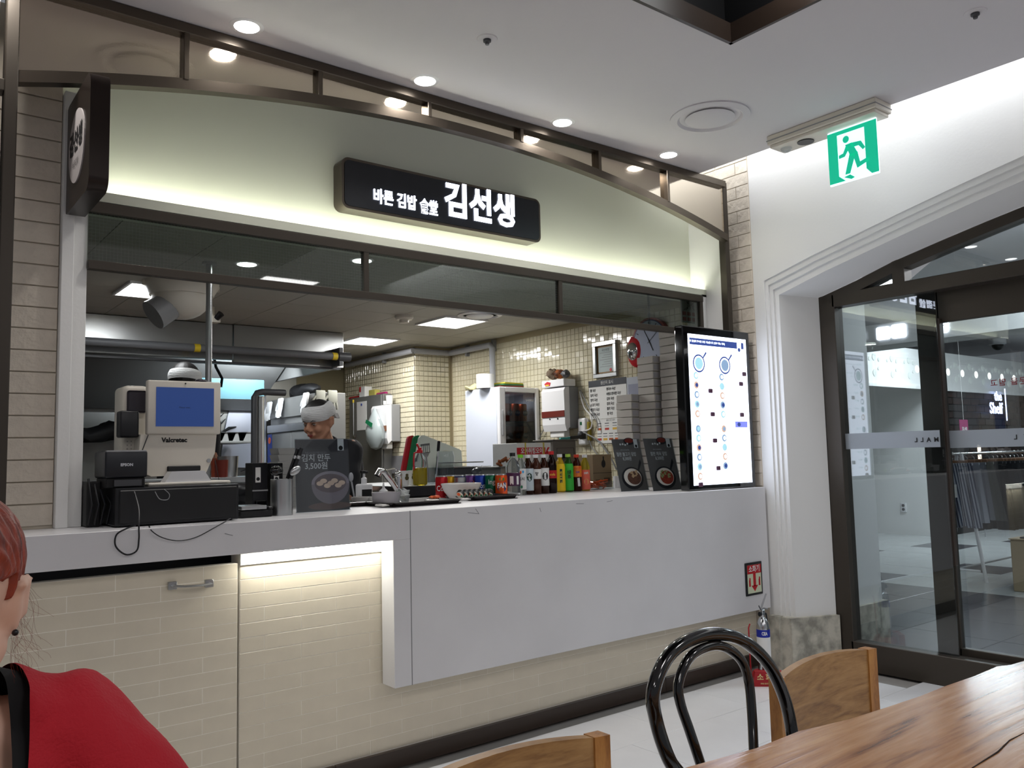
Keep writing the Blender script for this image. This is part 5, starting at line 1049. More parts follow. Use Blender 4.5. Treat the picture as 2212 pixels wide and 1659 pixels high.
# fridge with glass door
fx0 = SX(1076, 5.14, 900)
t = thing('glass_door_fridge', 'white upright fridge with a glass door full of orange drinks', 'fridge', (fx0, 5.14, 0)); FW = 4.285-fx0; FH = 1.80; FD = .44
fw = mat('fridge_blue_white', 'd3d9e6', .35)
B().box(0, .02, 0.02, FD, .02, FH, .003).box(FW-.02, FW, .02, FD, .02, FH, .003).box(.02, FW-.02, .02, FD, FH-.04, FH, .003).box(.02, FW-.02, .02, FD, .02, .25, .003).box(.02, FW-.02, FD-.02, FD, .2, FH).done('cabinet', fw, t)
b = B(); b.box(0, .06, -.02, .018, .06, FH, .005).box(FW-.035, FW, -.02, .018, .06, FH, .005).box(.06, FW-.035, -.02, .018, FH-.04, FH, .004).box(.06, FW-.035, -.02, .018, .06, .25, .004); b.done('door_frame', 'white', t)
B().box(.06, FW-.035, -.004, .0, .25, FH-.04).done('door_glass', glass('fridge_glass', 'a4a8aa', 0, .02), t); B().box(.018, .03, -.036, -.02, 1.42, 1.62, .004).done('handle', 'grey', t)
text(t, 'LASSELE', .022, (FW-.085, -.0055, FH-.10), m='paper', bold=.0004); lv = [1.17, 1.355, 1.535]
for z in lv[:3]: B().box(.022, FW-.022, .03, FD-.03, z-.008, z).done('shelf', 'grey', t)
oc = mat('orange_can', 'c9561f', .35, .3)
for i, z in enumerate(lv[:3]):
    for k in range(4):
        for lay in (0,):
            q = thing('orange_can', 'orange drink can behind the fridge glass, %s from the left on the %s shelf' % (ORD[k], ('lower', 'middle', 'upper')[i]), 'can', (fx0+.075+.078*k, 5.14+.08, z+.001+.152*lay), group='orange drinks on the %s fridge shelf' % ('lower', 'middle', 'upper')[i])
            B().lathe([(.028, 0), (.034, .008), (.034, .13), (.028, .14), (0, .14)], 20).done('body', oc, q, True); B().cyl((0, -.030, .065), (0, -.0346, .065), .024, n=16).done('navy_badge', mat('navy_print', '1b2a6a', .4), q); text(q, 'FAN', .026, (0, -.0355, .068), m='paper', bold=.0006)
area('fridge_fill_light', (fx0+.2, 5.25, FH-.06), .2, .05, .8, (.9, .95, 1))  # unseen fill light, added to brighten the cans behind the glass
t = thing('paper_roll', 'fat white paper roll on top of the fridge', 'roll', (fx0-.02+.02, 5.3, FH)); B().lathe([(.02, 0), (.07, 0), (.07, .11), (.02, .11), (.02, 0)], 28).done('roll', 'paper', t, True)
gl = B(); gl.sph((0, 0, .02), .05, (1.5, .8, .5), 10)
for v in gl.bm.verts: v.co.z = max(v.co.z, 0)+.015*math.sin(v.co.x*50); v.co.z = max(v.co.z, 0)
tag(gl.done('rubber_glove', mat('pale_yellow_rubber', 'cfc99a', .6), None, True, loc=(fx0+.02, 5.50, FH)), 'limp pale yellow glove on the fridge, left of the paper roll', 'glove')
for k, (c_, lb) in enumerate((('5f7a3a', 'dull green pad at the bottom of the pile on the fridge'), ('7a3326', 'thin red brown pad within the pile on the fridge'), ('3f7a4e', 'green pad within the pile on the fridge'), ('b9b03a', 'yellow pad on top of the pile on the fridge'))):
    tag(B().box(-.11, .11, -.08, .08, 0, .012, .003).done('scrub_pad', mat('pad_'+c_, c_, .8), None, loc=(fx0+.235, 5.32, FH+.0005+.0125*k), rot=(0, 0, .12*k-.2)), lb, 'pad')
# boxes at the right wall
BX = SX(1115, 4.15, 1000)
t = thing('side_bench', 'steel side bench along the tiled wall under the boxes', 'bench', (BX-.03, 3.99, 0)); B().box(0, XK-.02-BX+.03, 0, .72, .97, 1.0, .003).done('bench_top', 'gsteel', t)
for x in (.04, .8):
    for y in (.04, .68): B().cyl((x, y, 0), (x, y, .97), .018, n=10).done('leg', 'steel', t, True)
a, c = U(1116, 957, 1, 4.2), U(1190, 957, 1, 4.2)
t = thing('vegetable_carton', 'white produce carton with a red band and yellow straps', 'box', ((a.x+c.x)/2, 4.2, 1.0)); hw = (c.x-a.x)/2; H_ = a.z-1.0
B().box(-hw, hw, 0, .26, 0, H_, .003).done('carton', 'paper', t); B().box(-hw, hw-.05, -.0012, 0, H_-.075, H_-.03).done('red_band', 'red', t); text(t, '오이취청오이', .040, (-.02, -.002, H_-.054), m='paper', bold=.0012, sx=.85)
B().prism([(hw-.055, H_-.075), (hw-.03, H_-.03), (hw-.012, H_-.03), (hw-.03, H_-.052), (hw-.012, H_-.075)], 'xz', -.0012, 0).done('arrow_print', 'red', t)
B().prism([(-.06, H_-.19), (.10, H_-.19), (.10, H_-.165), (.03, H_-.16), (.01, H_-.125), (-.005, H_-.15), (-.03, H_-.13), (-.02, H_-.16), (-.06, H_-.165)], 'xz', -.0012, 0).done('green_print', 'green', t)
for x in (-hw+.07, hw-.065): B().box(x-.005, x+.005, -.002, .262, H_-.0, H_+.0015).box(x-.005, x+.005, -.003, -.0012, 0, H_).done('strap', mat('strap_yellow', 'c9b84a', .5), t)
a, c = U(1192, 952, 1, 4.3), U(1243, 952, 1, 4.3)
t = thing('grey_crate', 'dull grey box with a dark grip hole beside the white carton', 'box', ((a.x+c.x)/2+.008, 4.3, 1.0)); hw = (c.x-a.x)/2-.004; H_ = a.z-1.0
B().box(-hw, hw, 0, .2, 0, H_, .004).done('box_body', mat('grey_board', '6f6a64', .7), t); B().box(-.03, .03, -.002, 0, H_-.12, H_-.09, .004).done('grip_hole', 'blackm', t); b = B()
for x0, x1, z0, z1 in ((-hw+.03, hw-.02, H_-.052, H_-.050), (-hw+.03, -hw+.032, .05, H_-.05), (hw-.022, hw-.02, .05, H_-.05)): b.box(x0, x1, -.0012, 0, z0, z1)
b.done('printed_frame', 'ink', t); B().box(-hw-.01, hw+.01, -.008, .208, H_, H_+.008, .002).done('lid', mat('grey_board', '6f6a64', .7), t)
a, c = U(1245, 1000, 1, 4.02), U(1284, 1000, 1, 4.02)
a, c = U(1284, 982, 1, 4.0), U(1328, 1050, 1, 4.0)
t = thing('cardboard_box', 'brown cardboard box with a bottle print against the tiled wall', 'box', ((a.x+c.x)/2, 4.02, 1.0)); hw = (c.x-a.x)/2-.003; H_ = a.z-1.0
B().box(-hw, hw, 0, .22, 0, H_, .002).done('carton', 'card', t); B().box(-hw, hw, -.001, 0, H_*.52, H_*.53).done('flap_line', 'ink', t); disc(t, .01, H_*.76, .018, .026, 'ink', y=-.0005); B().box(.005, .015, -.001, 0, H_*.86, H_*.95).done('print_shape', 'ink', t)
for z in (H_*.22,): B().box(-hw+.02, -.005, -.001, 0, z, z+.035).box(.01, hw-.02, -.001, 0, z, z+.045).done('printed_block', mat('card_print', '5d4c3a', .8), t)
t = thing('craft_knife', 'teal and black handled tool lying over the boxes', 'tool', (SX(1253, 4.1, 975), 4.1, U(1253, 976, 1, 4.1).z)); t.rotation_euler = (0, -.07, 0)
B().box(-.11, -.02, -.012, .012, -.01, .008, .004).done('teal_grip', mat('teal_plastic', '2f9a94', .4), t); B().box(-.02, .10, -.014, .014, -.012, .012, .003).done('black_body', 'black', t); B().box(.085, .13, -.016, .016, -.018, .022, .004).done('end_block', 'blackm', t)
t.location = (SX(1250, 4.33, 975), 4.40, 1.0+ (U(1192, 952, 1, 4.3).z-1.0)+.022)
t = thing('carrot_tray', 'low clear tray of shredded carrot right of the bottles', 'tray', (SX(1287, 3.80, 1040), 3.80, ZT)); B().box(-.08, .10, -.06, .06, 0, .05, .004).done('clear_box', 'acryl', t)
kb = B(); rr = random.Random(5)
for k in range(46): kb.tube([(rr.uniform(-.07, .08), rr.uniform(-.05, .05), rr.uniform(.005, .05)), (rr.uniform(-.07, .08), rr.uniform(-.05, .05), rr.uniform(.005, .06))], .0035, 4)
kb.done('shredded_carrot', mat('carrot_orange', 'd2541a', .5), t, kind='stuff')
tag(B().lathe([(0, 0), (.028, 0), (.028, .075), (0, .075)], 18).done('white_tub', 'white', None, True, loc=(SX(1336, 3.82, 1030)-.01, 3.82, ZT)), 'small white tub half hidden by the bulgogi card', 'tub')
# wall mounted things on X=4.30
def wall_thing(name, lb, cat, y, z, X=None): return thing(name, lb, cat, ((XK if X is None else X)-.005, y, z))
def dispenser(y0, y1, z0, z1, X, lb, band):
    t = wall_thing('towel_dispenser', lb, 'dispenser', (y0+y1)/2, z0, X); hy = (y1-y0)/2; H_ = z1-z0
    B().box(-.09, 0, -hy, hy, .02, H_, .006, 2).done('back_shell', 'grey', t); b = B(); b.prism([(-.09, .03), (-.125, .0), (-.14, .05), (-.145, H_-.03), (-.13, H_-.005), (-.09, H_)], 'xz', -hy+.004, hy-.004); b.done('front_cover', 'white', t)
    B().box(-.1475, -.143, -hy+.004, hy-.004, H_*.32, H_*.46).done('colour_band', band, t, label='brown gradient band')
    for s_ in (-.05, .04): B().cyl((-.1435, s_, H_*.28), (-.141, s_, H_*.28), .007, n=8).done('sight_hole', 'black', t)
    B().box(-.11, -.05, -hy*.6, hy*.6, -.045, .02, .006, 2).done('paper_towel', 'paper', t); return t
dispenser(4.665, 4.935, 1.44, 1.775, XK, 'paper towel dispenser with a red brown band on the near tiled wall', mat('maroon_band', '6b2a22', .4))
for (y, z, lb, m_, s_) in ((4.86, 1.80, 'crumpled beige rag on the near towel dispenser', mat('beige_rag', '7a6a58', .8), .05), (4.78, 1.80, 'black and orange rolled glove on the near towel dispenser', mat('orange_rag', 'b8642a', .7, var=.8, vscale=14, vcol='111111'), .042), (4.71, 1.80, 'dark tangle of ties on the near towel dispenser', 'dgrey', .035)):
    b = B(); b.sph((0, 0, s_*.7), s_, (1, 1, .8), 9)
    for v in b.bm.verts: v.co += Vector((rr.uniform(-1, 1), rr.uniform(-1, 1), rr.uniform(-1, 1)))*s_*.16
    tag(b.done('rag' if 'rag' in lb else ('rolled_glove' if 'glove' in lb else 'tie_bundle'), m_, None, True, loc=(XK-.09, y, z+.05)), lb, 'cloth')
t = wall_thing('wipe_box', 'small white box with a red and yellow print on the near dispenser', 'box', 4.80, 1.777); B().box(-.15, -.03, -.14, .12, 0, .055, .006, 2).done('box_body', 'white', t); B().prism([(.02, .01), (.07, .01), (.085, .03), (.05, .045), (.01, .035)], 'yz', -.1515, -.15).done('red_print', 'red', t); B().box(-.1525, -.1515, .03, .07, .012, .022).done('yellow_print', 'yellow', t)
dispenser(6.64, 6.93, 1.40, 1.76, 3.90, 'paper towel dispenser with a copper band on the far tiled wall', mat('copper_band', '7a4e34', .35))
t = thing('paper_cup', 'white paper cup standing on the far towel dispenser', 'cup', (3.83, 6.72, 1.765)); B().lathe([(0, 0), (.028, 0), (.035, .08), (.032, .08), (0, .01)], 18).done('cup_wall', 'paper', t, True)
t = thing('small_carton', 'small pale carton with teal print on the far towel dispenser', 'box', (3.83, 6.85, 1.765)); B().box(-.03, .03, -.07, .05, 0, .035, .002).done('carton', 'paper', t); B().box(-.031, -.03, .0, .04, .008, .028).done('teal_print', mat('teal_plastic', '2f9a94', .4), t)
# pinned papers
def sheet(name, lb, pts, m='paper', X=None, cat='poster', d=.003):
    """sheet on the wall plane X through four picture corners (left top, right top, left bottom)"""
    X_ = (XK if X is None else X)-.008; a, b_, c = [U(p[0], p[1], 0, X_) for p in pts]
    t = thing(name, lb, cat, (X_, (a.y+b_.y)/2, c.z)); W_ = a.y-b_.y; H_ = a.z-c.z
    B().box(-d, 0, -W_/2, W_/2, 0, H_).done('sheet', m, t); return t, W_, H_
t, W_, H_ = sheet('framed_certificate', 'certificate in a silver frame high on the tiled wall', [(1284, 742), (1334, 737), (1290, 818)], 'paper', cat='picture frame')
b = B()
for y0, y1, z0, z1 in ((-W_/2, W_/2, H_-.03, H_), (-W_/2, W_/2, 0, .03), (-W_/2, -W_/2+.03, .03, H_-.03), (W_/2-.03, W_/2, .03, H_-.03)): b.box(-.025, 0, y0, y1, z0, z1, .003)
b.done('frame', 'steel', t); B().box(-.0045, -.003, -W_/2+.03, W_/2-.03, .03, H_-.03).done('gold_mount', mat('gold_mount', '8a6a3a', .5), t); B().box(-.006, -.0045, -W_/2+.042, W_/2-.042, .042, H_-.042).done('certificate_sheet', mat('pale_blue_paper', 'b9c6c6', .6), t)
text(t, '국산면장', .022, (-.0065, 0, H_*.76), FX, 'ink'); b = B()
for k in range(7): b.box(-.0068, -.006, -W_*.25, W_*.25-.02*(k % 3), H_*.30+.017*k, H_*.30+.020*k*0+.017*k+.003)
b.done('text_lines', 'grey', t, kind='stuff'); B().cyl((-.0072, -W_*.2, H_*.2), (-.006, -W_*.2, H_*.2), .012, n=12).done('red_seal', 'red', t)
t, W_, H_ = sheet('origin_notice', 'pale notice with a dark header listing ingredients on the tiled wall', [(1272, 824), (1353, 815), (1280, 906)], 'paper')
B().box(-.0042, -.003, -W_/2, W_/2, H_*.83, H_).done('header_band', mat('slate_print', '3a3d45', .6), t); text(t, '원산지 표시', .030, (-.0047, 0, H_*.915), FX, 'paper', sx=.9)
rows_ = [('쌀 국산', '콩국수 국산'), ('김치 국산', '비빔오징어면 국산'), ('참치 국산', '김치 국산'), ('소고기 국산', '김치 국산'), ('불고기 국산', '참치 국산'), ('오징어 국산', '면 국산')]
for k, (p_, q_) in enumerate(rows_):
    text(t, p_, .024, (-.0042, W_*.46, H_*(.74-.125*k)), FX, 'ink', .0007, 'LEFT', sx=.8); text(t, q_, .024, (-.0042, W_*.02, H_*(.74-.125*k)), FX, 'ink', .0007, 'LEFT', sx=.8)
t, W_, H_ = sheet('menu_chart', 'sheet with small coloured tables under the ingredient notice', [(1290, 906), (1350, 899), (1296, 958)], 'paper')
text(t, '김밥 국산 표시', .015, (-.0042, 0, H_*.93), FX, 'ink'); cols_ = ['c8622e', 'b8433a', 'd9b04a', 'a8572e']
for r_ in range(2):
    for k in range(4+r_):
        y = W_*.42-W_*.84*k/(3+r_); z = H_*(.50-.42*r_); w_ = W_*.075
        B().box(-.0036, -.003, y-w_, y+w_, z+H_*.30, z+H_*.33).box(-.0036, -.003, y-w_, y+w_, z+H_*.20, z+H_*.22).done('table_rule', mat('slate_print', '3a3d45', .6), t); B().box(-.0036, -.003, y-w_, y+w_, z+H_*.04, z+H_*.13).done('colour_cell', mat('cell_'+cols_[(k+r_) % 4], cols_[(k+r_) % 4], .6), t)
t, W_, H_ = sheet('notice_sheet', 'pale shiny notice sheet half hidden behind stacked cartons', [(1354, 816), (1388, 812), (1357, 892)], mat('pale_sheet', 'b4bac6', .35)); B().box(-.0036, -.003, -W_*.3, W_*.4, H_*.42, H_*.80).done('printed_panel', mat('panel_violet', '8f93a8', .6), t); B().cyl((-.004, -W_*.3, H_*.95), (-.003, -W_*.3, H_*.95), .008, n=12).done('print_dot', 'ink', t); B().box(-.0036, -.003, .0, W_*.38, H_*.30, H_*.34).done('black_mark', 'ink', t)
q = U(1379, 758, 0, XK)
t = wall_thing('alarm_bell', 'red oval wall alarm with a clear lamp high on the tiled wall', 'alarm', q.y, q.z); B().sph((-.01, 0, 0), .085, (.5, 1, 1.4), 14).done('red_base', 'red', t, True); B().sph((-.04, .01, -.005), .052, (.7, 1, 1.25), 12).done('lamp_dome', 'chrome', t, True)
q = U(1412, 738, 0, XK)
t = wall_thing('wall_clock', 'round wall clock with a red rim partly behind the cartons', 'clock', q.y, q.z); B().cyl((-.035, 0, 0), (0, 0, 0), .165, n=40).done('rim', mat('clock_red', '8a2420', .35), t, True); B().cyl((-.0365, 0, 0), (-.034, 0, 0), .150, n=40).done('navy_ring', mat('navy_print', '1b2a6a', .4), t); B().cyl((-.038, 0, 0), (-.0365, 0, 0), .143, n=40).done('dial', mat('clock_dial', 'aab4cc', .5), t)
for k in range(12): a_ = k*PI/6; B().box(-.0395, -.038, -.002, .002, .115, .135).xf(Matrix.Rotation(a_, 4, 'X')).done('hour_mark', 'ink', t)
for a_, l_, w_ in ((-.5, .10, .002), (2.7, .075, .003), (.9, .11, .001)): B().box(-.041, -.0395, -w_, w_, -.02, l_).xf(Matrix.Rotation(a_, 4, 'X')).done('clock_hand', 'ink', t)
# socket with cables
q = U(1268, 932, 0, XK); t = wall_thing('power_strip', 'white wall power socket with two green lights and a yellow side', 'socket', q.y, q.z)
B().box(-.045, 0, -.035, .05, -.10, .10, .014, 3).done('housing', 'white', t, True); B().box(-.03, 0, -.06, -.035, -.07, .07, .006).done('yellow_side', mat('mustard_plastic', '9a8a2c', .5), t)
for z in (.06, -.02): B().box(-.047, -.044, .0, .02, z-.012, z+.012).done('green_switch', mat('switch_green', '1f6a44', .4), t)
B().sph((-.06, 0, -.02), .024, n=10).done('plug', 'dgrey', t, True)
wq = Vector((XK-.06, q.y, q.z))
def W3(px, py, X=None): return U(px, py, 0, (XK-.03) if X is None else X)
cable([W3(1252, 846), W3(1262, 880), W3(1277, 900), W3(1276, 925), wq], 'white cable from the near dispenser down to the wall socket', .005, 'white')
cable([W3(1254, 843), W3(1272, 880), W3(1288, 905), W3(1292, 930)], 'grey cable crossing the ingredient notice edge', .004, 'grey')
cable([wq, W3(1290, 950), W3(1305, 968), W3(1320, 990), W3(1332, 1015)], 'thick grey cable running down right from the wall socket', .006, 'grey')
cable([W3(1272, 948), W3(1278, 965), W3(1290, 982)], 'thin grey cable hanging below the wall socket', .004, 'grey')
cable([W3(1188, 898), W3(1176, 925), W3(1164, 948)], 'grey wire from the near dispenser down to the fridge', .004, 'grey')
# stacks of folded paper cartons
sk = 0
for (px0, px1, top, bot, Y, nm) in ((1346, 1414, 852, 955, 3.86, 'short left stack'), (1392, 1456, 770, 955, 3.72, 'tall middle stack'), (1440, 1470, 712, 955, 3.56, 'tall stack beside the menu screen')):
    a, c = U(px0, top, 1, Y), U(px1, bot, 1, Y); n_ = int((a.z-1.06)/.024) if False else (12 if top > 800 else 17 if top > 750 else 20); z0 = ZT+.001; dz = (a.z-z0)/n_; hw = (c.x-a.x)/2*.98
    proto = None
    for k in range(n_):
        lb = 'nested paper food box, %s from the top of the %s' % (ORD[n_-1-k], nm)
        if proto is None:
            q = thing('paper_food_box', lb, 'box', ((a.x+c.x)/2, Y, z0), group='nested paper boxes, '+nm); proto = q
            b = B(); b.box(-hw, hw*.18, -.07, .07, .0, dz*.94, .003); b.done('box_wall', mat('kraft_grey', 'c6c1ba', .8), q)
            B().prism([(hw*.18, dz*.05), (hw*.80, dz*.55), (hw*.95, dz*.95), (hw*.18, dz*.95)], 'xz', -.065, .065).done('kraft_side', mat('kraft_brown', '8c7662', .85), q)
            B().box(-hw*.95, -hw*.55, -.0715, -.07, dz*.15, dz*.8).done('printed_edge', mat('edge_print', 'b5b2b6', .8), q); B().cyl((hw*.0, -.0712, dz*.5), (hw*.0, -.07, dz*.5), .004, n=8).done('round_mark', 'grey', q)
        else: q = copy_tree(proto, loc=((a.x+c.x)/2+random.uniform(-.003, .003), Y+random.uniform(-.003, .003), z0+dz*k), label=lb)
# drawing sheet behind the transom glass
a, c = U(1470, 640, 1, 3.40), U(1507, 700, 1, 3.40)
t = thing('taped_sheet', 'pale sheet with a sketch and red blocks behind the right transom pane', 'poster', (a.x, 3.40, c.z)); W_ = c.x-a.x; H_ = a.z-c.z; B().box(0, W_, 0, .003, 0, H_).done('sheet', mat('dim_paper', '8f9490', .7), t)
for k in range(3):
    for j in range(2): B().box(.012+k*W_*.3, .012+k*W_*.3+W_*.22, -.001, 0, .012+.035*j, .035+.035*j).done('red_block', mat('dull_red_print', '7a3a3a', .6), t)
b = B(); rr = random.Random(2)
for k in range(10): p = [(W_*.1+rr.uniform(0, W_*.75), -.001, H_*.45+rr.uniform(0, H_*.4)) for _ in range(3)]; b.tube(p, .0012, 4)
b.done('sketch_lines', 'ink', t, kind='stuff')
# -------- left half of the kitchen
xo0 = 3.05
t = thing('oven_cabinet', 'tall grey steel oven cabinet with gloves drying on top', 'cabinet', (xo0, 6.55, 0)); OL = 1.05; OH = 1.84
B().box(0, .25, 0, OL, .1, OH, .004).done('casing', 'gsteel', t); B().box(-.02, 0, .0, OL, 1.66, OH-.01, .003).done('control_panel', 'gsteel', t); B().box(-.035, -.0, .0, OL, 1.53, 1.60, .004).done('rail_band', 'steel', t); B().box(-.022, -.004, .01, OL/2-.004, .2, 1.52, .003).done('door', 'gsteel', t); B().box(-.022, -.004, OL/2+.004, OL-.01, .2, 1.52, .003).done('door', 'gsteel', t)
B().box(-.024, -.02, .10, .20, 1.70, 1.76).done('display', 'black', t)
t2_ = thing('round_sticker', 'blue and orange sticker on the far edge of the oven cabinet', 'sticker', (xo0-.024, 7.56, 1.40)); B().box(-.002, 0, -.05, .05, -.16, .12, .0).done('blue_field', 'blue', t2_); B().cyl((-.004, 0, .06), (-.002, 0, .06), .03, n=14).done('orange_dot', 'orange', t2_)
def glove(lb, p, s_=1.0, m='white_cloth', rz=0, tilt=.15):
    m_ = mat('grey_glove' if m == 'grey' else 'white_glove', '8c8c82' if m == 'grey' else 'dcdcdc', .85); t = thing('work_glove', lb, 'glove', p, rot=(0, tilt, rz), group='gloves drying on the oven cabinet')
    b = B(); b.box(-.012, .012, -.045*s_, .045*s_, -.11*s_, .0, .010, 2)
    for k in range(4): y = (-.034+.0225*k)*s_; b.tube([(0, y, -.10*s_), (-.004, y*1.15, -.14*s_), (0, y*1.3, -(.165+.008*(k in (1, 2)))*s_)], [.011*s_, .010*s_, .008*s_], 8)
    b.tube([(0, .04*s_, -.05*s_), (0, .065*s_, -.08*s_), (0, .07*s_, -.11*s_)], [.012*s_, .010*s_, .008*s_], 8); b.done('fabric', m_, t, True); return t
for i, (px, py, X_, lb, g_) in enumerate(((583, 868, xo0-.05, 'white glove drying leftmost on the oven cabinet', 'w'), (607, 860, xo0-.05, 'bright white glove, second from left on the oven cabinet', 'w'), (662, 848, xo0-.05, 'white glove hanging over the oven corner above the cook', 'w'))):
    q = U(px, py, 0, X_); glove(lb, (X_, q.y, q.z), 1.05, rz=0)
for px, lb in ((692, 'grey glove on the near end of the oven, left of the other'), (718, 'grey glove with spread fingers at the right end of the oven')):
    q = U(px, 843, 1, 6.52); g_ = glove(lb, (q.x, 6.52, q.z), 1.0, 'grey', rz=PI/2, tilt=0)
q = U(722, 870, 1, 6.5)
t = thing('dark_bundle', 'dark heap of bags on top of the oven cabinet', 'bag', (xo0+.12, 7.1, OH)); b = B(); b.sph((0, 0, .05), .11, (.8, 2.6, .55), 12)
for v in b.bm.verts: v.co.z = max(v.co.z+.02*math.sin(v.co.y*20+v.co.x*30), .0)
b.done('bundle', 'blackm', t, True)
# second grey locker with things
LX = 3.80; q = U(828, 850, 0, LX); q2 = U(757, 858, 0, LX)
t = thing('grey_locker', 'grey steel locker with a paper note, right of the cook', 'cabinet', (LX, q.y, 0)); LH = q.z; LL = min(q2.y-q.y, 7.75-q.y)
B().box(0, .09, 0, LL, .05, LH, .004).done('casing', 'gsteel', t); B().box(-.018, 0, .01, LL-.01, .9, LH-.01, .003).done('upper_door', 'gsteel', t); B().box(-.018, 0, .01, LL-.01, .1, .89, .003).done('lower_door', 'gsteel', t)
a, c, d_ = U(771, 869, 0, LX-.02), U(792, 866, 0, LX-.02), U(771, 930, 0, LX-.02)
t = thing('note_paper', 'blank white paper pinned to the grey locker door', 'paper', (LX-.020, (a.y+c.y)/2, d_.z)); B().box(-.002, 0, -(a.y-c.y)/2, (a.y-c.y)/2, 0, a.z-d_.z).done('sheet', 'paper', t); B().cyl((-.006, .0, a.z-d_.z-.03), (-.002, .0, a.z-d_.z-.03), .012, n=8).done('blue_magnet', 'blue', t)
a = U(764, 868, 0, LX-.03); c = U(762, 940, 0, LX-.03)
t = thing('hook_rod', 'thin steel rod with a hook hanging on the grey locker', 'rod', (LX-.034, a.y, a.z)); B().cyl((0, 0, 0), (0, .0, c.z-a.z), .006, n=8).tube([(0, 0, c.z-a.z), (-.0, -.03, c.z-a.z-.02), (0, -.05, c.z-a.z+.01)], .007, 8).done('rod', 'steel', t, True); B().cyl((0, 0, -.01), (0, 0, .02), .009, n=8).done('yellow_tip', 'yellow', t)
q = U(790, 850, 0, LX+.05)
for (dy, c_, lb, sx_) in ((.30, 'red', 'red marker lying on the grey locker', .09), (-.25, mat('magenta_pen', 'a8246a', .4), 'magenta and black pen lying on the grey locker', .10)):
    o = B().cyl((0, -sx_, .014), (0, sx_, .014), .014, n=10).done('marker_pen', c_, None, True, loc=(LX+.08, q.y+dy, LH)); tag(o, lb, 'pen')
t = thing('small_white_box', 'small white box with a red corner on the grey locker', 'box', (LX+.06, q.y+.02, LH)); B().box(-.04, .04, -.055, .055, 0, .10, .002).done('carton', 'paper', t); B().box(-.041, -.04, .02, .055, .05, .10).done('red_corner', 'red', t)
tag(B().box(-.03, .03, -.06, .06, 0, .06, .003).done('sponge', mat('sponge_yellow', 'b8b05a', .8), None, loc=(LX+.08, q.y-.12, LH)), 'pale yellow sponge beside the small white box', 'sponge')
# hanging plastic bag
q = U(815, 878, 0, LX-.05)
t = thing('plastic_bag', 'white translucent shopping bag with green print hanging by the far dispenser', 'bag', (q.x-.03, q.y, q.z)); b = B(); prof = [(0, -.0), (.02, -.03), (.08, -.12), (.135, -.22), (.13, -.30), (.07, -.38), (0, -.40)]
b.lathe(prof[::-1], 18)
for v in b.bm.verts:
    a_ = math.atan2(v.co.y, v.co.x); v.co.x *= .55; v.co += Vector((0, .0, 0)); rr_ = 1+.10*math.sin(a_*7+v.co.z*20); v.co.y = v.co.y*rr_+.25*(v.co.z+.0)*.25
b.done('bag_film', mat('bag_film', 'b9c4c6', .3, alpha=.72), t, True); B().sph((-.01, -.04, -.25), .09, (.5, 1, .9), 10).done('contents', mat('bag_contents', '6f7f78', .7, var=.6, vscale=30, vcol='2f5a44'), t, True); B().prism([(-.10, -.16), (.02, -.12), (.04, -.15), (-.08, -.20)], 'yz', -.075, -.074).done('green_print', 'green', t)
a, c, d_ = U(848, 985, 0, 3.89), U(882, 975, 0, 3.89), U(840, 1022, 0, 3.89)
t = thing('wrinkled_sheet', 'wrinkled grey sheet hanging below the far towel dispenser', 'paper', (3.885, (a.y+c.y)/2, d_.z)); B().prism([(-(a.y-c.y)/2, .02), ((a.y-c.y)/2+.05, -.01), ((a.y-c.y)/2, a.z-d_.z), (-(a.y-c.y)/2, a.z-d_.z)], 'yz', -.004, 0).done('sheet', mat('wrinkled_grey', '8e8e92', .4, .3, bump=.5, bscale=14), t)
# white wall graphic with brush strokes, rail shelf, pots, tubes
gx = U(560, 900, 1, 7.76)
t = thing('wall_graphic', 'tall white curved panel with black brush strokes on the back wall', 'wall panel', (0, 7.76, 0)); pts_ = []
for px, py in ((478, 1010), (478, 985), (482, 955), (487, 925), (493, 895), (503, 865), (520, 840), (545, 822), (575, 808), (575, 1010)): p_ = U(px, py, 1, 7.76); pts_.append((p_.x, p_.z))
b = B(); b.prism(pts_, 'xz', 0, .02); b.done('white_panel', mat('white_panel_gloss', 'c9ccd6', .35), t)
for P_, w_ in (([(478, 935), (495, 925), (510, 922)], .03), ([(478, 915), (487, 905)], .025), ([(476, 900), (483, 893)], .02), ([(520, 1018), (545, 1010), (575, 1003)], .012)): B().tube([U(x, y, 1, 7.75) - Vector((0, 7.76, 0)) for x, y in P_], [w_*.6]+[w_]*(len(P_)-2)+[w_*.3], 8, flat=.5).done('brush_stroke', 'ink', t, True)
a, c = U(455, 940, 1, 7.2), U(548, 937, 1, 7.2)
t = thing('wall_shelf', 'dark steel rail shelf with upturned pans on the back wall', 'shelf', (a.x, 7.2, a.z-.05)); B().box(-.6, c.x-a.x, 0, .5, -.02, .0, .003).done('shelf_board', 'dsteel', t)
for k in range(4):
    xk = (c.x-a.x)*(k+.5)/4; p_ = thing('steel_pan', 'shallow steel pan, number %s from the left on the rail shelf' % ('one', 'two', 'three', 'four')[k], 'pan', (a.x+xk, 7.3, a.z-.05), group='pans on the rail shelf'); B().prism([(-.07, 0), (.055, 0), (.085, .07), (-.085, .07)], 'xz', -.08, .08).done('pan_body', 'gsteel', p_); B().box(-.09, .09, -.09, .09, .07, .078, .002).done('pan_rim', 'steel', p_)
q0, q1 = U(549, 1000, 1, 5.9), U(549, 846, 1, 5.9)
t = thing('drain_pipe', 'black upright pipe with an elbow beside the white graphic', 'pipe', (q0.x, 5.9, q0.z-.25)); hh = q1.z-q0.z+.25
B().tube([(0, 0, -q0.z+.27), (0, 0, hh-.04), (.02, 0, hh-.01), (.06, 0, hh), (.24, .02, hh)], .024, 10).done('pipe', 'dgrey', t, True)
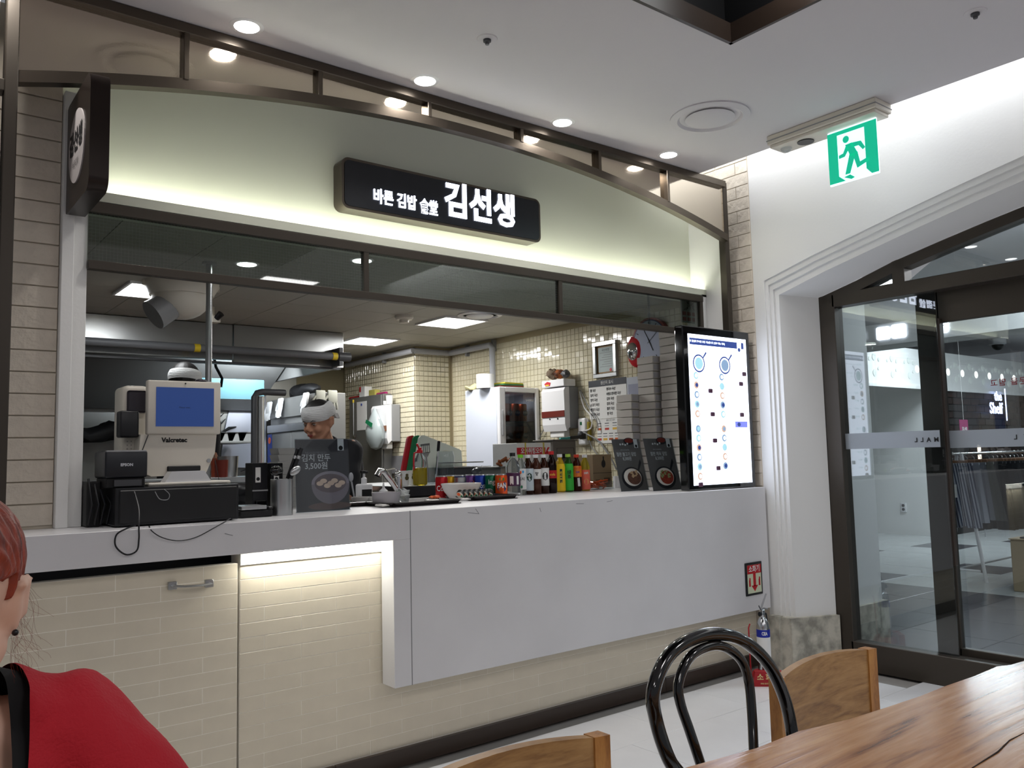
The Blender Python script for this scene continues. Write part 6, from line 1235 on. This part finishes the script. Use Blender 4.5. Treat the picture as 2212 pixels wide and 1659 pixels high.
t = thing('standing_tube', 'bright steel upright tube right of the black pipe', 'pipe', (SX(566, 5.9, 900), 5.95, 0)); B().cyl((0, 0, 0), (0, 0, q1.z-.03), .034, n=16).done('tube', 'steel', t, True); B().cyl((-.035, -.01, U(566, 920, 1, 5.9).z), (-.035, -.01, U(566, 920, 1, 5.9).z+.03), .006, n=8).done('yellow_tag', 'yellow', t)
q = U(214, 928, 1, 7.35); b = B(); b.sph((0, 0, .07), .13, (2.2, .8, .6), 12)
for v in b.bm.verts: v.co.z = max(v.co.z+.03*math.sin(v.co.x*17)+.012*math.sin(v.co.y*40+v.co.x*50), 0)
tag(b.done('dark_bag', 'blackm', None, True, loc=(q.x+.03, 7.42, U(455, 940, 1, 7.2).z-.05)), 'dark heap of bags on the far rail shelf, left of the pos terminal', 'bag')
# range and pots at left back
t = thing('cooking_range', 'dark steel cooking range under the hood', 'stove', (1.5, 6.9, 0)); B().box(0, 1.4, 0, .8, 0, .88, .01).done('body', 'gsteel', t); B().box(.0, 1.4, 0, .8, .88, .90, .004).done('hob', 'black', t)
for (px, Y, r_, h_, m_, lb) in ((492, 5.2, .055, .11, 'steel', 'small steel pot behind the pos terminal'), (478, 4.4, .035, .09, mat('red_sauce', '7a2a1c', .4), 'squat jar of red sauce behind the pos terminal'), (470, 4.55, .035, .10, mat('orange_sauce', 'a8482a', .4), 'taller orange red sauce jar behind the squat jar')):
    q = U(px, 1012, 1, Y); tag(B().lathe([(0, 0), (r_*.9, 0), (r_, h_), (r_*.93, h_), (r_*.85, .01), (0, .01)], 20).done('pot' if 'pot' in lb else 'sauce_jar', m_, None, True, loc=(q.x, Y, q.z-h_*.35)), lb, 'pot' if 'pot' in lb else 'jar')
t = thing('prep_table', 'steel prep table at the kitchen left holding pots', 'table', (.75, 4.30, 0)); zp = U(485, 1012, 1, 4.4).z-.045; B().box(0, 1.0, 0, .32, zp-.03, zp, .003).done('table_top', 'steel', t)
for x in (.05, .95):
    for y in (.04, .28): B().cyl((x, y, 0), (x, y, zp-.03), .018, n=10).done('leg', 'steel', t, True)
for o in COL.objects:
    if o.get('label', '') in ('squat jar of red sauce behind the pos terminal', 'taller orange red sauce jar behind the squat jar'): o.location.z = zp
    if o.get('label', '') == 'small steel pot behind the pos terminal': o.location = (SX(492, 4.5, 1010), 4.5, zp)
q = U(525, 1025, 1, 4.0); b = B(); b.sph((0, 0, .06), .075, (1.3, 1, .8), 12); tag(b.done('black_pan_bag', 'black', None, True, loc=(q.x, 4.05, ZT-.02)), 'rounded black object behind the sachet dispensers', 'bag'); COL.objects[-1].location.z = ZT
# stack of white takeout cups behind the dumpling card
for k in range(9):
    tag(B().prism([(-.05, 0), (.05, 0), (.058, .030), (-.058, .030)], 'xz', -.05, .05).done('takeout_tray', mat('takeout_grey_white', 'a9a9a6', .7), None, loc=(SX(622, 3.75, 1040), 3.78, ZT+.031*k)), 'grey white takeout tray, %s from the top of the stack behind the canister' % ORD[8-k], 'tray', 'takeout trays stacked behind the canister')
for k in range(3):
    tag(B().prism([(-.03, 0), (.03, 0), (.036, .030), (-.036, .030)], 'xz', -.04, .04).done('takeout_tray', MATS['takeout_grey_white'], None, loc=(SX(637, 3.86, 1000)+.02, 3.90, ZT+.001+.1*k*0+.031*k)), 'small takeout tray, %s from the top of the low pile by the cook' % ORD[2-k], 'tray', 'small takeout trays')
# ================================================================== PEOPLE
from mathutils import noise as mnoise
SKIN1 = mat('skin_cook', 'b8876c', .5, var=.08, vscale=9); SKIN2 = mat('skin_woman', 'd9b09a', .5, var=.06, vscale=9)
class Blob(B):
    def ell(s, c, r, rot=None, n=14): return s.sph(c, 1.0, r, n, rot)
    def cap(s, a, b, ra, rb=None, n=14):
        rb = ra if rb is None else rb; s.cyl(a, b, ra, rb, n); s.sph(a, ra, n=10); s.sph(b, rb, n=10); return s
    def chain(s, pts, rs):
        for i in range(len(pts)-1): s.cap(pts[i], pts[i+1], rs[i], rs[i+1])
        return s
def fuse(b, name, m, parent, vox, smooth=4, fn=None, cut=None, loc=None, sink=.035, trim=None):
    me = bpy.data.meshes.new('tmp'); b.bm.to_mesh(me); b.bm.free(); o = bpy.data.objects.new('tmp', me); SC.collection.objects.link(o)
    r = o.modifiers.new('r', 'REMESH'); r.mode = 'VOXEL'; r.voxel_size = vox
    if smooth: s_ = o.modifiers.new('s', 'SMOOTH'); s_.factor = .5; s_.iterations = smooth
    me2 = bpy.data.meshes.new_from_object(o.evaluated_get(bpy.context.evaluated_depsgraph_get())); bpy.data.objects.remove(o); me2.name = name
    n_ = len(me2.vertices)
    if fn:
        co = np.empty(n_*3); no = np.empty(n_*3); me2.vertices.foreach_get('co', co); me2.vertex_normals.foreach_get('vector', no); co = co.reshape(-1, 3); no = no.reshape(-1, 3)
        me2.vertices.foreach_set('co', np.array([tuple(fn(Vector(c), Vector(k))) for c, k in zip(co, no)]).ravel()); me2.update()
    if cut:                       # sink this part of the garment or hair smoothly below the skin
        co = np.empty(n_*3); no = np.empty(n_*3); me2.vertices.foreach_get('co', co); me2.vertex_normals.foreach_get('vector', no); co = co.reshape(-1, 3); no = no.reshape(-1, 3)
        g = np.array([float(cut(Vector(c))) for c in co]); co = co-no*np.clip(g*(sink/.03), 0, sink)[:, None]; me2.vertices.foreach_set('co', co.ravel()); me2.update()
    if trim:                      # open the neckline and even out its hem
        bm = bmesh.new(); bm.from_mesh(me2); bmesh.ops.delete(bm, geom=[v for v in bm.verts if trim(v.co)], context='VERTS')
        bv = [(v, [e.other_vert(v) for e in v.link_edges if e.is_boundary]) for v in bm.verts if v.is_boundary]
        for _ in range(14):
            nw = [(v, sum((k.co for k in nb), Vector())/len(nb)) for v, nb in bv if len(nb) == 2]
            for v, c in nw: v.co = v.co*.4+c*.6
        bm.to_mesh(me2); bm.free()
    for p in me2.polygons: p.use_smooth = True
    me2.materials.clear(); return link(name, me2, m, parent, loc=loc)
def head_blobs(b, T):
    """T maps head space (face towards -y, z up, chin at -.11) to figure space"""
    P = lambda *c: T @ Vector(c); R_ = T.to_euler()
    b.ell(P(0, .012, .035), (.074, .093, .082), R_); b.ell(P(0, -.022, -.028), (.060, .064, .072), R_); b.cap(P(-.012, -.060, -.092), P(.012, -.060, -.092), .020)
    for s_ in (-1, 1):
        b.cap(P(s_*.050, .0, -.045), P(s_*.025, -.045, -.088), .022, .018); b.ell(P(s_*.034, -.056, -.028), (.026, .026, .026), R_)
        b.cap(P(s_*.014, -.078, .026), P(s_*.044, -.066, .024), .010, .009); b.ell(P(s_*.010, -.094, -.030), (.0085, .010, .0075), R_)
        b.ell(P(s_*.031, -.066, .004), (.017, .016, .012), R_)
        b.ell(P(s_*.076, .014, .000), (.009, .019, .031), R_); b.ell(P(s_*.066, .016, -.005), (.014, .024, .034), R_); b.cap(P(s_*.082, -.002, .018), P(s_*.088, .026, .020), .0065); b.cap(P(s_*.088, .026, .020), P(s_*.084, .024, -.018), .0065, .006); b.ell(P(s_*.076, .008, -.026), (.006, .008, .009), R_)
    b.cap(P(0, -.080, .018), P(0, -.098, -.020), .0085, .0125); b.cap(P(-.018, -.080, -.056), P(.018, -.080, -.056), .010); b.cap(P(0, .015, -.07), P(0, .035, -.18), .050, .054)
def face_parts(T, parent, iris='3a2618', lip='a8604f', brow='2a1c16', down=0.0):
    P = lambda *c: T @ Vector(c); R_ = T.to_euler()
    for s_ in (-1, 1):
        e = B().sph(P(s_*.031, -.0725, .004), .0115, (1.15, 1, .42), 10, R_).done('eye', mat('eye_white', 'd8d4ce', .2), parent, True)
        B().sph(P(s_*.031, -.0802, .003-.002*down), .0052, (1, .6, 1), 8, R_).done('iris', mat('iris_'+iris, iris, .1), parent, True)
        B().tube([P(s_*.018, -.088, .021), P(s_*.032, -.087, .0265), P(s_*.047, -.078, .022)], [.0018, .0028, .0014], 6).done('eyebrow', mat('brow_'+brow, brow, .8), parent, True)
        B().tube([P(s_*.019, -.0835, .005), P(s_*.031, -.0860, .0105), P(s_*.043, -.0790, .006)], [.0014, .0022, .0014], 6).done('eyelid', mat('lid_dark', '3a2820', .6), parent, True)
    B().tube([P(-.021, -.083, -.056), P(-.008, -.0915, -.0535), P(0, -.0915, -.055), P(.008, -.0915, -.0535), P(.021, -.083, -.056)], [.002, .0042, .0036, .0042, .002], 8).done('upper_lip', mat('lip_'+lip, lip, .4), parent, True)
    B().tube([P(-.018, -.083, -.060), P(0, -.0905, -.063), P(.018, -.083, -.060)], [.002, .0052, .002], 8).done('lower_lip', mat('lip_'+lip, lip, .4), parent, True)
def hand_blobs(b, w_, d, nrm, s_=1.0, side=1):
    d = Vector(d).normalized(); nrm = Vector(nrm).normalized(); x = d.cross(nrm).normalized()*side; w_ = Vector(w_)
    for k in range(4): b.cap(w_+x*(-.026+.017*k)*s_*.6, w_+(x*(-.030+.020*k)+d*.082)*s_, .014*s_, .0115*s_, 10)
    for k, L_ in enumerate((.060, .075, .080, .070)):
        p0 = w_+(x*(-.030+.020*k)+d*.085)*s_; p1 = p0+(d*.5*L_+nrm*-.006)*s_; p2 = p0+(d*.80*L_-nrm*.020)*s_; p3 = p0+(d*L_-nrm*.038)*s_; b.chain([p0, p1, p2, p3], [.0095*s_, .0088*s_, .008*s_, .007*s_])
    p0 = w_+(x*.022+d*.02)*s_; b.chain([p0, p0+(x*.032+d*.025-nrm*.008)*s_, p0+(x*.045+d*.052-nrm*.018)*s_], [.014*s_, .0105*s_, .0085*s_])
def figure(t, J, T, skin, vox=.0048):
    b = Blob(); head_blobs(b, T); n = Vector(J['neck'])
    b.cap(T @ Vector((0, .03, -.15)), n, .053, .058); b.ell((Vector(J['chest'])), (.135, .09, .16), J.get('trot')); b.cap(Vector(J['sl']), Vector(J['sr']), .050); b.cap(J['chest'], J['pelvis'], .11, .115)
    for s_ in ('l', 'r'):
        b.chain([J['s'+s_], J['e'+s_], J['w'+s_]], [.046, .036, .025]); hand_blobs(b, J['w'+s_], Vector(J['w'+s_])-Vector(J['e'+s_])+Vector(J.get('hd', (0, 0, 0))), J.get('hn', (0, 0, 1)), .95, 1 if s_ == 'l' else -1)
        b.chain([J['h'+s_], J['k'+s_], J['a'+s_]], [.078, .055, .036]); b.cap(J['a'+s_], Vector(J['a'+s_])+Vector(J.get('toe', (0, -.15, -.03))), .036, .026)
    return fuse(b, 'body', skin, t, vox)
def T_(loc, yaw, pitch=0, roll=0): return Matrix.Translation(loc) @ Euler((0, 0, yaw)).to_matrix().to_4x4() @ Euler((pitch, roll, 0)).to_matrix().to_4x4()
# ---- woman in red in the foreground, facing the table (-Y)
wx, wy = .063, 1.07
t = thing('person', 'red haired woman in a red t-shirt seated at the left edge of the picture', 'person', (wx, wy, 0))
T = T_((0, 0, 1.106), -.10, .05, 0)
J = dict(neck=(0, .045, .985), chest=(0, .06, .86), pelvis=(0, .10, .56), sl=(.140, .055, .945), sr=(-.140, .055, .945), el=(.24, .02, .715), er=(-.24, .02, .715), wl=(.16, -.20, .775), wr=(-.16, -.20, .775), hl=(.09, .08, .53), hr=(-.09, .08, .53), kl=(.11, -.36, .52), kr=(-.11, -.36, .52), al=(.11, -.34, .09), ar=(-.11, -.34, .09))
figure(t, J, T, SKIN2); face_parts(T, t, lip='b5524e', brow='6a3626')
def fold(c, n):
    f = mnoise.noise(Vector((c.x*9, c.y*9, c.z*4+3)))*.010+mnoise.noise(Vector((c.x*24, c.y*24, c.z*9)))*.006+.0045*math.sin(c.z*38+c.x*30)*max(0, min(1, (abs(c.x)-.04)*12))+.0015*math.sin(c.x*60-c.z*22)
    return c+n*f
b = Blob(); b.ell((0, .055, .86), (.170, .124, .175)); b.ell((.05, .05, .985), (.10, .075, .045)); b.ell((-.05, .05, .985), (.10, .075, .045)); b.cap((.135, .055, .945), (-.135, .055, .945), .070); b.cap((.045, .055, 1.005), (.14, .055, .950), .042, .062); b.cap((-.045, .055, 1.005), (-.14, .055, .950), .042, .062); b.cap((0, .06, .84), (0, .09, .58), .150, .155)
for s_ in (-1, 1): b.chain([(s_*.148, .055, .935), (s_*.182, .045, .885), (s_*.225, .030, .80)], [.070, .074, .080])
cn = Vector((0, -.0, 1.045))
fuse(b, 'shirt', mat('red_cotton', 'b01828', .85, bump=.3, bscale=260), t, .006, 6, fn=fold, trim=lambda c: (c.x/.092)**2+((c.y-.01)/.125)**2 < 1 and c.z > .915)
b = Blob(); b.ell((0, .055, .86), (.160, .112, .165)); b.cap((.045, .055, .99), (.12, .055, .95), .045, .055); b.cap((-.045, .055, .99), (-.12, .055, .95), .045, .055); b.cap((-.045, .055, .98), (.045, .055, .98), .045)
fuse(b, 'undershirt', mat('black_cotton', '101012', .85), t, .006, 3, trim=lambda c: ((c.x/.074)**2+((c.y+.01)/.135)**2 < 1 and c.z > .89) or c.z < .75)
b = Blob(); P = lambda *c: T @ Vector(c); R_ = T.to_euler()
b.ell(P(0, .022, .045), (.087, .103, .088), R_); b.ell(P(0, .060, -.01), (.078, .062, .085), R_); b.ell(P(0, .125, .03), (.045, .04, .05), R_)
Ti = T.inverted()
hm = mat('copper_red_hair', '99402a', .42, var=.45, vscale=9, vcol='431610', bump=.35, bscale=22, stretch=(.8, 9, .8))
def hair_cut(c):
    q_ = Ti @ c; return max(min(-.050-q_.y, .078-q_.z), min(.034-q_.y, .006-q_.z), min(-.01-q_.y, .035-q_.z))
def hair_fn(c, n): q_ = Ti @ c; return c+n*(.0013*math.sin(q_.y*520+9*mnoise.noise(q_*18))+.004*mnoise.noise(Vector((q_.x*12, q_.y*40, q_.z*12))))
fuse(b, 'hair', hm, t, .0032, 3, fn=hair_fn, cut=hair_cut)
b = B(); rr = random.Random(11)
for k in range(46):
    s_ = 1 if rr.random() < .8 else -1; z0 = rr.uniform(-.05, .03); p0 = P(s_*rr.uniform(.074, .088), rr.uniform(.02, .06), z0); dx = s_*rr.uniform(.0, .035); L_ = rr.uniform(.03, .10)
    am, ph, fq = rr.uniform(.002, .008), rr.uniform(0, 6), rr.uniform(1.5, 4)
    b.tube([p0+Vector((dx*(k_/9)**1.5+am*math.sin(ph+fq*k_/9*2)-am*math.sin(ph), .015*k_/9, -L_*k_/9)) for k_ in range(10)], .00013, 3)
b.done('loose_hair_strands', hm, t, kind='stuff'); B().sph(P(.0775, -.003, -.032), .0035, n=8).done('earring', 'black', t, True)
b = Blob()
for s_ in (-1, 1): b.chain([(s_*.09, .09, .54), (s_*.11, -.36, .53), (s_*.11, -.34, .12)], [.095, .070, .055])
b.cap((-.07, .10, .56), (.07, .10, .56), .13); fuse(b, 'trousers', mat('dark_denim', '1d2433', .85), t, .008, 3)
for s_ in (-1, 1): Blob().cap((s_*.11, -.33, .055), (s_*.11, -.50, .04), .048, .038).done('shoe', 'black', t, True)
w3c = wood_chair(wx, wy+.30, 0, 'light oak plank back chair under the woman in red', .76)
# ---- cook in a white headband
hc = U(688, 912, 1, 4.42)
t = thing('person', 'cook with a white headband and black top looking down behind the menu card', 'person', (hc.x, hc.y, 0)); H_ = hc.z-.0
yw = math.atan2(-(-.43), .9)
fx, fy = (-.43*.72-.787*.50, -.90*.72+.617*.50); yaw = math.atan2(fx, -fy)
T = T_((0, 0, H_), -math.atan2(-fx, -fy), .26, .0)
J = dict(neck=(.055, .06, H_-.13), chest=(.15, .12, H_-.26), pelvis=(.28, .22, .92), sl=(.18, -.05, H_-.15), sr=(.06, .24, H_-.17), el=(.08, -.18, H_-.42), er=(-.08, .22, H_-.42), wl=(-.12, -.16, H_-.40), wr=(-.18, .05, H_-.42), hl=(.30, .12, .88), hr=(.26, .30, .88), kl=(.27, .12, .48), kr=(.22, .30, .48), al=(.32, .15, .09), ar=(.28, .33, .09), toe=(-.13, -.05, -.03))
figure(t, J, T, SKIN1); face_parts(T, t, lip='9a4a42', brow='1c1412', down=1)
P = lambda *c: T @ Vector(c); R_ = T.to_euler(); Ti = T.inverted()
b = Blob(); b.ell(P(0, .014, .040), (.083, .102, .090), R_); fuse(b, 'hair', mat('black_hair', '0e0c0c', .5), t, .005, 2, cut=lambda c: max(min(-.045-(Ti @ c).y, .08-(Ti @ c).z), -.02-(Ti @ c).z, min(.02-(Ti @ c).y, .02-(Ti @ c).z)))
b = B(); rg = []
for z, rx, ry in ((.022, .083, .101), (.034, .088, .107), (.048, .0895, .1085), (.062, .089, .108), (.076, .087, .105), (.090, .080, .097), (.105, .064, .080)):
    rg.append([b.bm.verts.new(P(rx*math.cos(2*PI*k/36)*1.0, .012+ry*math.sin(2*PI*k/36), z+.006*math.sin(2*PI*k/36)+.004*math.sin(z*600+k*.5))) for k in range(36)])
for r0, r1 in zip(rg, rg[1:]):
    for k in range(36): b.bm.faces.new((r0[k], r0[(k+1) % 36], r1[(k+1) % 36], r1[k]))
hb = mat('white_headband', 'cfd0d0', .85, bump=.5, bscale=30, stretch=(1, 1, 6)); b.done('headband', hb, t, True)
B().prism([(.06, .03), (.10, .02), (.115, -.015), (.085, -.005)], 'yz', -.01, .01).xf(T @ Matrix.Translation((.02, .045, 0))).done('headband_knot', hb, t)
b = Blob(); b.ell((.16, .12, H_-.28), (.175, .145, .18)); b.cap((.18, -.04, H_-.165), (.07, .22, H_-.18), .070); b.cap((.10, .085, H_-.145), (.16, .12, H_-.25), .078, .12); b.cap((.14, .12, H_-.35), (.27, .21, .90), .135, .145)
for A1, A2 in (((.18, -.05, H_-.17), (.10, -.17, H_-.38)), ((.06, .23, H_-.21), (-.06, .22, H_-.38))): b.cap(A1, A2, .068, .056)
fuse(b, 'black_top', mat('black_uniform', '15161b', .8), t, .007, 4, fn=lambda c, n: c+n*.005*mnoise.noise(c*14), cut=lambda c: .075-(c-Vector((.05, .045, H_-.105))).length)
b = Blob()
for s_, y in ((1, .12), (-1, .30)): b.chain([(.29, y, .88), (.26, y, .48), (.31, y+.03, .13)], [.10, .075, .06])
fuse(b, 'apron_trousers', mat('black_uniform', '15161b', .8), t, .008, 3)
# ---- second cook behind the terminal
hc = U(400, 830, 1, 5.05)
t = thing('person', 'second cook mostly hidden behind the pos terminal, white headband showing', 'person', (hc.x, hc.y, 0)); H_ = hc.z-.005; T = T_((0, 0, H_), 2.6, .12)
J = dict(neck=(0, -.02, H_-.15), chest=(0, -.03, H_-.33), pelvis=(0, 0, .92), sl=(-.15, 0, H_-.21), sr=(.15, 0, H_-.21), el=(-.18, .08, H_-.48), er=(.18, .05, H_-.48), wl=(-.14, .24, H_-.46), wr=(.14, .24, H_-.46), hl=(-.09, 0, .88), hr=(.09, 0, .88), kl=(-.1, .02, .48), kr=(.1, .02, .48), al=(-.1, 0, .09), ar=(.1, 0, .09), toe=(0, .14, -.03))
figure(t, J, T, SKIN1, .006); face_parts(T, t)
P = lambda *c: T @ Vector(c); R_ = T.to_euler(); Ti = T.inverted()
b = Blob(); b.ell(P(0, .014, .042), (.088, .106, .094), R_); fuse(b, 'hair', MATS['black_hair'], t, .005, 2, cut=lambda c: min(-.045-(Ti @ c).y, .08-(Ti @ c).z))
b = B(); rg = []
for z, rx, ry in ((.020, .090, .110), (.036, .094, .114), (.052, .094, .113), (.066, .091, .110), (.080, .085, .103)): rg.append([b.bm.verts.new(P(rx*math.cos(2*PI*k/32), .012+ry*math.sin(2*PI*k/32), z)) for k in range(32)])
for r0, r1 in zip(rg, rg[1:]):
    for k in range(32): b.bm.faces.new((r0[k], r0[(k+1) % 32], r1[(k+1) % 32], r1[k]))
b.done('headband', hb, t, True)
b = Blob(); b.ell((0, -.02, H_-.36), (.16, .12, .19)); b.cap((-.14, 0, H_-.22), (.14, 0, H_-.22), .06); b.cap((0, -.02, H_-.40), (0, 0, .50), .15, .17)
for s_ in (-1, 1): b.chain([(s_*.15, 0, H_-.23), (s_*.18, .07, H_-.46)], [.062, .05])
fuse(b, 'black_top', MATS['black_uniform'], t, .008, 4)
# ------------------------------------------------------------------ link everything
for o in COL.objects: SC.collection.objects.link(o)
bpy.context.view_layer.update()
